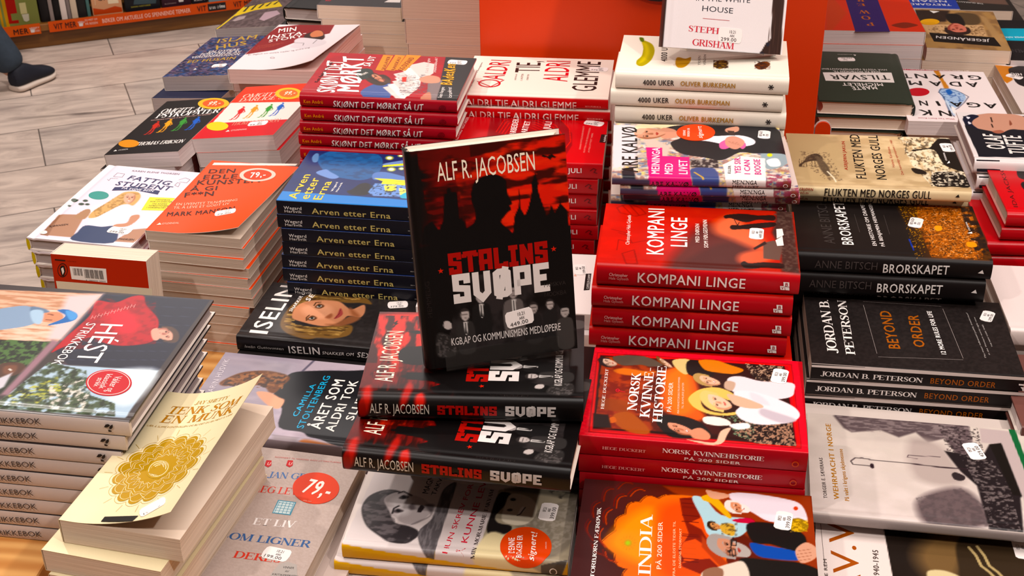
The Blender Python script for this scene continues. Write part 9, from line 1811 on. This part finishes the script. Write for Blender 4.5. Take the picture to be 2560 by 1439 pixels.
    ('V','241a18',[(16.6,28.8),(16.5,29.5),(26.1,29.7),(26.2,28.9)]),
    ('V','241a18',[(16.5,30.2),(16.5,31),(26.1,31.1),(26.1,30.3)]),
    ('V','241a18',[(16.5,31.6),(16.5,32),(26.1,32.1),(26.1,31.8)]),
    ('V','241a18',[(16.5,33),(16.4,33.8),(26,33.9),(26.1,33.2)]),
    ('V','241a18',[(16.5,34.4),(16.4,35.2),(26,35.3),(26,34.6)]),
    ('V','241a18',[(16.4,35.8),(16.4,36.2),(26,36.3),(26,36)]),
    ('V','241a18',[(16.4,37.2),(16.4,37.9),(25.9,38.1),(26,37.4)]),
    ('V','241a18',[(16.4,38.6),(16.3,39.3),(25.9,39.5),(26,38.8)]),
    ('V','241a18',[(16.8,42.2),(16.8,42.7),(28.5,42.9),(28.5,42.4)]),
    ('V','241a18',[(16.8,43.7),(16.7,44.6),(28.4,44.8),(28.5,44)]),
    ('V','241a18',[(16.8,45.2),(16.7,46.1),(28.4,46.3),(28.5,45.5)]),
    ('V','241a18',[(16.8,46.7),(16.7,47.6),(28.4,47.8),(28.5,47)]),
    ('V','241a18',[(16.8,48.2),(16.8,48.7),(28.5,48.9),(28.5,48.5)]),
    ('V','241a18',[(16.8,49.7),(16.7,50.6),(28.4,50.8),(28.5,50)]),
    ('V','241a18',[(16.8,51.2),(16.7,52.1),(28.4,52.3),(28.5,51.5)]),
    ('V','241a18',[(16.8,52.7),(16.7,53.6),(28.4,53.8),(28.5,53)]),
    ('V','241a18',[(16.8,54.2),(16.8,54.7),(28.5,54.9),(28.5,54.5)]),
    ('V','241a18',[(16.8,55.7),(16.7,56.6),(28.4,56.8),(28.5,56)]),
    ('V','241a18',[(16.8,57.2),(16.7,58.1),(28.4,58.3),(28.5,57.5)]),
    ('V','241a18',[(16.8,58.7),(16.7,59.6),(28.4,59.8),(28.5,59)]),
    ('V','241a18',[(16.8,60.2),(16.8,60.6),(28.5,60.9),(28.5,60.5)]),
    ('V','241a18',[(16.8,61.7),(16.7,62.6),(28.4,62.8),(28.5,62)]),
    ('V','241a18',[(16.8,63.2),(16.7,64.1),(28.4,64.3),(28.5,63.4)]),
    ('V','241a18',[(16.8,64.7),(16.7,65.6),(28.4,65.8),(28.5,64.9)]),
    ('V','241a18',[(16.8,66.2),(16.8,66.6),(28.5,66.9),(28.5,66.4)]),
    ('T','9 780000 0000','4a403c',32,42.9,31.6,69.1,1.4,'sans',0),
    ('W','241a18',1.6,[(7.2,5.5),(7.4,19.1)]),
    ('T','USA $16','6a1a10',8.2,22.1,8.3,33.3,1.1,'sans',0)],},
]
for d in BOOKS:
    fr = d.pop('frame')
    if d.get('single'):
        o = make_book(d); put(o, d['P0'], *fr); tag(o, d['label'], 'book')
    else: stack(d)
acrylic('acrylic_stand', Vector((-.2325, 1.0889, .9240))+Vector((.9412, .337, .0219))*.018, (.9412, .337, .0219), (-.0817, .1641, .983), .115, 'clear acrylic stand holding up the black and red thriller')
acrylic('acrylic_stand', Vector((-.0259, 1.6229, 1.0729))+Vector((.9606, .2359, -.12))*.03, (.9606, .2359, -.12), (.0547, .3575, .9323), .10, 'clear acrylic stand behind the white hardcover above the banana covers', lip=.004)
# ------------------------------------------------------------------ passer-by at the left edge
def skin_body(name, pts, edges, rad, mat, parent=None, sub=2, root=0):
    me = bpy.data.meshes.new(name); me.from_pydata(pts, edges, []); o = bpy.data.objects.new(name, me); link(o, parent); me.materials.append(mat)
    sk = o.modifiers.new('skin', 'SKIN'); sk.use_smooth_shade = True
    for i, v in enumerate(me.skin_vertices[0].data if me.skin_vertices else []): v.radius = rad[i] if isinstance(rad[i], tuple) else (rad[i], rad[i]); v.use_root = i == root
    su = o.modifiers.new('sub', 'SUBSURF'); su.levels = su.render_levels = sub; return o
def skin_obj(name, pts, edges, rad, mat, parent=None, sub=2):
    me = bpy.data.meshes.new(name); me.from_pydata(pts, edges, []); o = bpy.data.objects.new(name, me); link(o, parent); me.materials.append(mat)
    sk = o.modifiers.new('skin', 'SKIN'); sk.use_smooth_shade = True
    if not me.skin_vertices: 
        import bmesh
        bm = bmesh.new(); bm.from_mesh(me); bm.verts.layers.skin.verify(); bm.to_mesh(me); bm.free()
    for i, v in enumerate(me.skin_vertices[0].data): v.radius = (rad[i], rad[i]); v.use_root = i == 0
    su = o.modifiers.new('sub', 'SUBSURF'); su.levels = su.render_levels = sub; return o
k = .74; F0 = Vector((-2.215, 4.03, 0))      # ankle of the leading foot
M_SKIN = plain_mat('skin', 'c8967c', .5, .4, .1, 12); M_JEAN = plain_mat('blue_grey_denim', '37424e', .85, .2, .35, 60); M_SW = plain_mat('dark_knit', '2a2c33', .9, .2, .3, 50)
M_SHOE = plain_mat('navy_mesh_shoe', '191c28', .7, .3, .3, 90); M_SOLE = plain_mat('pale_rubber_sole', 'cdbdb0', .6, .3, .1, 20); M_HAIR = plain_mat('dark_hair', '241a16', .7, .3, .4, 60)
def P_(x, y, z): return (F0.x+x*k, F0.y+y*k, z*k)
person = skin_obj('person', [P_(-.46, -.20, .95), P_(-.47, -.19, 1.12), P_(-.47, -.18, 1.32), P_(-.46, -.17, 1.48), P_(-.45, -.15, 1.58), P_(-.44, -.13, 1.68), P_(-.44, -.13, 1.76),
  P_(-.38, -.22, .88), P_(-.21, -.06, .50), P_(-.02, -.02, .10), P_(.02, .08, .04), P_(-.54, -.20, .88), P_(-.62, -.32, .50), P_(-.68, -.46, .11), P_(-.66, -.36, .05),
  P_(-.29, -.24, 1.42), P_(-.24, -.22, 1.15), P_(-.16, -.08, .98), P_(-.14, -.04, .92), P_(-.63, -.12, 1.42), P_(-.68, -.16, 1.15), P_(-.62, -.02, .98), P_(-.60, .02, .92)],
  [(0, 1), (1, 2), (2, 3), (3, 4), (4, 5), (5, 6), (0, 7), (7, 8), (8, 9), (9, 10), (0, 11), (11, 12), (12, 13), (13, 14), (3, 15), (15, 16), (16, 17), (17, 18), (3, 19), (19, 20), (20, 21), (21, 22)],
  [v*k for v in (.13, .12, .14, .10, .055, .09, .075, .09, .06, .045, .04, .09, .06, .045, .04, .055, .042, .032, .035, .055, .042, .032, .035)], M_SKIN)
tag(person, 'person in blue-grey jeans and navy running shoes walking past at left', 'person')
skin_obj('jeans', [P_(-.46, -.20, .98), P_(-.375, -.22, .86), P_(-.29, -.14, .68), P_(-.205, -.06, .49), P_(-.10, -.035, .29), P_(-.02, -.02, .15), P_(0, -.01, .085), P_(-.545, -.21, .86), P_(-.62, -.32, .49), P_(-.66, -.42, .24), P_(-.68, -.45, .10)],
  [(0, 1), (1, 2), (2, 3), (3, 4), (4, 5), (5, 6), (0, 7), (7, 8), (8, 9), (9, 10)], [v*k for v in (.155, .115, .10, .088, .08, .07, .07, .115, .09, .08, .08)], M_JEAN, person)
skin_obj('sweater', [P_(-.46, -.20, 1.0), P_(-.47, -.19, 1.15), P_(-.47, -.18, 1.34), P_(-.46, -.17, 1.49), P_(-.28, -.24, 1.42), P_(-.23, -.22, 1.15), P_(-.17, -.09, 1.0), P_(-.64, -.12, 1.42), P_(-.69, -.16, 1.15), P_(-.63, -.03, 1.0)],
  [(0, 1), (1, 2), (2, 3), (3, 4), (4, 5), (5, 6), (3, 7), (7, 8), (8, 9)], [v*k for v in (.16, .145, .165, .10, .075, .06, .045, .075, .06, .045)], M_SW, person)
skin_obj('hair', [P_(-.44, -.155, 1.74), P_(-.44, -.17, 1.80)], [(0, 1)], [.10*k, .085*k], M_HAIR, person)
def shoe(o, d):
    """running shoe: pale sole, navy upper, lace bands; o = heel, d = direction"""
    d = Vector(d).normalized(); n = Vector((-d.y, d.x, 0)); o = Vector(o); L = .205
    S = [(0, .024, .0, .060), (.02, .034, 0, .078), (.05, .036, 0, .080), (.085, .034, .0, .070), (.12, .038, 0, .052), (.155, .042, 0, .044), (.185, .036, .002, .038), (.202, .018, .006, .024)]
    def loft(f0, f1, grow, nm, mat, par):
        V = []; m = 14
        for x, w_, z0, z1 in S:
            for i in range(m):
                a = 2*math.pi*i/m; lo, hi = f0(z0, z1), f1(z0, z1); c, s_ = math.cos(a), math.sin(a)
                q = abs(c)**.6*(1 if c > 0 else -1); h = (lo+hi)/2+(hi-lo)/2*abs(s_)**.7*(1 if s_ > 0 else -1)
                ww = (w_+grow)*(1-.45*max(0, (h-.03)/.06)); V.append(tuple(o+d*x*.88+n*q*ww+Vector((0, 0, h*1.15))))
        F = [(r*m+i, r*m+(i+1) % m, (r+1)*m+(i+1) % m, (r+1)*m+i) for r in range(len(S)-1) for i in range(m)]+[tuple(range(m-1, -1, -1)), tuple(range((len(S)-1)*m, len(S)*m))]
        ob = mesh_obj(nm, V, F, mat, par, 50); su = ob.modifiers.new('s', 'SUBSURF'); su.levels = su.render_levels = 1; return ob
    sh_ = loft(lambda a, b: .014, lambda a, b: b, 0, 'shoe', M_SHOE, person); loft(lambda a, b: a*.6, lambda a, b: .019+a, .004, 'sole', M_SOLE, sh_)
    for q in (.095, .11, .125):
        V = [tuple(o+d*(q+i*.004)+n*s_*.016+Vector((0, 0, .058-(q-.095)*.35+(.004 if j else 0)))) for j in (0, 1) for i, s_ in ((0, -1), (1, -1), (1, 1), (0, 1))]
        mesh_obj('lace', V, [(0, 1, 2, 3), (7, 6, 5, 4), (0, 4, 5, 1), (2, 6, 7, 3), (1, 5, 6, 2), (3, 7, 4, 0)], M_SOLE, sh_)
shoe((-2.212, 3.985, 0), (.35, .94, 0)); shoe((-2.75, 3.66, 0), (.2, .97, 0))
